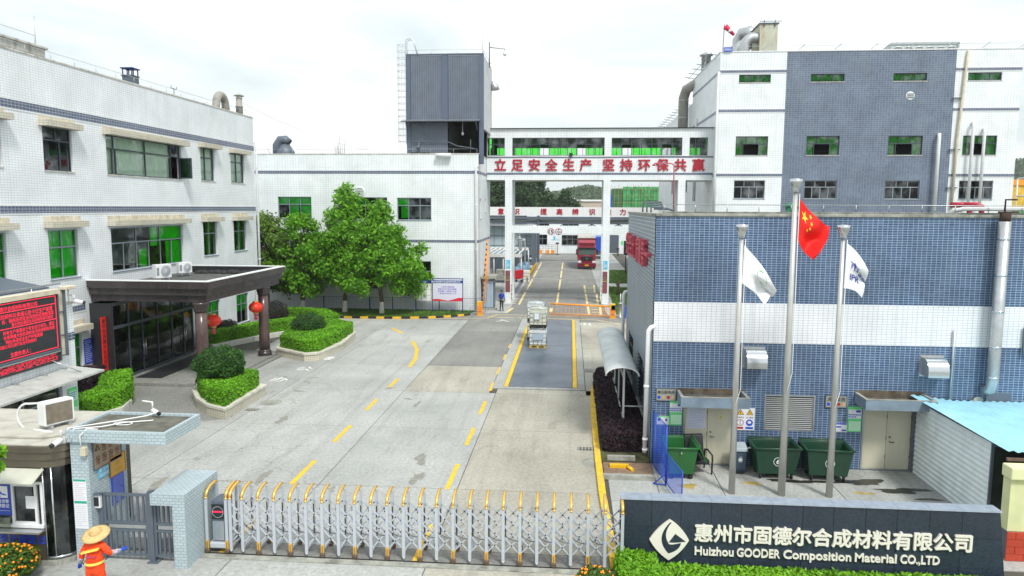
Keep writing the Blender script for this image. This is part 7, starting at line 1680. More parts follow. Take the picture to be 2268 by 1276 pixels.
window(T, wh, *H[0], 3, 0.35, glass=m_gl_green, blinds=[(0, 1, 0.62, 1, m_blind), (0.33, 0.6, 0, 0.6, m_blind), (0.68, 1, 0, 0.6, m_blind)])
window(T, wh, *H[1], 3, 0.35, glass=m_gl_green, blinds=[(0, 0.3, 0.62, 1, m_blind)])
window(T, wh, *H[2], 3, 0.35, glass=m_gl_green, blinds=[(0, 0.3, 0.62, 1, m_blind), (0.1, 0.3, 0.1, 0.6, m_blindw)])
for h in H[3:]: window(T, wh, *h, 3, 0.35, glass=m_gl_dark)
for h in Hs: window(T2, wh, *h, 1, 0.4, glass=m_gl_dark)
rail('roof_rail', wh, T, -26, -7.4, 12.52, 0.35, 1.9, r=0.012)
downpipe('downpipe', wh, [(-7.3, 57.05, 11.55), (-7.42, 56.9, 11.5), (-7.45, 56.88, 11.35), (-7.45, 56.88, 0.1)], 0.09, clips=[(-7.45, 56.88, 5), (-7.45, 56.88, 8.5)])
m = MB(T); m.lathe((-16.8, 0, 9.52), [(0.0, 0.06), (0.36, 0.06), (0.42, 0.0)], 24, axis='y', smooth=False)
v_ = m.build('round_vent', m_white, wh); m = MB(T)
for k in range(5): h_ = 0.34 * math.cos((k - 2) * 0.45); m.box(-16.8 - h_, -16.8 + h_, 0.062, 0.075, 9.27 + k * 0.12, 9.31 + k * 0.12)
m.build('slats', m_iron, v_)
m = MB(); m.tube([(-10.6, 56.7, 12.35), (-9.4, 56.7, 12.35)], 0.17, 12); m.box(-10.5, -10.4, 56.7, 57.0, 12.3, 12.38); m.box(-9.6, -9.5, 56.7, 57.0, 12.3, 12.38); m.build('white_lamp_tube', m_white, wh)
m = MB(); m.box(-11.2, -10.1, 57.4, 57.9, 11.7, 13.1); m.build('roof_cabinet', m_cream, wh)
tw = thing('lift_tower', 'dark grey corrugated tower with an open lower bay standing on the warehouse roof', 'tower', (-10, 60, 11.7))
m_corr = pm('dark_grey_sheet', (0.14, 0.17, 0.22), 0.6, var=0.12, vs=1.2, dirt=0.3, dcol=(0.2, 0.22, 0.24))
def corr(m, u0, u1, z0, z1, p=0.17, d=0.05, n0=0.0):
    n_ = max(2, int((u1 - u0) / p) * 2); vs = []
    for k in range(n_ + 1):
        u = u0 + (u1 - u0) * k / n_; n = n0 + (d if k % 2 else 0); vs += [(u, n, z0), (u, n, z1)]
    m.add(vs, [(2 * k, 2 * k + 2, 2 * k + 3, 2 * k + 1) for k in range(n_)])
TT = FY(57.35)
m = MB(TT); corr(m, -12.7, -10.2, 15.05, 20.05); m.build('corrugated_panel', m_corr, tw, recalc=False)
m = MB(TT); corr(m, -9.72, -7.25, 15.05, 20.05); m.build('corrugated_panel', m_corr, tw, recalc=False)
m = MB(TT); corr(m, -12.7, -9.75, 12.6, 14.95); m.build('corrugated_panel', m_corr, tw, recalc=False)
m = MB(TT)
for a, b, z0 in ((-13.02, -12.7, 12.45), (-10.2, -9.72, 15.05), (-7.25, -6.9, 11.7)): m.box(a, b, -0.2, 0.06, z0, 20.1)
m.box(-13.02, -6.9, -0.15, 0.08, 20.1, 20.2); m.build('corner_posts', pm('dark_grey_post', (0.1, 0.13, 0.19), 0.6), tw)
m = MB(); m.box(-7.1, -6.92, 57.6, 63.4, 14.5, 20.12); m.build('side_wall', pm('pale_grey_render', (0.58, 0.6, 0.62), 0.8, var=0.1, vs=1, dirt=0.4), tw)
m = MB(); m.box(-13.0, -12.9, 57.6, 63.4, 12, 20.1); m.box(-12.9, -7.1, 63.2, 63.4, 12, 20.1); m.box(-12.9, -7.1, 57.6, 63.2, 19.9, 20.0); m.box(-9.7, -9.6, 57.6, 63, 12.4, 15); m.build('back_walls', m_room, tw)
m = MB(); vs = []
for k in range(61): x = -13.35 + 6.2 * k / 60; z = 15.07 + (0.035 if k % 2 else 0); vs += [(x, 56.35, z - 0.12), (x, 57.5, z + 0.1)]
m.add(vs, [(2 * k, 2 * k + 2, 2 * k + 3, 2 * k + 1) for k in range(60)]); m.build('awning_sheet', m_steel, tw, recalc=False)
m = MB(); m.tube([(-13.0, 57.3, 14.3), (-12.9, 56.5, 14.95)], 0.04, 6); m.tube([(-7.4, 57.3, 14.3), (-7.4, 56.5, 14.95)], 0.04, 6); m.box(-13.3, -7.2, 56.4, 56.46, 14.9, 14.96); m.build('awning_bracket', m_iron, tw)
m = MB(); m.tube([(-8.6, 57.6, 15.0), (-8.6, 57.6, 14.2)], 0.02, 5); m.sphere((-8.6, 57.6, 14.1), (0.1, 0.1, 0.14)); m.build('hanging_lamp', m_white, tw)
m = MB(); m.tube([(-12.6, 57.2, 13.4), (-9.6, 57.2, 13.4), (-9.0, 57.1, 13.1), (-7.6, 57.1, 12.9)], 0.04, 6); m.tube([(-7.9, 57.1, 12.5), (-7.9, 57.1, 13.6)], 0.03, 5); m.tube([(-12.0, 57.1, 12.5), (-12.0, 57.1, 13.4)], 0.06, 6); m.sphere((-12.05, 57.0, 13.0), 0.16); m.build('pipework', m_iron, tw)
m = MB(); m.extr([(63.0, 19.3), (63.6, 19.1), (63.95, 18.7), (64.0, 18.25), (63.4, 18.25), (63.3, 18.6), (63.0, 18.7)], -6.92, -6.3, 'x') if False else m.tube([(-7.0, 63.0, 18.8), (-6.75, 63.0, 18.75), (-6.6, 63.0, 18.55), (-6.56, 63.0, 18.3)], [0.25, 0.28, 0.32, 0.36], 14); m.build('side_vent_hood', m_steel, tw)
for a, b in ((57.3, 63.3),):
    m = MB(); m.tube([(-6.98, 57.5, 20.5), (-6.98, 63.3, 20.5)], 0.02, 5); m.tube([(-13, 57.4, 20.5), (-7, 57.4, 20.5)], 0.012, 5)
    for y in (57.5, 59.5, 61.5, 63.3): m.tube([(-6.98, y, 20.1), (-6.98, y, 20.5)], 0.018, 5)
    for x in (-12.9, -11.0, -9, -7.0): m.tube([(x, 57.4, 20.2), (x, 57.4, 20.5)], 0.015, 5)
    m.tube([(-7.0, 57.5, 20.2), (-7.0, 57.5, 21.7)], 0.02, 5); m.build('roof_rail', m_steel, tw)
cm = thing('mast_camera', 'dome camera hanging from a thin arm on a mast beside the tower roof', 'camera', (-6.8, 60, 20)); m = MB(); m.tube([(-6.75, 60, 19.6), (-6.75, 60, 21.6)], 0.05, 6); m.tube([(-6.75, 60, 21.2), (-5.5, 60, 21.05), (-5.5, 60, 20.85)], 0.035, 6); m.build('mast', m_iron, cm); m = MB(); m.sphere((-5.5, 60, 20.7), (0.17, 0.17, 0.22)); m.build('dome', m_white, cm)
ld = thing('caged_ladder', 'tall thin caged ladder running up the left side of the tower', 'ladder', (-13.3, 58.2, 12.5))
m = MB(); zt, zb = 21.2, 13.3; x_, y_ = -13.12, 57.9
for s in (-0.0,): pass
m.tube([(x_, y_ - 0.25, zb), (x_, y_ - 0.25, 21.35), (x_ + 0.25, y_ - 0.2, 21.45), (x_ + 0.55, y_ - 0.2, 21.4), (x_ + 0.95, y_ - 0.2, 20.1)], 0.025, 5); m.tube([(x_, y_ + 0.25, zb), (x_, y_ + 0.25, 21.35), (x_ + 0.25, y_ + 0.2, 21.45), (x_ + 0.55, y_ + 0.2, 21.4), (x_ + 0.95, y_ + 0.2, 20.1)], 0.025, 5)
k = zb
while k < 21.2: m.tube([(x_, y_ - 0.25, k), (x_, y_ + 0.25, k)], 0.014, 4); k += 0.3
m.build('rails_and_rungs', m_steel, ld)
for q in range(16):
    z = 13.5 + q * 0.5; m = MB(); m.tube([(x_ - 0.36 + 0.36 * math.cos(a), y_ + 0.36 * math.sin(a), z) for a in [0.75 + (6.283 - 1.5) * w_ / 12 for w_ in range(13)]], 0.018, 4); m.build('cage_hoop', m_steel, ld)
m = MB()
for w_ in range(1, 12, 2): a = 0.75 + (6.283 - 1.5) * w_ / 12; m.tube([(x_ - 0.36 + 0.36 * math.cos(a), y_ + 0.36 * math.sin(a), 13.5), (x_ - 0.36 + 0.36 * math.cos(a), y_ + 0.36 * math.sin(a), 21.0)], 0.012, 4)
m.build('cage_bars', m_steel, ld)
vd = thing('roof_vent', 'grey hooded vent on the warehouse roof at the left', 'vent', (-24.5, 60, 11.7)); m = MB(); m.tube([(-24.7, 60, 12), (-24.7, 60, 13.4), (-24.4, 60, 13.85), (-24.0, 60, 13.9), (-23.7, 60, 13.6)], [0.4, 0.4, 0.4, 0.36, 0.36], 12); m.lathe((-24.0, 60, 12), [(0.8, 0), (0.75, 0.9), (0.35, 1.5)], 12); m.build('duct', m_iron, vd)
for x, lb in ((-19.8, 'bare twiggy shoots sticking up above the middle of the warehouse roof'), (-25.6, 'bare twiggy shoots beside the hooded roof vent')):
    t = thing('bare_shrub', lb, 'plant', (x, 62, 11.7)); m = MB(); rg = random.Random(int(-x))
    for k in range(9 if x > -20 else 5):
        a = rg.uniform(-0.35, 0.35); hh = rg.uniform(1.5, 2.6) * (1 if x > -20 else 0.6); m.tube([(x + a, 62, 11.7), (x + a * 1.8, 62, 11.7 + hh * 0.6), (x + a * 2.6, 62, 11.9 + hh)], [0.03, 0.02, 0.008], 4)
    m.build('twigs', m_bark, t)
# fence, noticeboard
for i in range(8):
    u0 = -21.6 + i * 1.88; t = thing('navy_fence_panel', 'dark navy wire fence panel number from the left beside the ' + ['office corner hedge', 'left shade tree', 'gap right of the left shade tree', 'middle shade tree', 'gap between the two right trees', 'right shade tree', 'notice board', 'warehouse corner'][i], 'fence', (u0 + .9, 56.3, 0), 'navy wire fence panels before the warehouse')
    t['label'] = 'navy wire fence panel before the warehouse beside the ' + ['purple ball bush', 'left tree trunk', 'gap right of it', 'middle tree trunk', 'gap beyond it', 'right tree trunk', 'white notice sheets', 'corner pipe'][i]
    meshpanel('frame', (u0, 56.3), (u0 + 1.84, 56.3), 1.05, t, m_navy, 14, 8, 0.004, 0.02)
    m = MB(); m.box(u0 - 0.03, u0 + 0.03, 56.27, 56.33, 0, 1.2); m.build('post', m_navy, t)
nb = thing('notice_board', 'wide notice board with navy header, nine small sheets and a large lilac poster', 'notice board', (-10.2, 55.7, 0))
TN = FY(55.7)
m = MB(TN)
for u in (-12.1, -10.75, -8.35): m.box(u - 0.03, u + 0.03, -0.03, 0.03, 0, 2.75)
m.box(-10.8, -8.3, -0.03, 0.03, 2.72, 2.78); m.build('frame', m_navy, nb)
m = MB(TN); m.box(-12.1, -8.38, 0.03, 0.06, 2.4, 2.62); m.build('header', pm('navy_header', (0.02, 0.06, 0.35), 0.4), nb)
m = MB(TN)
for i, c in enumerate('惠州市固德尔合成材料有限公司'): char(m, c, -10.75 + i * 0.165, 2.51, 0.16, 0.064, 0, 0.02)
for i, c in enumerate('公告'): char(m, c, -11.5 + i * 0.2, 2.51, 0.16, 0.064, 0, 0.02)
m.build('lettering', m_sigwhite, nb, recalc=False)
m = MB(TN); m.box(-12.05, -10.85, 0.0, 0.03, 0.95, 2.38); m.build('board', pm('board_grey', (0.45, 0.45, 0.4), 0.7), nb)
for i in range(3):
    for j in range(3): m = MB(TN); m.box(-11.98 + i * 0.38, -11.64 + i * 0.38, 0.031, 0.036, 1.0 + j * 0.45, 1.41 + j * 0.45); m.build('paper_sheet', m_blindw if j else m_sigwhite, nb)
m = MB(TN); m.box(-10.72, -8.38, 0.0, 0.03, 0.98, 2.3); m.build('poster', pm('lilac_poster', (0.72, 0.72, 0.86), 0.5), nb)
m = MB(TN)
for z, s, u in ((2.1, '人的行为物的状态', -10.0), (1.93, '落实安全生产责任制管理', -10.25), (1.76, '防范事故，保障员工生命', -10.25), (1.59, '，促进企业安全生产工作', -10.25)):
    for i, c in enumerate(s): char(m, c, u + i * 0.135, z, 0.12, 0.033, 0, 0.03)
m.build('lettering', pm('indigo_print', (0.1, 0.04, 0.5), 0.5), nb, recalc=False)
m = MB(TN); wv = [(-10.72, 0.032, 0.98), (-8.38, 0.032, 0.98), (-8.38, 0.032, 1.25), (-8.7, 0.032, 1.25), (-9.1, 0.032, 1.12), (-9.5, 0.032, 1.02), (-9.9, 0.032, 1.08), (-10.3, 0.032, 1.15), (-10.72, 0.032, 1.12)]; m.add(wv, [tuple(range(len(wv)))]); m.build('red_wave', m_red if False else pm('poster_red', (0.7, 0.02, 0.04), 0.5), nb, recalc=False)
# blue grey cabinet beside the warehouse wall
cb = thing('equipment_cabinet', 'pale blue ribbed steel cabinet under a grey slab beside the warehouse wall', 'cabinet', (-6.7, 59, 0)); m = MB(FY(58.4)); corr(m, -7.05, -6.25, 0.15, 2.35, 0.2, 0.03); m.build('ribbed_front', pm('pale_blue_steel', (0.35, 0.45, 0.55), 0.5, dirt=0.3), cb, recalc=False); m = MB(); m.box(-7.1, -6.22, 58.45, 60, 0.05, 2.4); m.build('body', m_iron, cb); m = MB(); m.box(-7.22, -6.0, 58.1, 60.3, 2.55, 2.75); m.box(-7.0, -6.3, 58.3, 60, 2.4, 2.55); m.build('slab', m_mossy, cb); m = MB(); m.box(-7.2, -5.9, 58.0, 58.3, 0, 0.12); m.build('kerb', m_mossy, cb)

# ---- barriers
def barrier_box(label, x, y):
    t = thing('barrier_gate', label, 'barrier', (x, y, 0), 'boom barriers at the works road'); m = MB(); m.box(x - 0.2, x + 0.2, y - 0.16, y + 0.16, 0.05, 1.0); m.build('cabinet', m_orange, t, bevel=0.02)
    m = MB(); m.box(x - 0.2, x + 0.2, y - 0.17, y + 0.17, 1.0, 1.1); m.box(x - 0.24, x + 0.24, y - 0.2, y + 0.2, 0, 0.05); m.box(x - 0.21, x - 0.1, y - 0.17, y + 0.0, 0.75, 1.0); m.build('cap', m_yellow, t, bevel=0.015)
    m = MB(FY(y - 0.165)); m.lathe((x, 0.0, 0.6), [(0.09, -0.003), (0.115, -0.003)], 16, axis='y', cap=False); m.box(x - 0.1, x + 0.1, 0.0, 0.004, 0.28, 0.34); m.build('emblem', m_redpink, t, recalc=False); return t
bl = barrier_box('orange boom barrier with its arm folded up beside the warehouse corner', -6.9, 55.0)
m = MB(); A_ = Vector((-6.75, 55.1, 0.95)); B_ = Vector((-6.35, 55.1, 5.85)); q = B_ - A_
for off_ in (0.0, 0.16, 0.3): m.tube([A_ + Vector((off_, 0, 0)), B_ + Vector((off_ * 0.3, 0, -off_ * 3))], 0.05 if off_ == 0 else 0.03, 6)
for k in range(22): p = A_ + q * (k + 0.5) / 23; m.tube([p, p + Vector((0.3 * (1 - k / 30), 0.02, -0.1))], 0.02, 4)
m.build('boom_arm', m_orange, bl)
m = MB()
for k in range(12): p = A_ + q * (k + 0.4) / 12.5; m.tube([p + Vector((0, -0.01, 0)), p + q * 0.03 + Vector((0, -0.01, 0))], 0.054, 6)
m.build('black_bands', m_black, bl)
br = barrier_box('orange boom barrier with its fenced arm lowered across the road', 3.25, 54.6)
m = MB(); m.box(3.1, 3.48, 54.44, 54.78, 0.6, 1.02); m.build('control_head', m_iron, br, bevel=0.02)
m = MB(); m.tube([(3.05, 54.55, 0.9), (-1.45, 54.55, 1.05)], 0.065, 8); m.build('boom_arm', m_orange, br)
m = MB()
for k in range(7): u = -1.2 + k * 0.6; z = 1.05 - 0.15 * (u + 1.45) / 4.5; m.tube([(u, 54.545, z), (u + 0.2, 54.545, z - 0.006)], 0.059, 8)
m.build('black_bands', m_black, br)
m = MB(); m.tube([(2.9, 54.55, 0.22), (-1.35, 54.55, 0.3)], 0.03, 6); m.tube([(2.9, 54.6, 0.12), (-1.35, 54.6, 0.2)], 0.025, 6); m.tube([(-1.4, 54.55, 0.2), (-1.45, 54.55, 0.45)], 0.05, 6); m.tube([(2.4, 54.56, 0.85), (2.9, 54.56, 0.25)], 0.03, 5)
for k in range(14): u = -1.25 + k * 0.31; m.tube([(u, 54.55, 1.15 - 0.15 * (u + 1.45) / 4.5), (u, 54.57, 0.1)], 0.02, 4)
m.build('hanging_fence', m_orange, br)
sp = thing('steel_bollard_post', 'short steel post with a thin white antenna beside the lowered barrier', 'post', (3.85, 54.9, 0)); m = MB(); m.lathe((3.85, 54.9, 0), [(0.16, 0), (0.16, 0.08), (0.11, 0.1), (0.11, 1.05), (0.15, 1.06), (0.15, 1.15)], 16); m.build('post', m_steel, sp); m = MB(); m.tube([(3.85, 54.9, 1.15), (3.85, 54.9, 1.85)], 0.035, 6); m.build('antenna', m_white, sp); m = MB(); m.box(4.0, 4.3, 54.8, 55.2, 0, 0.9); m.build('blue_side_box', m_bluefence, sp)
st = thing('tree_stump_sculpture', 'small dark brown wooden post standing on the lawn by the right bridge column', 'stump', (4.6, 69, 0)); m = MB(); m.tube([(4.6, 69, 0), (4.65, 69, 0.6), (4.55, 69, 1.1), (4.62, 69, 1.35)], [0.2, 0.13, 0.17, 0.08], 8); m.build('stump', m_bark, st)
# ---- footbridge across the road
bg_ = thing('link_bridge', 'white enclosed link bridge on tall columns with green windows and a red slogan', 'bridge', (2, 63.5, 10))
T = FY(62.5)
Hb = [(-7.2, -5.7, 12.72, 14.22), (-5.05, 2.78, 12.72, 14.22), (3.37, 9.25, 12.72, 14.2), (9.85, 11.35, 12.7, 14.2)]
m = MB(T); wallholes(m, -7.23, 11.85, 12.55, 14.95, Hb, thick=0.2); m.build('upper_wall', t_white_s, bg_)
m = MB(T); m.box(-7.23, 11.83, -0.25, 0.02, 10.66, 12.53); m.build('slogan_band', t_white_s, bg_)
for z0, z1 in ((12.53, 12.66), (11.1, 11.28)): m = MB(T); m.box(-7.23, 11.83, 0, 0.035, z0, z1); m.build('tile_band', t_band, bg_)
m = MB(); m.box(-7.23, 11.84, 62.7, 66.0, 10.66, 10.9); m.box(-7.23, 11.84, 65.8, 66.0, 10.9, 12.7); m.build('floor_beam', m_coping, bg_)
m = MB(); vs = []
for k in range(161): x = -7.23 + 19.1 * k / 160; z = 15.0 + (0.04 if k % 2 else 0); vs += [(x, 62.3, z), (x, 66.1, z + 0.15)]
m.add(vs, [(2 * k, 2 * k + 2, 2 * k + 3, 2 * k + 1) for k in range(160)]); m.build('roof_sheet', m_steel, bg_, recalc=False)
fr0 = [(k + 1) / 11 for k in range(10)]
# front windows: glazing on both sides so daylight shows through
TBk = FYp(66.0)
for (a, b, z0, z1), nc in zip(Hb, (3, 10, 7, 3)):
    m = MB(T)
    m.box(a, b, -0.12, -0.07, z0, z0 + .05); m.box(a, b, -0.12, -0.07, z1 - .05, z1); m.box(a, b, -0.12, -0.068, z0 + 0.93, z0 + 0.98)
    for k in range(nc + 1): u = a + (b - a) * k / nc; m.box(max(a, u - .025), min(b, u + .025), -0.12, -0.07, z0 + .05, z1 - .05)
    wf = m.build('window', m_dkframe, bg_)
    skip = {10: (3, 7), 7: (1, 5)}.get(nc, ())
    for k in range(nc):
        u0, u1 = a + (b - a) * k / nc, a + (b - a) * (k + 1) / nc
        p = MB(T); p.quad((u0, -0.1, z0 + 0.96), (u1, -0.1, z0 + 0.96), (u1, -0.1, z1), (u0, -0.1, z1)); p.build('pane', m_gl_green, wf, recalc=False)
        if k in skip: continue
        p = MB(T); p.quad((u0, -0.1, z0), (u1, -0.1, z0), (u1, -0.1, z0 + 0.95), (u0, -0.1, z0 + 0.95)); p.build('pane', m_gl_green, wf, recalc=False)
m = MB(); m.box(-7.2, 11.8, 65.85, 66.0, 13.62, 14.95)
for x in (-7.0, -5.4, 3.05, 9.55, 11.6): m.box(x - 0.3, x + 0.3, 65.8, 66.0, 12.7, 13.62)
for k in range(38): x = -7.0 + k * 0.5; m.box(x - 0.02, x + 0.02, 65.85, 65.9, 12.7, 13.62)
m.build('rear_wall', pm('dim_green_wall', (0.06, 0.16, 0.06), 0.8, var=0.3, vs=1), bg_)
for i, c in enumerate('立足安全生产坚持环保共赢'):
    x = -6.08 + i * 1.46 if i < 6 else 3.13 + (i - 6) * 1.5
    m = MB(T); char(m, c, x, 11.93, 1.06, 0.03, 0.08, 0.03); m.build('letter', m_red, bg_, recalc=False)
for x0_, x1_ in ((-5.66, -5.05), (2.75, 3.35), (9.0, 9.6)):
    m = MB(); m.box(x0_, x1_, 62.45, 63.0, 0, 10.66); m.build('column', t_white_s, bg_)
    m = MB(); m.box(x0_, x1_, 65.2, 65.7, 0, 10.66); m.build('column', t_white_s, bg_)
m = MB(); m.box(-5.05, 2.75, 62.47, 62.95, 6.12, 6.74); m.box(3.35, 9.0, 62.47, 62.95, 6.12, 6.74); m.build('cross_beam', t_white_s, bg_)
m = MB(T); m.tube([(-7.2, 0.08, 12.6), (-4, 0.1, 12.66), (2, 0.1, 12.62), (8, 0.1, 12.7), (11.8, 0.08, 12.66)], 0.02, 5); m.build('loose_cable', m_white, bg_)
t = thing('bridge_floodlight', 'small black floodlight fixed to the middle of the slogan band', 'lamp', (-0.05, 62.3, 12.7)); m = MB(); m.box(-0.2, 0.1, 62.2, 62.4, 12.68, 12.92); m.tube([(-0.05, 62.45, 12.5), (-0.05, 62.3, 12.7)], 0.03, 5); m.build('head', m_black, t)
def roundsign(label, x, z, txt_, top=False):
    t = thing('road_sign', label, 'road sign', (x, 62.3, z)); Ts = FY(62.46)
    m = MB(Ts); m.lathe((x, 0, z), [(0.0, 0.02), (0.27, 0.02)], 28, axis='y', cap=False); m.build('disc', m_sigwhite, t, recalc=False)
    m = MB(Ts); m.lathe((x, 0, z), [(0.235, 0.03), (0.29, 0.03), (0.29, 0.0)], 28, axis='y', cap=False); m.build('ring', pm('dark_red_ring', (0.35, 0.02, 0.06), 0.4) if 'dark_red_ring' not in bpy.data.materials else bpy.data.materials['dark_red_ring'], t, recalc=False)
    m = MB(Ts); text(m, txt_, x - 0.17, x + 0.17, z - 0.15 if not top else z - 0.1, z + 0.15 if not top else z + 0.08, 0.034, 0, 0.03); 
    if top: m.add([(x - 0.08, 0.034, z + 0.2), (x + 0.08, 0.034, z + 0.2), (x, 0.034, z + 0.1)], [(0, 1, 2)]); m.add([(x - 0.08, 0.034, z - 0.22), (x + 0.08, 0.034, z - 0.22), (x, 0.034, z - 0.13)], [(0, 1, 2)])
    m.build('number', m_black, t, recalc=False)
roundsign('round white speed sign with 15 inside a dark red ring on the cross beam', -1.68, 6.26, '15'); roundsign('round white height limit sign beside the speed sign on the cross beam', -1.01, 6.26, '4.5m', True)
t = thing('small_blue_sign', 'small blue plate hanging under the two round signs', 'sign', (-1.3, 62.4, 5.5)); m = MB(FY(62.46)); m.box(-1.46, -1.3, 0, 0.02, 5.5, 5.85); m.box(-1.39, -1.37, -0.02, 0.0, 5.8, 6.2); m.build('plate', m_cyan, t)
for x0_, lb in ((-5.62, 'left'), (2.79, 'right')):
    Tc = FY(62.44)
    b = board('column_notice', f'light blue notice at head height on the {lb} bridge column', Tc, x0_ + 0.05, x0_ + 0.42, 3.05, 3.78, m_cyan)
    textlines(Tc, b, x0_ + 0.1, x0_ + 0.38, 3.1, 3.72, 5, m_sigwhite, 0.022, 15, 0.6)
    b = board('column_warning_panel', f'tall brown warning panel with triangle and circles on the {lb} bridge column', Tc, x0_ + 0.02, x0_ + 0.42, 0.98, 2.85, pm('maroon_panel', (0.14, 0.07, 0.08), 0.5) if 'maroon_panel' not in bpy.data.materials else bpy.data.materials['maroon_panel'])
    m = MB(Tc); c_ = x0_ + 0.22; m.tube([(c_, 0.025, 2.4), (c_ - 0.15, 0.025, 2.15), (c_ + 0.15, 0.025, 2.15), (c_, 0.025, 2.4)], 0.02, 4); m.box(c_ - 0.15, c_ + 0.15, 0.022, 0.025, 1.98, 2.06); m.build('triangle', m_gold, b)
    m = MB(Tc)
    for z in (1.7, 1.3): m.lathe((c_, 0.0, z), [(0.11, 0.026), (0.14, 0.026)], 18, axis='y', cap=False); m.quad((c_ - 0.09, 0.025, z + 0.07), (c_ - 0.07, 0.025, z + 0.09), (c_ + 0.09, 0.025, z - 0.07), (c_ + 0.07, 0.025, z - 0.09)); m.box(c_ - 0.14, c_ + 0.14, 0.022, 0.025, z - 0.2, z - 0.16)
    for z in (2.72, 2.55): text(m, '安全' if z > 2.6 else '须知', c_ - 0.13, c_ + 0.13, z - 0.06, z + 0.06, 0.024, 0, 0.02)
    m.build('symbols', m_redpink, b, recalc=False)
    ce = thing('corner_guard', f'black and yellow striped corner guard at the foot of the {lb} bridge column', 'corner guard', (x0_ + 0.62, 62.4, 0))
    xe = -5.03 if x0_ < 0 else 2.73
    for k in range(8): m = MB(); m.box(xe - 0.02, xe + 0.02, 62.38, 62.46, 0.15 + k * 0.19, 0.33 + k * 0.19); m.build('stripe', m_black if k % 2 else m_yellow, ce)

# ================================================================== FACTORY (right, white and grey)
fa = thing('factory_building', 'tall white and slate grey tiled factory block on the right with rows of windows', 'building', (23, 65, 0))
T = FY(61.0)
TOPW = [(13.37, 15.88), (19.0, 21.6), (25.35, 27.92), (31.0, 33.55)]
Hh = [(a, b, 18.4, 19.02) for a, b in TOPW] + [(a, b, 12.62, 14.14) for a, b in ((13.3, 15.87), (18.9, 21.48), (25.25, 27.9), (30.95, 33.55))] + [(a, b, 9.12, 10.6) for a, b in ((13.29, 15.77), (18.9, 21.45), (25.22, 27.89), (30.91, 33.5))]
def hz(u0, u1): return [h for h in Hh if h[0] > u0 and h[1] < u1]
for u0, u1, mt_, nm in ((11.84, 17.08, t_white_s, 'white_bay'), (17.08, 30.05, t_grey, 'grey_bay'), (30.05, 35.03, t_white_s, 'white_bay')):
    m = MB(T); wallholes(m, u0, u1, 0, 20.78, hz(u0, u1), thick=0.25); m.build(nm, mt_, fa)
T2 = FXm(11.84)
m = MB(T2); m.box(-74.0, -61.252, -0.24, 0, 0, 20.78); m.build('side_wall', t_white_s, fa)
m = MB(T2); Hs = [(-u - 0.9, -u, 14.2, 15.6) for u in (77, 80.5, 84.5, 88.5, 92.5)] ; wallholes(m, -100, -74.0, 0, 18.6, Hs + [(-u - 1.1, -u, 10.0, 12.8) for u in (76, 79.5, 83, 86.5)], thick=0.25); m.build('side_wall', t_white_s, fa)
for h in Hs + [(-u - 1.1, -u, 10.0, 12.8) for u in (76, 79.5, 83, 86.5)]: window(T2, fa, *h, 1, 0.35, glass=m_gl_dark, frame=m_dkframe)
for z0, z1 in ((19.15, 19.37), (16.05, 16.27), (10.9, 11.13)):
    for u0, u1 in ((11.84, 17.08), (30.05, 35.03)): m = MB(T); m.box(u0, u1, 0, 0.02, z0, z1); m.build('tile_band', t_band, fa); m = MB(T); m.box(u0, u1, 0, 0.024, z1, z1 + 0.06); m.box(u0, u1, 0, 0.024, z0 - 0.05, z0); m.build('white_trim', m_white, fa)
    m = MB(T2); m.box(-74, -61.02, 0.001, 0.02, z0, z1); m.build('tile_band', t_band, fa)
for z0, z1 in ((15.9, 16.1), (13.3, 13.5)): m = MB(T2); m.box(-100, -74.05, 0, 0.02, z0, z1); m.build('tile_band', t_band, fa)
for a, b, z0, z1 in Hh:
    if z1 > 18: window(T, fa, a, b, z0, z1, 3, 0, frame=m_dkframe, glass=m_gl_green, blinds=[(0, 1, 0, 1, m_louv) if False else (0.0, 1, 0.0, 1.0, m_curtain)])
    elif z1 > 12:
        w_ = window(T, fa, a, b, z0, z1, [0.24, 0.72], 0.4, 3, frame=m_dkframe, glass=m_gl_green, openat=[1], blinds=[(0, 1, 0.62, 1, m_curtain), (0, 0.22, 0, 0.6, m_curtain), (0.74, 1, 0, 0.6, m_curtain)])
    else: window(T, fa, a, b, z0, z1, 4, 0.36, 3, frame=m_alu, glass=m_gl_dark)
m = MB(); m.box(11.8, 35.1, 60.96, 61.3, 20.78, 20.86); m.box(11.8, 12.15, 61.3, 74, 20.78, 20.86); m.build('coping', m_white, fa)
m = MB(); m.box(12.1, 35, 61.3, 100, 18.5, 18.6); m.box(34.8, 35.03, 61.3, 100, 0, 20.7); m.box(12.1, 34.8, 99.8, 100, 0, 18.5); m.box(12.1, 34.8, 73.8, 74, 18.6, 20.7); m.build('roof', m_roof, fa)
# stains below the windows are loose runs of darker wash
m_stain = pm('grime_wash', (0.4, 0.42, 0.4), 0.8)
m = MB(T); m.tube([(12.2, 0.1, 21.2), (35, 0.1, 21.2)], 0.014, 4)
for k in range(9): m.tube([(12.3 + k * 2.8, -0.1, 20.86), (12.75 + k * 2.8, 0.35, 21.28)], 0.03, 4)
m.build('roof_rail', m_steel, fa)
m = MB(T2)
for k in range(16): m.tube([(-62.5 - k * 2.2, -0.1, (20.86 if k < 6 else 18.65)), (-62.5 - k * 2.2, 0.9, (21.0 if k < 6 else 18.8))], 0.035, 4)
m.tube([(-62, 0.5, 20.95), (-74, 0.5, 20.95)], 0.02, 4); m.tube([(-74, 0.5, 18.75), (-97, 0.5, 18.75)], 0.02, 4); m.build('side_roof_rail', m_iron, fa)
m = MB(T); m.lathe((26.72, 0, 17.25), [(0.0, 0.04), (0.3, 0.04), (0.34, 0.0)], 20, axis='y', smooth=False)
v_ = m.build('round_vent', m_white, fa); m = MB(T)
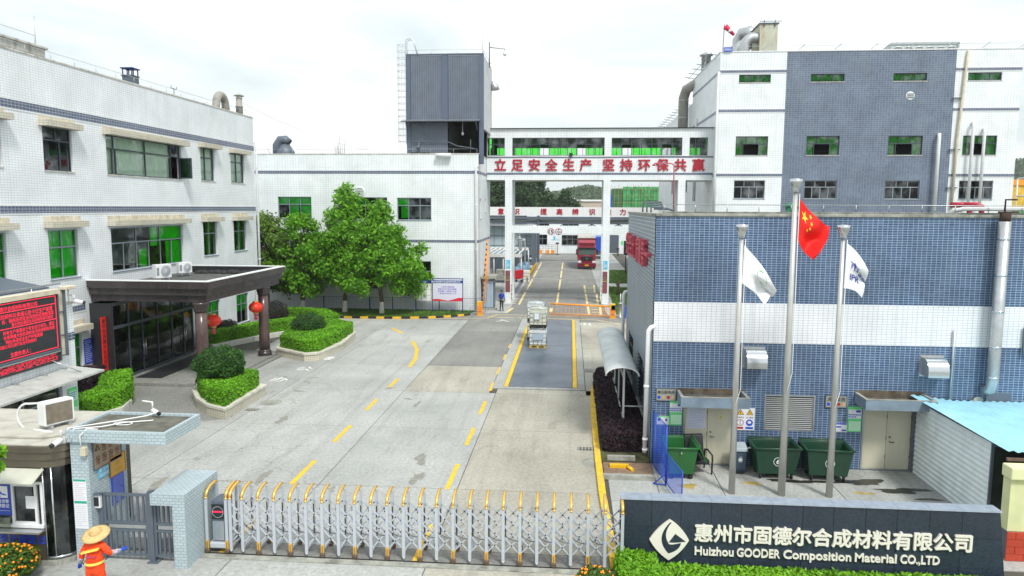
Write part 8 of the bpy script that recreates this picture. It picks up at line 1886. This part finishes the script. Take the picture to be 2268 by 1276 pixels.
for k in range(3): m.box(26.47, 26.97, 0.045, 0.07, 17.08 + k * 0.14, 17.14 + k * 0.14)
m.build('slats', m_iron, v_)
for i, (x, zt, zb) in enumerate(((28.95, 14.2, 8.2), (31.48, 15.1, 8.2), (32.35, 14.6, 8.2))):
    downpipe('service_pipe', fa, [(x, 60.6, zb), (x, 60.6, zt - 0.3), (x + 0.02, 60.65, zt), (x + 0.1, 60.95, zt)], 0.12 if i else 0.14, m_pvc)
downpipe('service_pipe', fa, [(30.35, 60.85, 8.2), (30.45, 60.85, 14.0), (30.75, 60.85, 19.6), (30.85, 60.9, 20.7)], 0.1, m_cream)
m = MB()
for z in (17.0, 13.0, 10.0): m.box(29.9, 30.7, 60.8, 60.95, z, z + 0.07)
m.build('pipe_bracket', m_iron, fa)
downpipe('downpipe', fa, [(11.8, 60.92, 19.2), (11.72, 60.85, 19.1), (11.7, 60.84, 12), (11.68, 60.84, 8)], 0.1, m_pvc)
dk = thing('side_exhaust_duct', 'thick beige duct bending over the edge of the factory side wall', 'duct', (11.2, 75, 15)); m = MB(); m.tube([(12.6, 72.5, 20.3), (11.9, 74, 20.35), (11.35, 75, 20.1), (11.15, 75.4, 19.3), (11.15, 75.4, 15)], 0.5, 16); m.build('pipe', m_duct, dk); m = MB()
for z in (19.0, 17.3): m.lathe((11.15, 75.4, z), [(0.53, 0), (0.53, 0.1)], 16)
m.build('joint_bands', m_steel, dk)
downpipe('downpipe', fa, [(11.75, 71, 16.8), (11.72, 71, 9)], 0.12, m_pvc)
sk = thing('roof_stack', 'short round roof stack with a flat cap at the factory corner', 'flue', (12.3, 70, 20.8)); m = MB(); m.lathe((12.3, 70, 20.6), [(0.42, 0), (0.42, 1.7), (0.6, 1.72), (0.6, 1.82), (0.1, 2.05)], 16); m.build('stack', m_steel, sk)
du_ = thing('dust_collector', 'rust streaked pale metal dust collector box on the factory roof', 'dust collector', (18.5, 73, 18.6))
m = MB(); m.box(17.55, 19.2, 72.0, 75.2, 18.6, 25.6); m.build('box', pm('rusty_pale_metal', (0.5, 0.52, 0.42), 0.6, var=0.15, vs=0.8, dirt=0.95, dcol=(0.42, 0.22, 0.05)), du_, bevel=0.02)
m = MB(); m.box(17.45, 19.3, 71.9, 75.3, 25.6, 25.68); m.tube([(17.5, 71.9, 25.8), (19.5, 71.9, 25.8)], 0.03, 5); m.tube([(17.9, 71.9, 25.3), (17.9, 71.9, 25.9)], 0.05, 5); m.tube([(18.9, 71.9, 25.3), (18.9, 71.9, 25.9)], 0.05, 5); m.build('top_rail', m_iron, du_)
for i in range(3):
    y = 72.6 + i * 2.8; x = 16.3 + i * -0.15; m = MB()
    m.tube([(x, y, 18.6), (x, y, 23.6)] + [(x + 0.85 - 0.85 * math.cos(a), y, 23.6 + 0.85 * math.sin(a)) for a in [k * math.pi / 14 for k in range(1, 8)]] + [(x + 1.4, y, 24.45)], 0.5, 14)
    m.build('elbow_duct', m_steel, du_)
m = MB(); m.tube([(16.9, 78, 18.6), (16.9, 78, 25.4), (17.2, 77.6, 26.0), (17.7, 77, 26.0), (18.0, 76.5, 25.4)], 0.62, 14); m.build('riser_duct', m_steel, du_)
ws = thing('windsock', 'red and white windsock on a thin mast at the factory roof corner', 'windsock', (14.0, 72, 20)); m = MB(); m.tube([(13.7, 70, 20), (13.85, 70, 25.1)], 0.04, 6); m.build('mast', m_iron, ws); m = MB(); m.tube([(13.9, 70, 24.95), (14.3, 70, 24.6), (14.75, 70, 24.15)], [0.26, 0.2, 0.12], 10); m.build('sock', pm('sock_red', (0.8, 0.02, 0.08), 0.6), ws); m = MB(); m.tube([(14.28, 69.99, 24.62), (14.45, 69.99, 24.45)], [0.215, 0.19], 10); m.build('white_band', m_white, ws)
rs = thing('blue_roof_sign', 'small blue sign with white characters at the corner of the factory roof', 'sign', (12.6, 61, 20.8)); m = MB(FY(60.9)); m.box(12.05, 12.75, 0, 0.03, 20.82, 21.15); m.build('board', m_blue, rs); m = MB(FY(60.9))
for i, c in enumerate('风向标'): char(m, c, 12.2 + i * 0.2, 20.98, 0.2, 0.034, 0, 0.02)
m.build('lettering', m_sigwhite, rs, recalc=False)
gr = thing('glazed_roof_unit', 'long low glazed rooftop unit with arched ends on the factory roof', 'rooflight', (28, 64, 20.8)); m = MB(); m.extr([(64.0, 20.8), (64.0, 21.9), (66.5, 21.9), (66.5, 20.8)], 26.3, 31.6, 'x'); m.build('glazed_box', pm('pale_glass', (0.6, 0.68, 0.66), 0.15, var=0.1), gr); m = MB(FY(63.97)); m.box(26.2, 31.65, 0, 0.05, 21.85, 22.0); m.box(31.5, 31.65, 0, 0.05, 20.8, 21.9); m.tube([(24.8, 0, 21.0), (26.2, 0, 21.9)], 0.05, 5)
for k in range(6): m.tube([(26.4 + k * 0.85 + 0.4 - 0.4 * math.cos(a), 0.03, 21.3 + 0.35 * math.sin(a)) for a in [j * math.pi / 8 for j in range(9)]], 0.035, 5)
m.build('frame', m_steel, gr)
# distant bits right of the factory
t = thing('yellow_construction_shed', 'distant orange and yellow site structure beyond the factory end', 'structure', (70, 130, 0)); m = MB(); m.box(74, 92, 130, 140, 0, 12.4); m.build('wall', pm('site_yellow', (0.7, 0.45, 0.05), 0.7, var=0.3, vs=1), t); m = MB(); m.box(73.8, 92.2, 129.8, 140, 12.4, 13.4); m.build('roof', m_orange, t); m = MB(); m.box(73.5, 92, 129, 129.6, 0, 8.6); m.build('green_net', pm('site_green', (0.1, 0.4, 0.1), 0.8, var=0.4, vs=2), t)
t = thing('glass_porch', 'white framed glazed porch box on the roof edge beside the factory end', 'porch', (20, 33, 7.6)); m = MB()
for x in (19.35, 20.1, 20.85): 
    for y in (32, 33.4): m.tube([(x, y, 7.6), (x, y, 9.65)], 0.03, 5)
for z in (7.7, 8.9, 9.65): m.tube([(19.35, 32, z), (20.85, 32, z), (20.85, 33.4, z), (19.35, 33.4, z), (19.35, 32, z)], 0.03, 5)
m.build('frame', m_white, t); m = MB(); m.quad((19.35, 32.02, 7.7), (20.85, 32.02, 7.7), (20.85, 32.02, 9.65), (19.35, 32.02, 9.65)); m.build('glass', glassmat('porch_glass', (0.8, 0.9, 0.86)), t, recalc=False)

# ================================================================== WEIGHBRIDGE and stacked tanks
wb = thing('weighbridge', 'long steel plated weighbridge with yellow edges set in a concrete frame', 'weighbridge', (-1.5, 42, 0))
m = MB(); m.box(-3.52, -3.02, 32.42, 53.28, -0.02, 0.03); m.box(0.42, 0.76, 32.42, 53.28, -0.02, 0.03); m.box(-3.02, 0.42, 32.42, 32.75, -0.02, 0.03); m.build('concrete_frame', m_concrete2, wb)
for x0_, x1_ in ((-3.0, -2.8), (0.2, 0.4)): m = MB(); m.box(x0_, x1_, 32.78, 53.2, -0.02, 0.05); m.build('yellow_edge', m_yline, wb, bevel=0.006)
for i in range(4): m = MB(); m.box(-2.78, 0.18, 32.78 + i * 5.11, 32.78 + (i + 1) * 5.11 - 0.03, -0.02, 0.035); m.build('deck_plate', m_steelplate, wb)
m_tank = pm('tank_plastic', (0.66, 0.68, 0.56), 0.5, var=0.06, vs=2); m_tankw = pm('tank_plastic_white', (0.72, 0.78, 0.8), 0.5, var=0.05)
def ibc(label, x, y, z, tmat, palm, plate):
    t = thing('ibc_tank', label, 'liquid container', (0, 0, 0), 'caged liquid containers stacked on the weighbridge')
    m = MB(); m.box(-0.48, 0.48, -0.57, 0.57, 0.2, 1.12); m.lathe((0, 0, 1.12), [(0.12, 0), (0.12, 0.04)], 12); m.build('bottle', tmat, t, bevel=0.05)
    m = MB()
    for k in range(5): u = -0.5 + k * 0.25; [m.tube([(u, s * 0.6, 0.16), (u, s * 0.6, 1.16)], 0.012, 5) for s in (-1, 1)]
    for k in range(6): v = -0.6 + k * 0.24; [m.tube([(s * 0.5, v, 0.16), (s * 0.5, v, 1.16)], 0.012, 5) for s in (-1, 1)]
    for z_ in (0.4, 0.65, 0.9, 1.16): m.tube([(-0.5, -0.6, z_), (0.5, -0.6, z_), (0.5, 0.6, z_), (-0.5, 0.6, z_), (-0.5, -0.6, z_)], 0.013 if z_ < 1.1 else 0.02, 5)
    for v in (-0.2, 0.2): m.tube([(-0.5, v, 1.17), (0.5, v, 1.17)], 0.015, 5)
    m.build('cage', m_steel, t)
    m = MB()
    for v in (-0.6, -0.05, 0.5): m.box(-0.5, 0.5, v, v + 0.1, 0.12, 0.16); m.box(-0.5, 0.5, v, v + 0.1, 0.0, 0.03)
    for u in (-0.5, -0.07, 0.36):
        for v in (-0.6, -0.05, 0.5): m.box(u, u + 0.14, v, v + 0.1, 0.03, 0.12)
    m.build('pallet', palm, t)
    for qi, (a, b, c, d, mm) in enumerate(plate): m = MB(FY(-0.62)); m.box(a, b, 0.0 + qi * 0.009, 0.008 + qi * 0.009, c, d); m.build('label_plate', mm, t)
    t.location = (x, y, z); return t
m_plred = pm('plate_grey', (0.4, 0.5, 0.58), 0.4); m_palY = pm('yellow_wood', (0.5, 0.38, 0.12), 0.8, var=0.2)
ibc('lower caged tank of the front stack, with a grey plate and a yellow pallet', -1.85, 42.7, 0.035, m_tankw, m_palY, [(-0.34, 0.34, 0.5, 0.86, m_plred)])
ibc('upper caged tank of the front stack, with a white label and a black pallet', -1.84, 42.7, 1.225, m_tank, m_black, [(-0.26, 0.12, 0.52, 0.9, m_plred), (-0.2, 0.04, 0.54, 0.88, m_sigwhite)])
ibc('lower caged tank of the rear stack, mostly hidden behind the front stack', -2.12, 45.2, 0.035, m_tank, m_black, [])
ibc('upper caged tank of the rear stack on the weighbridge', -2.12, 45.2, 1.225, m_tankw, m_black, [])

# ================================================================== RED TRUCK
tk = thing('red_truck', 'dark red lorry facing the camera on the factory road, with a ribbed load box', 'truck', (0, 0, 0))
m_tr = pm('truck_red', (0.3, 0.008, 0.03), 0.3, coat=0.4, dirt=0.2, dcol=(0.2, 0.1, 0.08)); m_tr2 = pm('truck_dark_red', (0.16, 0.006, 0.02), 0.4)
m = MB(); m.extr([(-1.05, 0.75), (-1.15, 1.1), (-1.15, 1.95), (-0.95, 2.95), (-0.7, 3.1), (1.2, 3.15), (1.2, 0.75)], -1.2, 1.2, 'x'); cab = m.build('cab', m_tr, tk, bevel=0.06)
m = MB(); m.extr([(-0.85, 3.05), (-0.6, 3.65), (-0.1, 3.9), (1.1, 3.95), (1.1, 3.05)], -1.15, 1.15, 'x'); m.build('roof_fairing', m_tr, tk, bevel=0.08)
m = MB(lambda x, y, z: (x, y, z)); m.add([(-1.05, -1.165, 2.0), (1.05, -1.165, 2.0), (0.98, -0.99, 2.85), (-0.98, -0.99, 2.85)], [(0, 1, 2, 3)]); m.build('windscreen', pm('truck_glass', (0.08, 0.12, 0.12), 0.08, spec=0.8), tk, recalc=False)
m = MB(); m.box(-1.18, 1.18, -1.22, -1.0, 2.86, 2.98); m.build('sun_visor', m_black, tk, bevel=0.02)
m = MB(FY(-1.16)); m.extr([(0, 0), (0, 0), (0, 0)], 0, 0) if False else None
for k in range(4): m = MB(); m.box(-0.8, 0.8, -1.2, -1.14, 1.2 + k * 0.13, 1.28 + k * 0.13); m.build('grille_bar', m_black, tk)
m = MB(); m.box(-0.85, 0.85, -1.165, -1.15, 1.15, 1.75); m.build('grille', m_rubber, tk); m = MB(); m.box(-0.35, 0.35, -1.2, -1.16, 1.8, 1.86); m.box(-0.08, 0.08, -1.21, -1.2, 1.4, 1.52); m.build('badge', m_chrome, tk)
m = MB(); m.box(-1.25, 1.25, -1.3, -0.9, 0.35, 0.85); m.build('bumper', m_tr2, tk, bevel=0.05)
m = MB(); m.box(-1.22, 1.22, -1.28, -1.0, 0.22, 0.35); m.build('lower_bumper', m_black, tk)
m = MB(); m.box(-0.26, 0.26, -1.32, -1.3, 0.5, 0.66); m.build('number_plate', m_yellow, tk)
for s in (-1, 1):
    m = MB(); m.extr([(-1.24, 0.9), (-1.24, 1.12), (-1.1, 1.2), (-1.1, 0.9)], s * 0.75, s * 1.18, 'x'); m.build('headlight', pm('headlight_glass', (0.7, 0.72, 0.75), 0.1) if 'headlight_glass' not in bpy.data.materials else bpy.data.materials['headlight_glass'], tk)
    m = MB(); m.box(s * 1.28, s * 1.48, -1.2, -1.1, 2.0, 2.75); m.tube([(s * 1.1, -1.0, 2.8), (s * 1.38, -1.12, 2.75)], 0.03, 5); m.build('mirror', m_black, tk)
    for y in (0.0, 5.0, 6.3): m = MB(); m.lathe((s * 1.0 - 0.15, y, 0.5), [(0.2, 0), (0.5, 0.02), (0.5, 0.28), (0.2, 0.3)], 20, axis='x'); m.build('wheel', m_rubber, tk)
m = MB(FY(-0.74)); text(m, 'VIIV', -0.5, 0.5, 3.28, 3.5, 0.05, 0.02, 0.05); m.build('fairing_lettering', m_letter, tk, recalc=False)
m = MB(); m.box(-1.0, 1.0, -0.82, -0.72, 3.2, 3.58); m.build('fairing_panel', m_tr2, tk)
m = MB(); m.box(-1.25, 1.25, 1.5, 9.5, 1.2, 4.15); m.build('load_box', m_tr, tk, bevel=0.03); m = MB()
for k in range(11): u = -1.2 + k * 0.24; m.box(u, u + 0.1, 1.44, 1.5, 3.2, 4.15)
m.build('box_ribs', m_tr2, tk); m = MB(); m.extr([(1.4, 4.12), (1.6, 4.5), (9.4, 4.5), (9.5, 4.12)], -1.22, 1.22, 'x'); m.build('tarpaulin', pm('grey_tarp', (0.5, 0.5, 0.46), 0.8, var=0.2), tk, bevel=0.05); m = MB(); m.box(-1.0, 1.0, 1.0, 9.4, 0.8, 1.2); m.build('chassis', m_black, tk)
tk.location = (2.25, 99.4, 0)

# ================================================================== FAR END OF THE ROAD
wb2 = thing('far_white_building', 'long low white industrial building closing the end of the road', 'building', (2, 134, 0))
T = FY(133.0)
Hf = [(-6.9, -4.25, 1.55, 3.4), (-1.6, 1.35, 1.5, 3.35), (-6.6, -3.9, 5.0, 6.0), (-1.4, 1.5, 5.05, 6.0), (7.0, 8.8, 0.1, 3.4), (10.2, 12, 1.5, 3.4)]
m = MB(T); wallholes(m, -8.0, 30, 0, 7.2, Hf, thick=0.25); m.build('wall', t_white_s, wb2); m = MB(); m.box(-8, 30, 133.3, 150, 7.0, 7.2); m.build('roof', m_roof, wb2)
for h in Hf[:4] + Hf[5:]: window(T, wb2, *h, 3, 0.4, glass=m_gl_dark, frame=m_alu)
m = MB(T); m.box(7.0, 8.8, -0.2, -0.1, 0.1, 3.4)
for k in range(10): m.box(7.0, 8.8, -0.1, -0.07, 0.2 + k * 0.32, 0.24 + k * 0.32)
m.build('roller_door', m_iron, wb2)
m = MB(T); m.box(-3.6, -2.0, 0, 0.02, 2.4, 2.48); m.build('pale_band', m_cyan, wb2); m = MB(T); m.box(9.2, 9.6, 0, 0.03, 1.6, 2.3); m.build('green_plate', m_siggreen, wb2)
pb2 = thing('pipe_bridge', 'pipe bridge with a white slogan fascia crossing the road in the distance', 'pipe bridge', (0, 110, 5))
T = FY(110.0)
m = MB(T); m.box(-13, 15, -0.2, 0, 7.1, 8.4); m.build('fascia', m_white, pb2)
for c, px_ in zip('意识提高辨识能力', (-10.6, -8.2, -4.1, -1.7, 0.7, 3.2, 5.6, 7.8)): m = MB(T); char(m, c, px_, 7.72, 0.98, 0.02, 0.05, 0.03); m.build('letter', m_red, pb2, recalc=False)
m = MB(T); m.box(-13, 15, -1.5, 0.0, 6.55, 6.95); m.box(-13, 15, -0.5, -0.3, 5.85, 6.1); m.build('dark_beam', m_iron, pb2)
m = MB(T); m.tube([(-13, -0.6, 6.4), (15, -0.6, 6.4)], 0.13, 8); m.build('pipe', m_steel, pb2); m = MB(T); m.tube([(-13, -1.0, 6.25), (15, -1.0, 6.25)], 0.16, 8); m.build('pipe', m_steel, pb2); m = MB(T); m.tube([(-13, -0.3, 5.6), (-5.6, -0.3, 5.6), (-5.2, -0.3, 5.5), (-5.2, -0.3, 4.5)], 0.17, 8); m.build('pipe', m_steel, pb2)
for x in (3.2, 7.2, -1.0):
    m = MB(T); m.tube([(x, -0.5, 6.0), (x, -0.5, 5.0)], 0.1, 5); m.tube([(x, -0.5, 5.9), (x - 0.9, -0.5, 5.3)], 0.07, 5); m.tube([(x, -0.5, 5.9), (x + 0.9, -0.5, 5.3)], 0.07, 5); m.build('bracket', m_iron, pb2)
for x in (-12.5, -4.9, 10.8): m = MB(); m.box(x - 0.2, x + 0.2, 110.2, 110.6, 0, 7.1); m.build('post', m_iron, pb2)
tp = thing('cladded_plant_room', 'pale blue panelled plant room with dark frames at the left of the road', 'building', (-9, 112, 0)); T = FY(111.5)
for i in range(6):
    for j in range(3): m = MB(T); m.box(-13.0 + i * 1.25, -11.82 + i * 1.25, 0, 0.05, 1.0 + j * 1.5, 2.4 + j * 1.5); m.build('wall_panel', pm('pale_blue_panel', (0.42, 0.52, 0.58), 0.5) if 'pale_blue_panel' not in bpy.data.materials else bpy.data.materials['pale_blue_panel'], tp)
m = MB(); m.box(-13.1, -5.5, 111.5, 120, 0, 5.6); m.build('core', m_iron, tp)
pgl = thing('white_pergola', 'white slatted pergola roof over equipment on the left of the road', 'pergola', (-8, 88, 0)); m = MB()
for i in range(9): x = -11 + i * 0.62; m.box(x, x + 0.14, 84, 97, 2.9 + 0.0, 3.0)
m.build('roof_slats', m_white, pgl); m = MB(); m.box(-11.2, -5.6, 83.8, 84.1, 2.55, 2.9); m.box(-11.2, -5.6, 97, 97.3, 2.6, 2.95); m.build('white_beam', m_white, pgl); m = MB()
for x in (-11, -9.9, -8.9, -7.8, -6.7, -5.7): m.tube([(x, 84, 0), (x, 84, 2.6)], 0.07, 6)
m.tube([(-5.6, 97, 0), (-5.6, 97, 2.6)], 0.07, 6); m.build('posts', m_white, pgl); m = MB(); m.box(-11, -6.2, 92, 92.2, 0, 2.4); m.build('rear_screen', m_iron, pgl)
for i, (x, y, lb) in enumerate(((-9.6, 80.0, 'left grey steel skip with sloping front under the white pergola'), (-7.5, 80.2, 'grey steel skip just behind the left bridge column'))):
    t = thing('steel_skip', lb, 'skip', (x, y, 0), 'grey skips beside the road'); m = MB(); m.extr([(x - 0.9, 0.25), (x - 0.9, 1.1), (x + 0.5, 1.1), (x + 0.9, 1.55), (x + 0.9, 0.25)] if i == 0 else [(x - 0.7, 0.25), (x - 0.7, 1.4), (x + 0.8, 1.4), (x + 0.8, 0.25)], y - 0.6, y + 0.6, 'y'); m.build('body', m_mossy, t); m = MB(); m.box(x - 0.9, x + 0.9, y - 0.62, y + 0.62, 0.1, 0.2)
    for s in (-0.7, 0.7): m.lathe((x + s, y - 0.5, 0.08), [(0.08, -0.03), (0.08, 0.03)], 10, axis='y')
    m.build('base_frame', m_iron, t)
t = thing('red_handcart', 'red tub handcart beside the road left of the yellow barriers', 'cart', (-5.7, 81, 0)); m = MB(); m.extr([(-6.15, 0.3), (-6.3, 1.25), (-5.2, 1.35), (-5.35, 0.4)], 80.6, 81.4, 'y'); m.build('tub', pm('cart_red', (0.6, 0.01, 0.03), 0.5), t); m = MB()
for s in (-6.0, -5.4): m.lathe((s, 80.55, 0.15), [(0.15, -0.03), (0.15, 0.03)], 12, axis='y')
m.tube([(-6.2, 80.6, 1.2), (-6.5, 80.5, 1.5)], 0.03, 5); m.build('wheels', m_rubber, t)
t = thing('white_crates', 'small stack of white crates right of the red handcart', 'crates', (-4.9, 81, 0)); 
for k in range(4): m = MB(); m.box(-5.2, -4.5, 80.6, 81.2, k * 0.34, k * 0.34 + 0.28); m.build('crate', m_blindw if k % 2 else m_white, t)
pp = thing('process_equipment', 'cluster of grey pumps, pipes and a tall pipe tower beside the road', 'machinery', (-6, 92, 0)); rg = random.Random(12); m = MB()
for k in range(16):
    m = MB(); x = rg.uniform(-7.0, -5.3); y = rg.uniform(86, 104); h = rg.uniform(1.2, 5.2); m.tube([(x, y, 0), (x, y, h), (x + rg.uniform(-0.8, 0.4), y, h + 0.1)], rg.uniform(0.05, 0.13), 6); m.build('pipe', m_steel, pp); m = MB()
for k in range(5): x = rg.uniform(-6.8, -5.5); y = 84 + k * 2.5; m.lathe((x, y, 0), [(0.4, 0.1), (0.45, 0.5), (0.42, 1.2), (0.15, 1.45)], 12)
m.build('pump_vessels', pm('pump_blue', (0.16, 0.28, 0.42), 0.5), pp); m = MB()
for k in range(7): m.box(-5.6 + 0.0, -5.2, 104 + k, 104.3 + k, 0, 5.2)
m.box(-7.2, -5.2, 104, 111, 5.2, 5.35); m.build('dark_frame', m_iron, pp)
yr = thing('yellow_black_rail', 'row of low yellow and black striped guard rails beside the road', 'guard rail', (-5, 90, 0))
for k in range(11):
    y = 80.5 + k * 1.9; x = -4.75 + 0.0; m = MB(); m.tube([(x, y, 0), (x, y, 0.75), (x, y + 1.5, 0.75), (x, y + 1.5, 0)], 0.055, 6); m.build('hoop', m_yellow, yr); m = MB(); m.tube([(x, y, 0.3), (x, y, 0.5)], 0.06, 6); m.tube([(x, y + 0.3, 0.75), (x, y + 0.6, 0.75)], 0.06, 6); m.tube([(x, y + 1.0, 0.75), (x, y + 1.25, 0.75)], 0.06, 6); m.build('black_bands', m_black, yr)
m = MB(); m.box(-5.6, -5.2, 70, 100, -0.01, 0.012); m.build('drain_channel', m_iron, label='long dark drain channel running along the left of the factory road', cat='drain', loc=(-5.4, 85, 0))
for i, (x, lb) in enumerate(((-5.8, 'left orange racked trolley in front of the far left window'), (-3.6, 'orange racked trolley between the two far windows'))):
    t = thing('stillage_trolley', lb, 'trolley', (x, 130, 0), 'orange trolleys before the far building'); m = MB(); m.box(x - 0.75, x - 0.15, 129.6, 130.6, 0.1, 0.75); m.box(x + 0.15, x + 0.75, 129.6, 130.6, 0.1, 0.75); m.build('orange_body', m_orange, t); m = MB()
    for a in (-0.9, -0.3, 0.3, 0.9): m.tube([(x + a, 130.4, 0), (x + a, 130.4, 1.7)], 0.03, 4)
    for z in (1.0, 1.35, 1.7): m.tube([(x - 0.9, 130.4, z), (x + 0.9, 130.4, z)], 0.025, 4)
    m.build('rack', m_iron, t)
for x, y, lb, h in ((-2.3, 128, 'thin black lamp stand before the far building', 2.2), (7.0, 92, 'black slender cabinet post beside the lawn at the blue building corner', 4.2)):
    t = thing('black_post', lb, 'post', (x, y, 0)); m = MB(); m.tube([(x, y, 0), (x, y, h)], 0.07, 6); m.box(x - 0.28, x + 0.28, y - 0.1, y + 0.1, h - (0.3 if h < 3 else 1.8), h); m.box(x - 0.4, x + 0.4, y - 0.3, y + 0.3, 0, 0.08); m.build('post', m_black, t)
t = thing('blue_lorry_side', 'blue covered trailer parked behind the red lorry', 'trailer', (4.0, 118, 0)); m = MB(); m.box(3.7, 5.6, 118, 126, 1.3, 3.6); m.build('cover', m_bluefence, t); m = MB(); m.box(3.7, 5.6, 118.1, 126, 0.7, 1.3); m.build('chassis', m_iron, t)
t = thing('white_block', 'white concrete block at the grass edge right of the lorry', 'block', (4.9, 108, 0)); m = MB(); m.box(4.5, 5.6, 107, 108, 0, 0.9); m.build('block', m_white, t)
# scaffolded building and distant sheds
sc_ = thing('scaffolded_building', 'building under construction wrapped in green safety net and bamboo scaffolding', 'building', (14, 152, 0))
m = MB(); m.box(8.9, 22, 150.5, 170, 0, 12.3); m.build('core', pm('net_green_dark', (0.06, 0.2, 0.08), 0.9, var=0.3, vs=0.6), sc_)
m_net = pm('green_net', (0.06, 0.42, 0.16), 0.8, var=0.35, vs=1.2)
for j in range(4):
    for i in range(6): 
        if i == 0: continue
        m = MB(FY(150.0)); a = 8.6 + i * 1.9; n_ = 6; vs = []
        for k in range(n_ + 1): vs += [(a + 1.82 * k / n_, 0.12 * math.sin(k * 2 + i), 1.0 + j * 2.95), (a + 1.82 * k / n_, 0.12 * math.sin(k * 2 + i + 1), 3.8 + j * 2.95)]
        m.add(vs, [(2 * k, 2 * k + 2, 2 * k + 3, 2 * k + 1) for k in range(n_)]); m.build('net_sheet', m_net, sc_, recalc=False)
m = MB(FY(149.8)); rg = random.Random(4)
for k in range(22): u = 8.4 + k * 0.6; m.tube([(u, rg.uniform(-0.1, 0.1), 0), (u + rg.uniform(-0.15, 0.15), 0, 12.4 + rg.uniform(0, 0.9))], 0.045, 4)
for j in range(9): m.tube([(8.3, 0, 1 + j * 1.4), (21, 0, 1 + j * 1.4 + rg.uniform(-0.1, 0.1))], 0.04, 4)
m.tube([(13.5, 0.05, 13), (17.5, 0.05, 8.5)], 0.05, 4); m.build('bamboo_poles', pm('bamboo', (0.36, 0.3, 0.12), 0.8, var=0.3), sc_)
t = thing('blue_site_fence', 'strip of blue hoarding left of the green netted building', 'hoarding', (8.0, 150, 0)); m = MB(); m.box(7.6, 8.3, 149, 149.3, 0, 11.0); m.build('hoarding', m_bluefence, t)
t = thing('distant_factory_shed', 'distant long beige factory shed below the hill', 'building', (10, 300, 0)); m = MB(); m.box(2.5, 40, 300, 340, 0, 11.0); m.build('wall', pm('beige_wall', (0.5, 0.42, 0.36), 0.8, dirt=0.3), t); m = MB(); m.box(2, 41, 299.5, 341, 11.0, 11.7); m.build('roof', m_white, t)
t = thing('distant_canopy_frame', 'distant white flat canopy on thin legs left of the beige shed', 'canopy', (-1, 290, 0)); m = MB(); m.box(-4, 2.2, 288, 296, 12.0, 12.3); m.build('roof', m_white, t); m = MB(); m.box(-3.4, -3.0, 289, 289.4, 0, 12); m.box(1.4, 1.8, 289, 289.4, 0, 12); m.box(-2.8, 1.2, 294, 295, 0, 10.8); m.build('legs', m_iron, t)
t = thing('overhead_wire', 'thin wire hanging from the office flue down to the warehouse roof', 'cable', (-18, 52, 14)); m = MB(); pts_ = []
for k in range(13): f = k / 12; pts_.append((-22.6 + 7.4 * f, 48.6 + 9 * f, 15.4 - 2.8 * f - 0.5 * math.sin(f * math.pi))); 
m.tube(pts_, 0.012, 4); m.build('wire', m_steel, t)

# ================================================================== THE AIR
m = MB(); m.box(-900, 900, -30, 960, -1.03, 72); hz_ = m.build('haze', None, kind='stuff', recalc=True); hz_['label'] = 'thin pale haze over the whole works'; hz_['category'] = 'haze'
hm = bpy.data.materials.new('haze'); hm.use_nodes = True; hn = hm.node_tree.nodes; hn.remove(hn['Principled BSDF'])
pv = hn.new('ShaderNodeVolumePrincipled'); pv.inputs['Color'].default_value = (0.99, 1.0, 1.0, 1); pv.inputs['Density'].default_value = 0.00025; hm.node_tree.links.new(pv.outputs[0], hn['Material Output'].inputs['Volume'])
hz_.data.materials.append(hm)
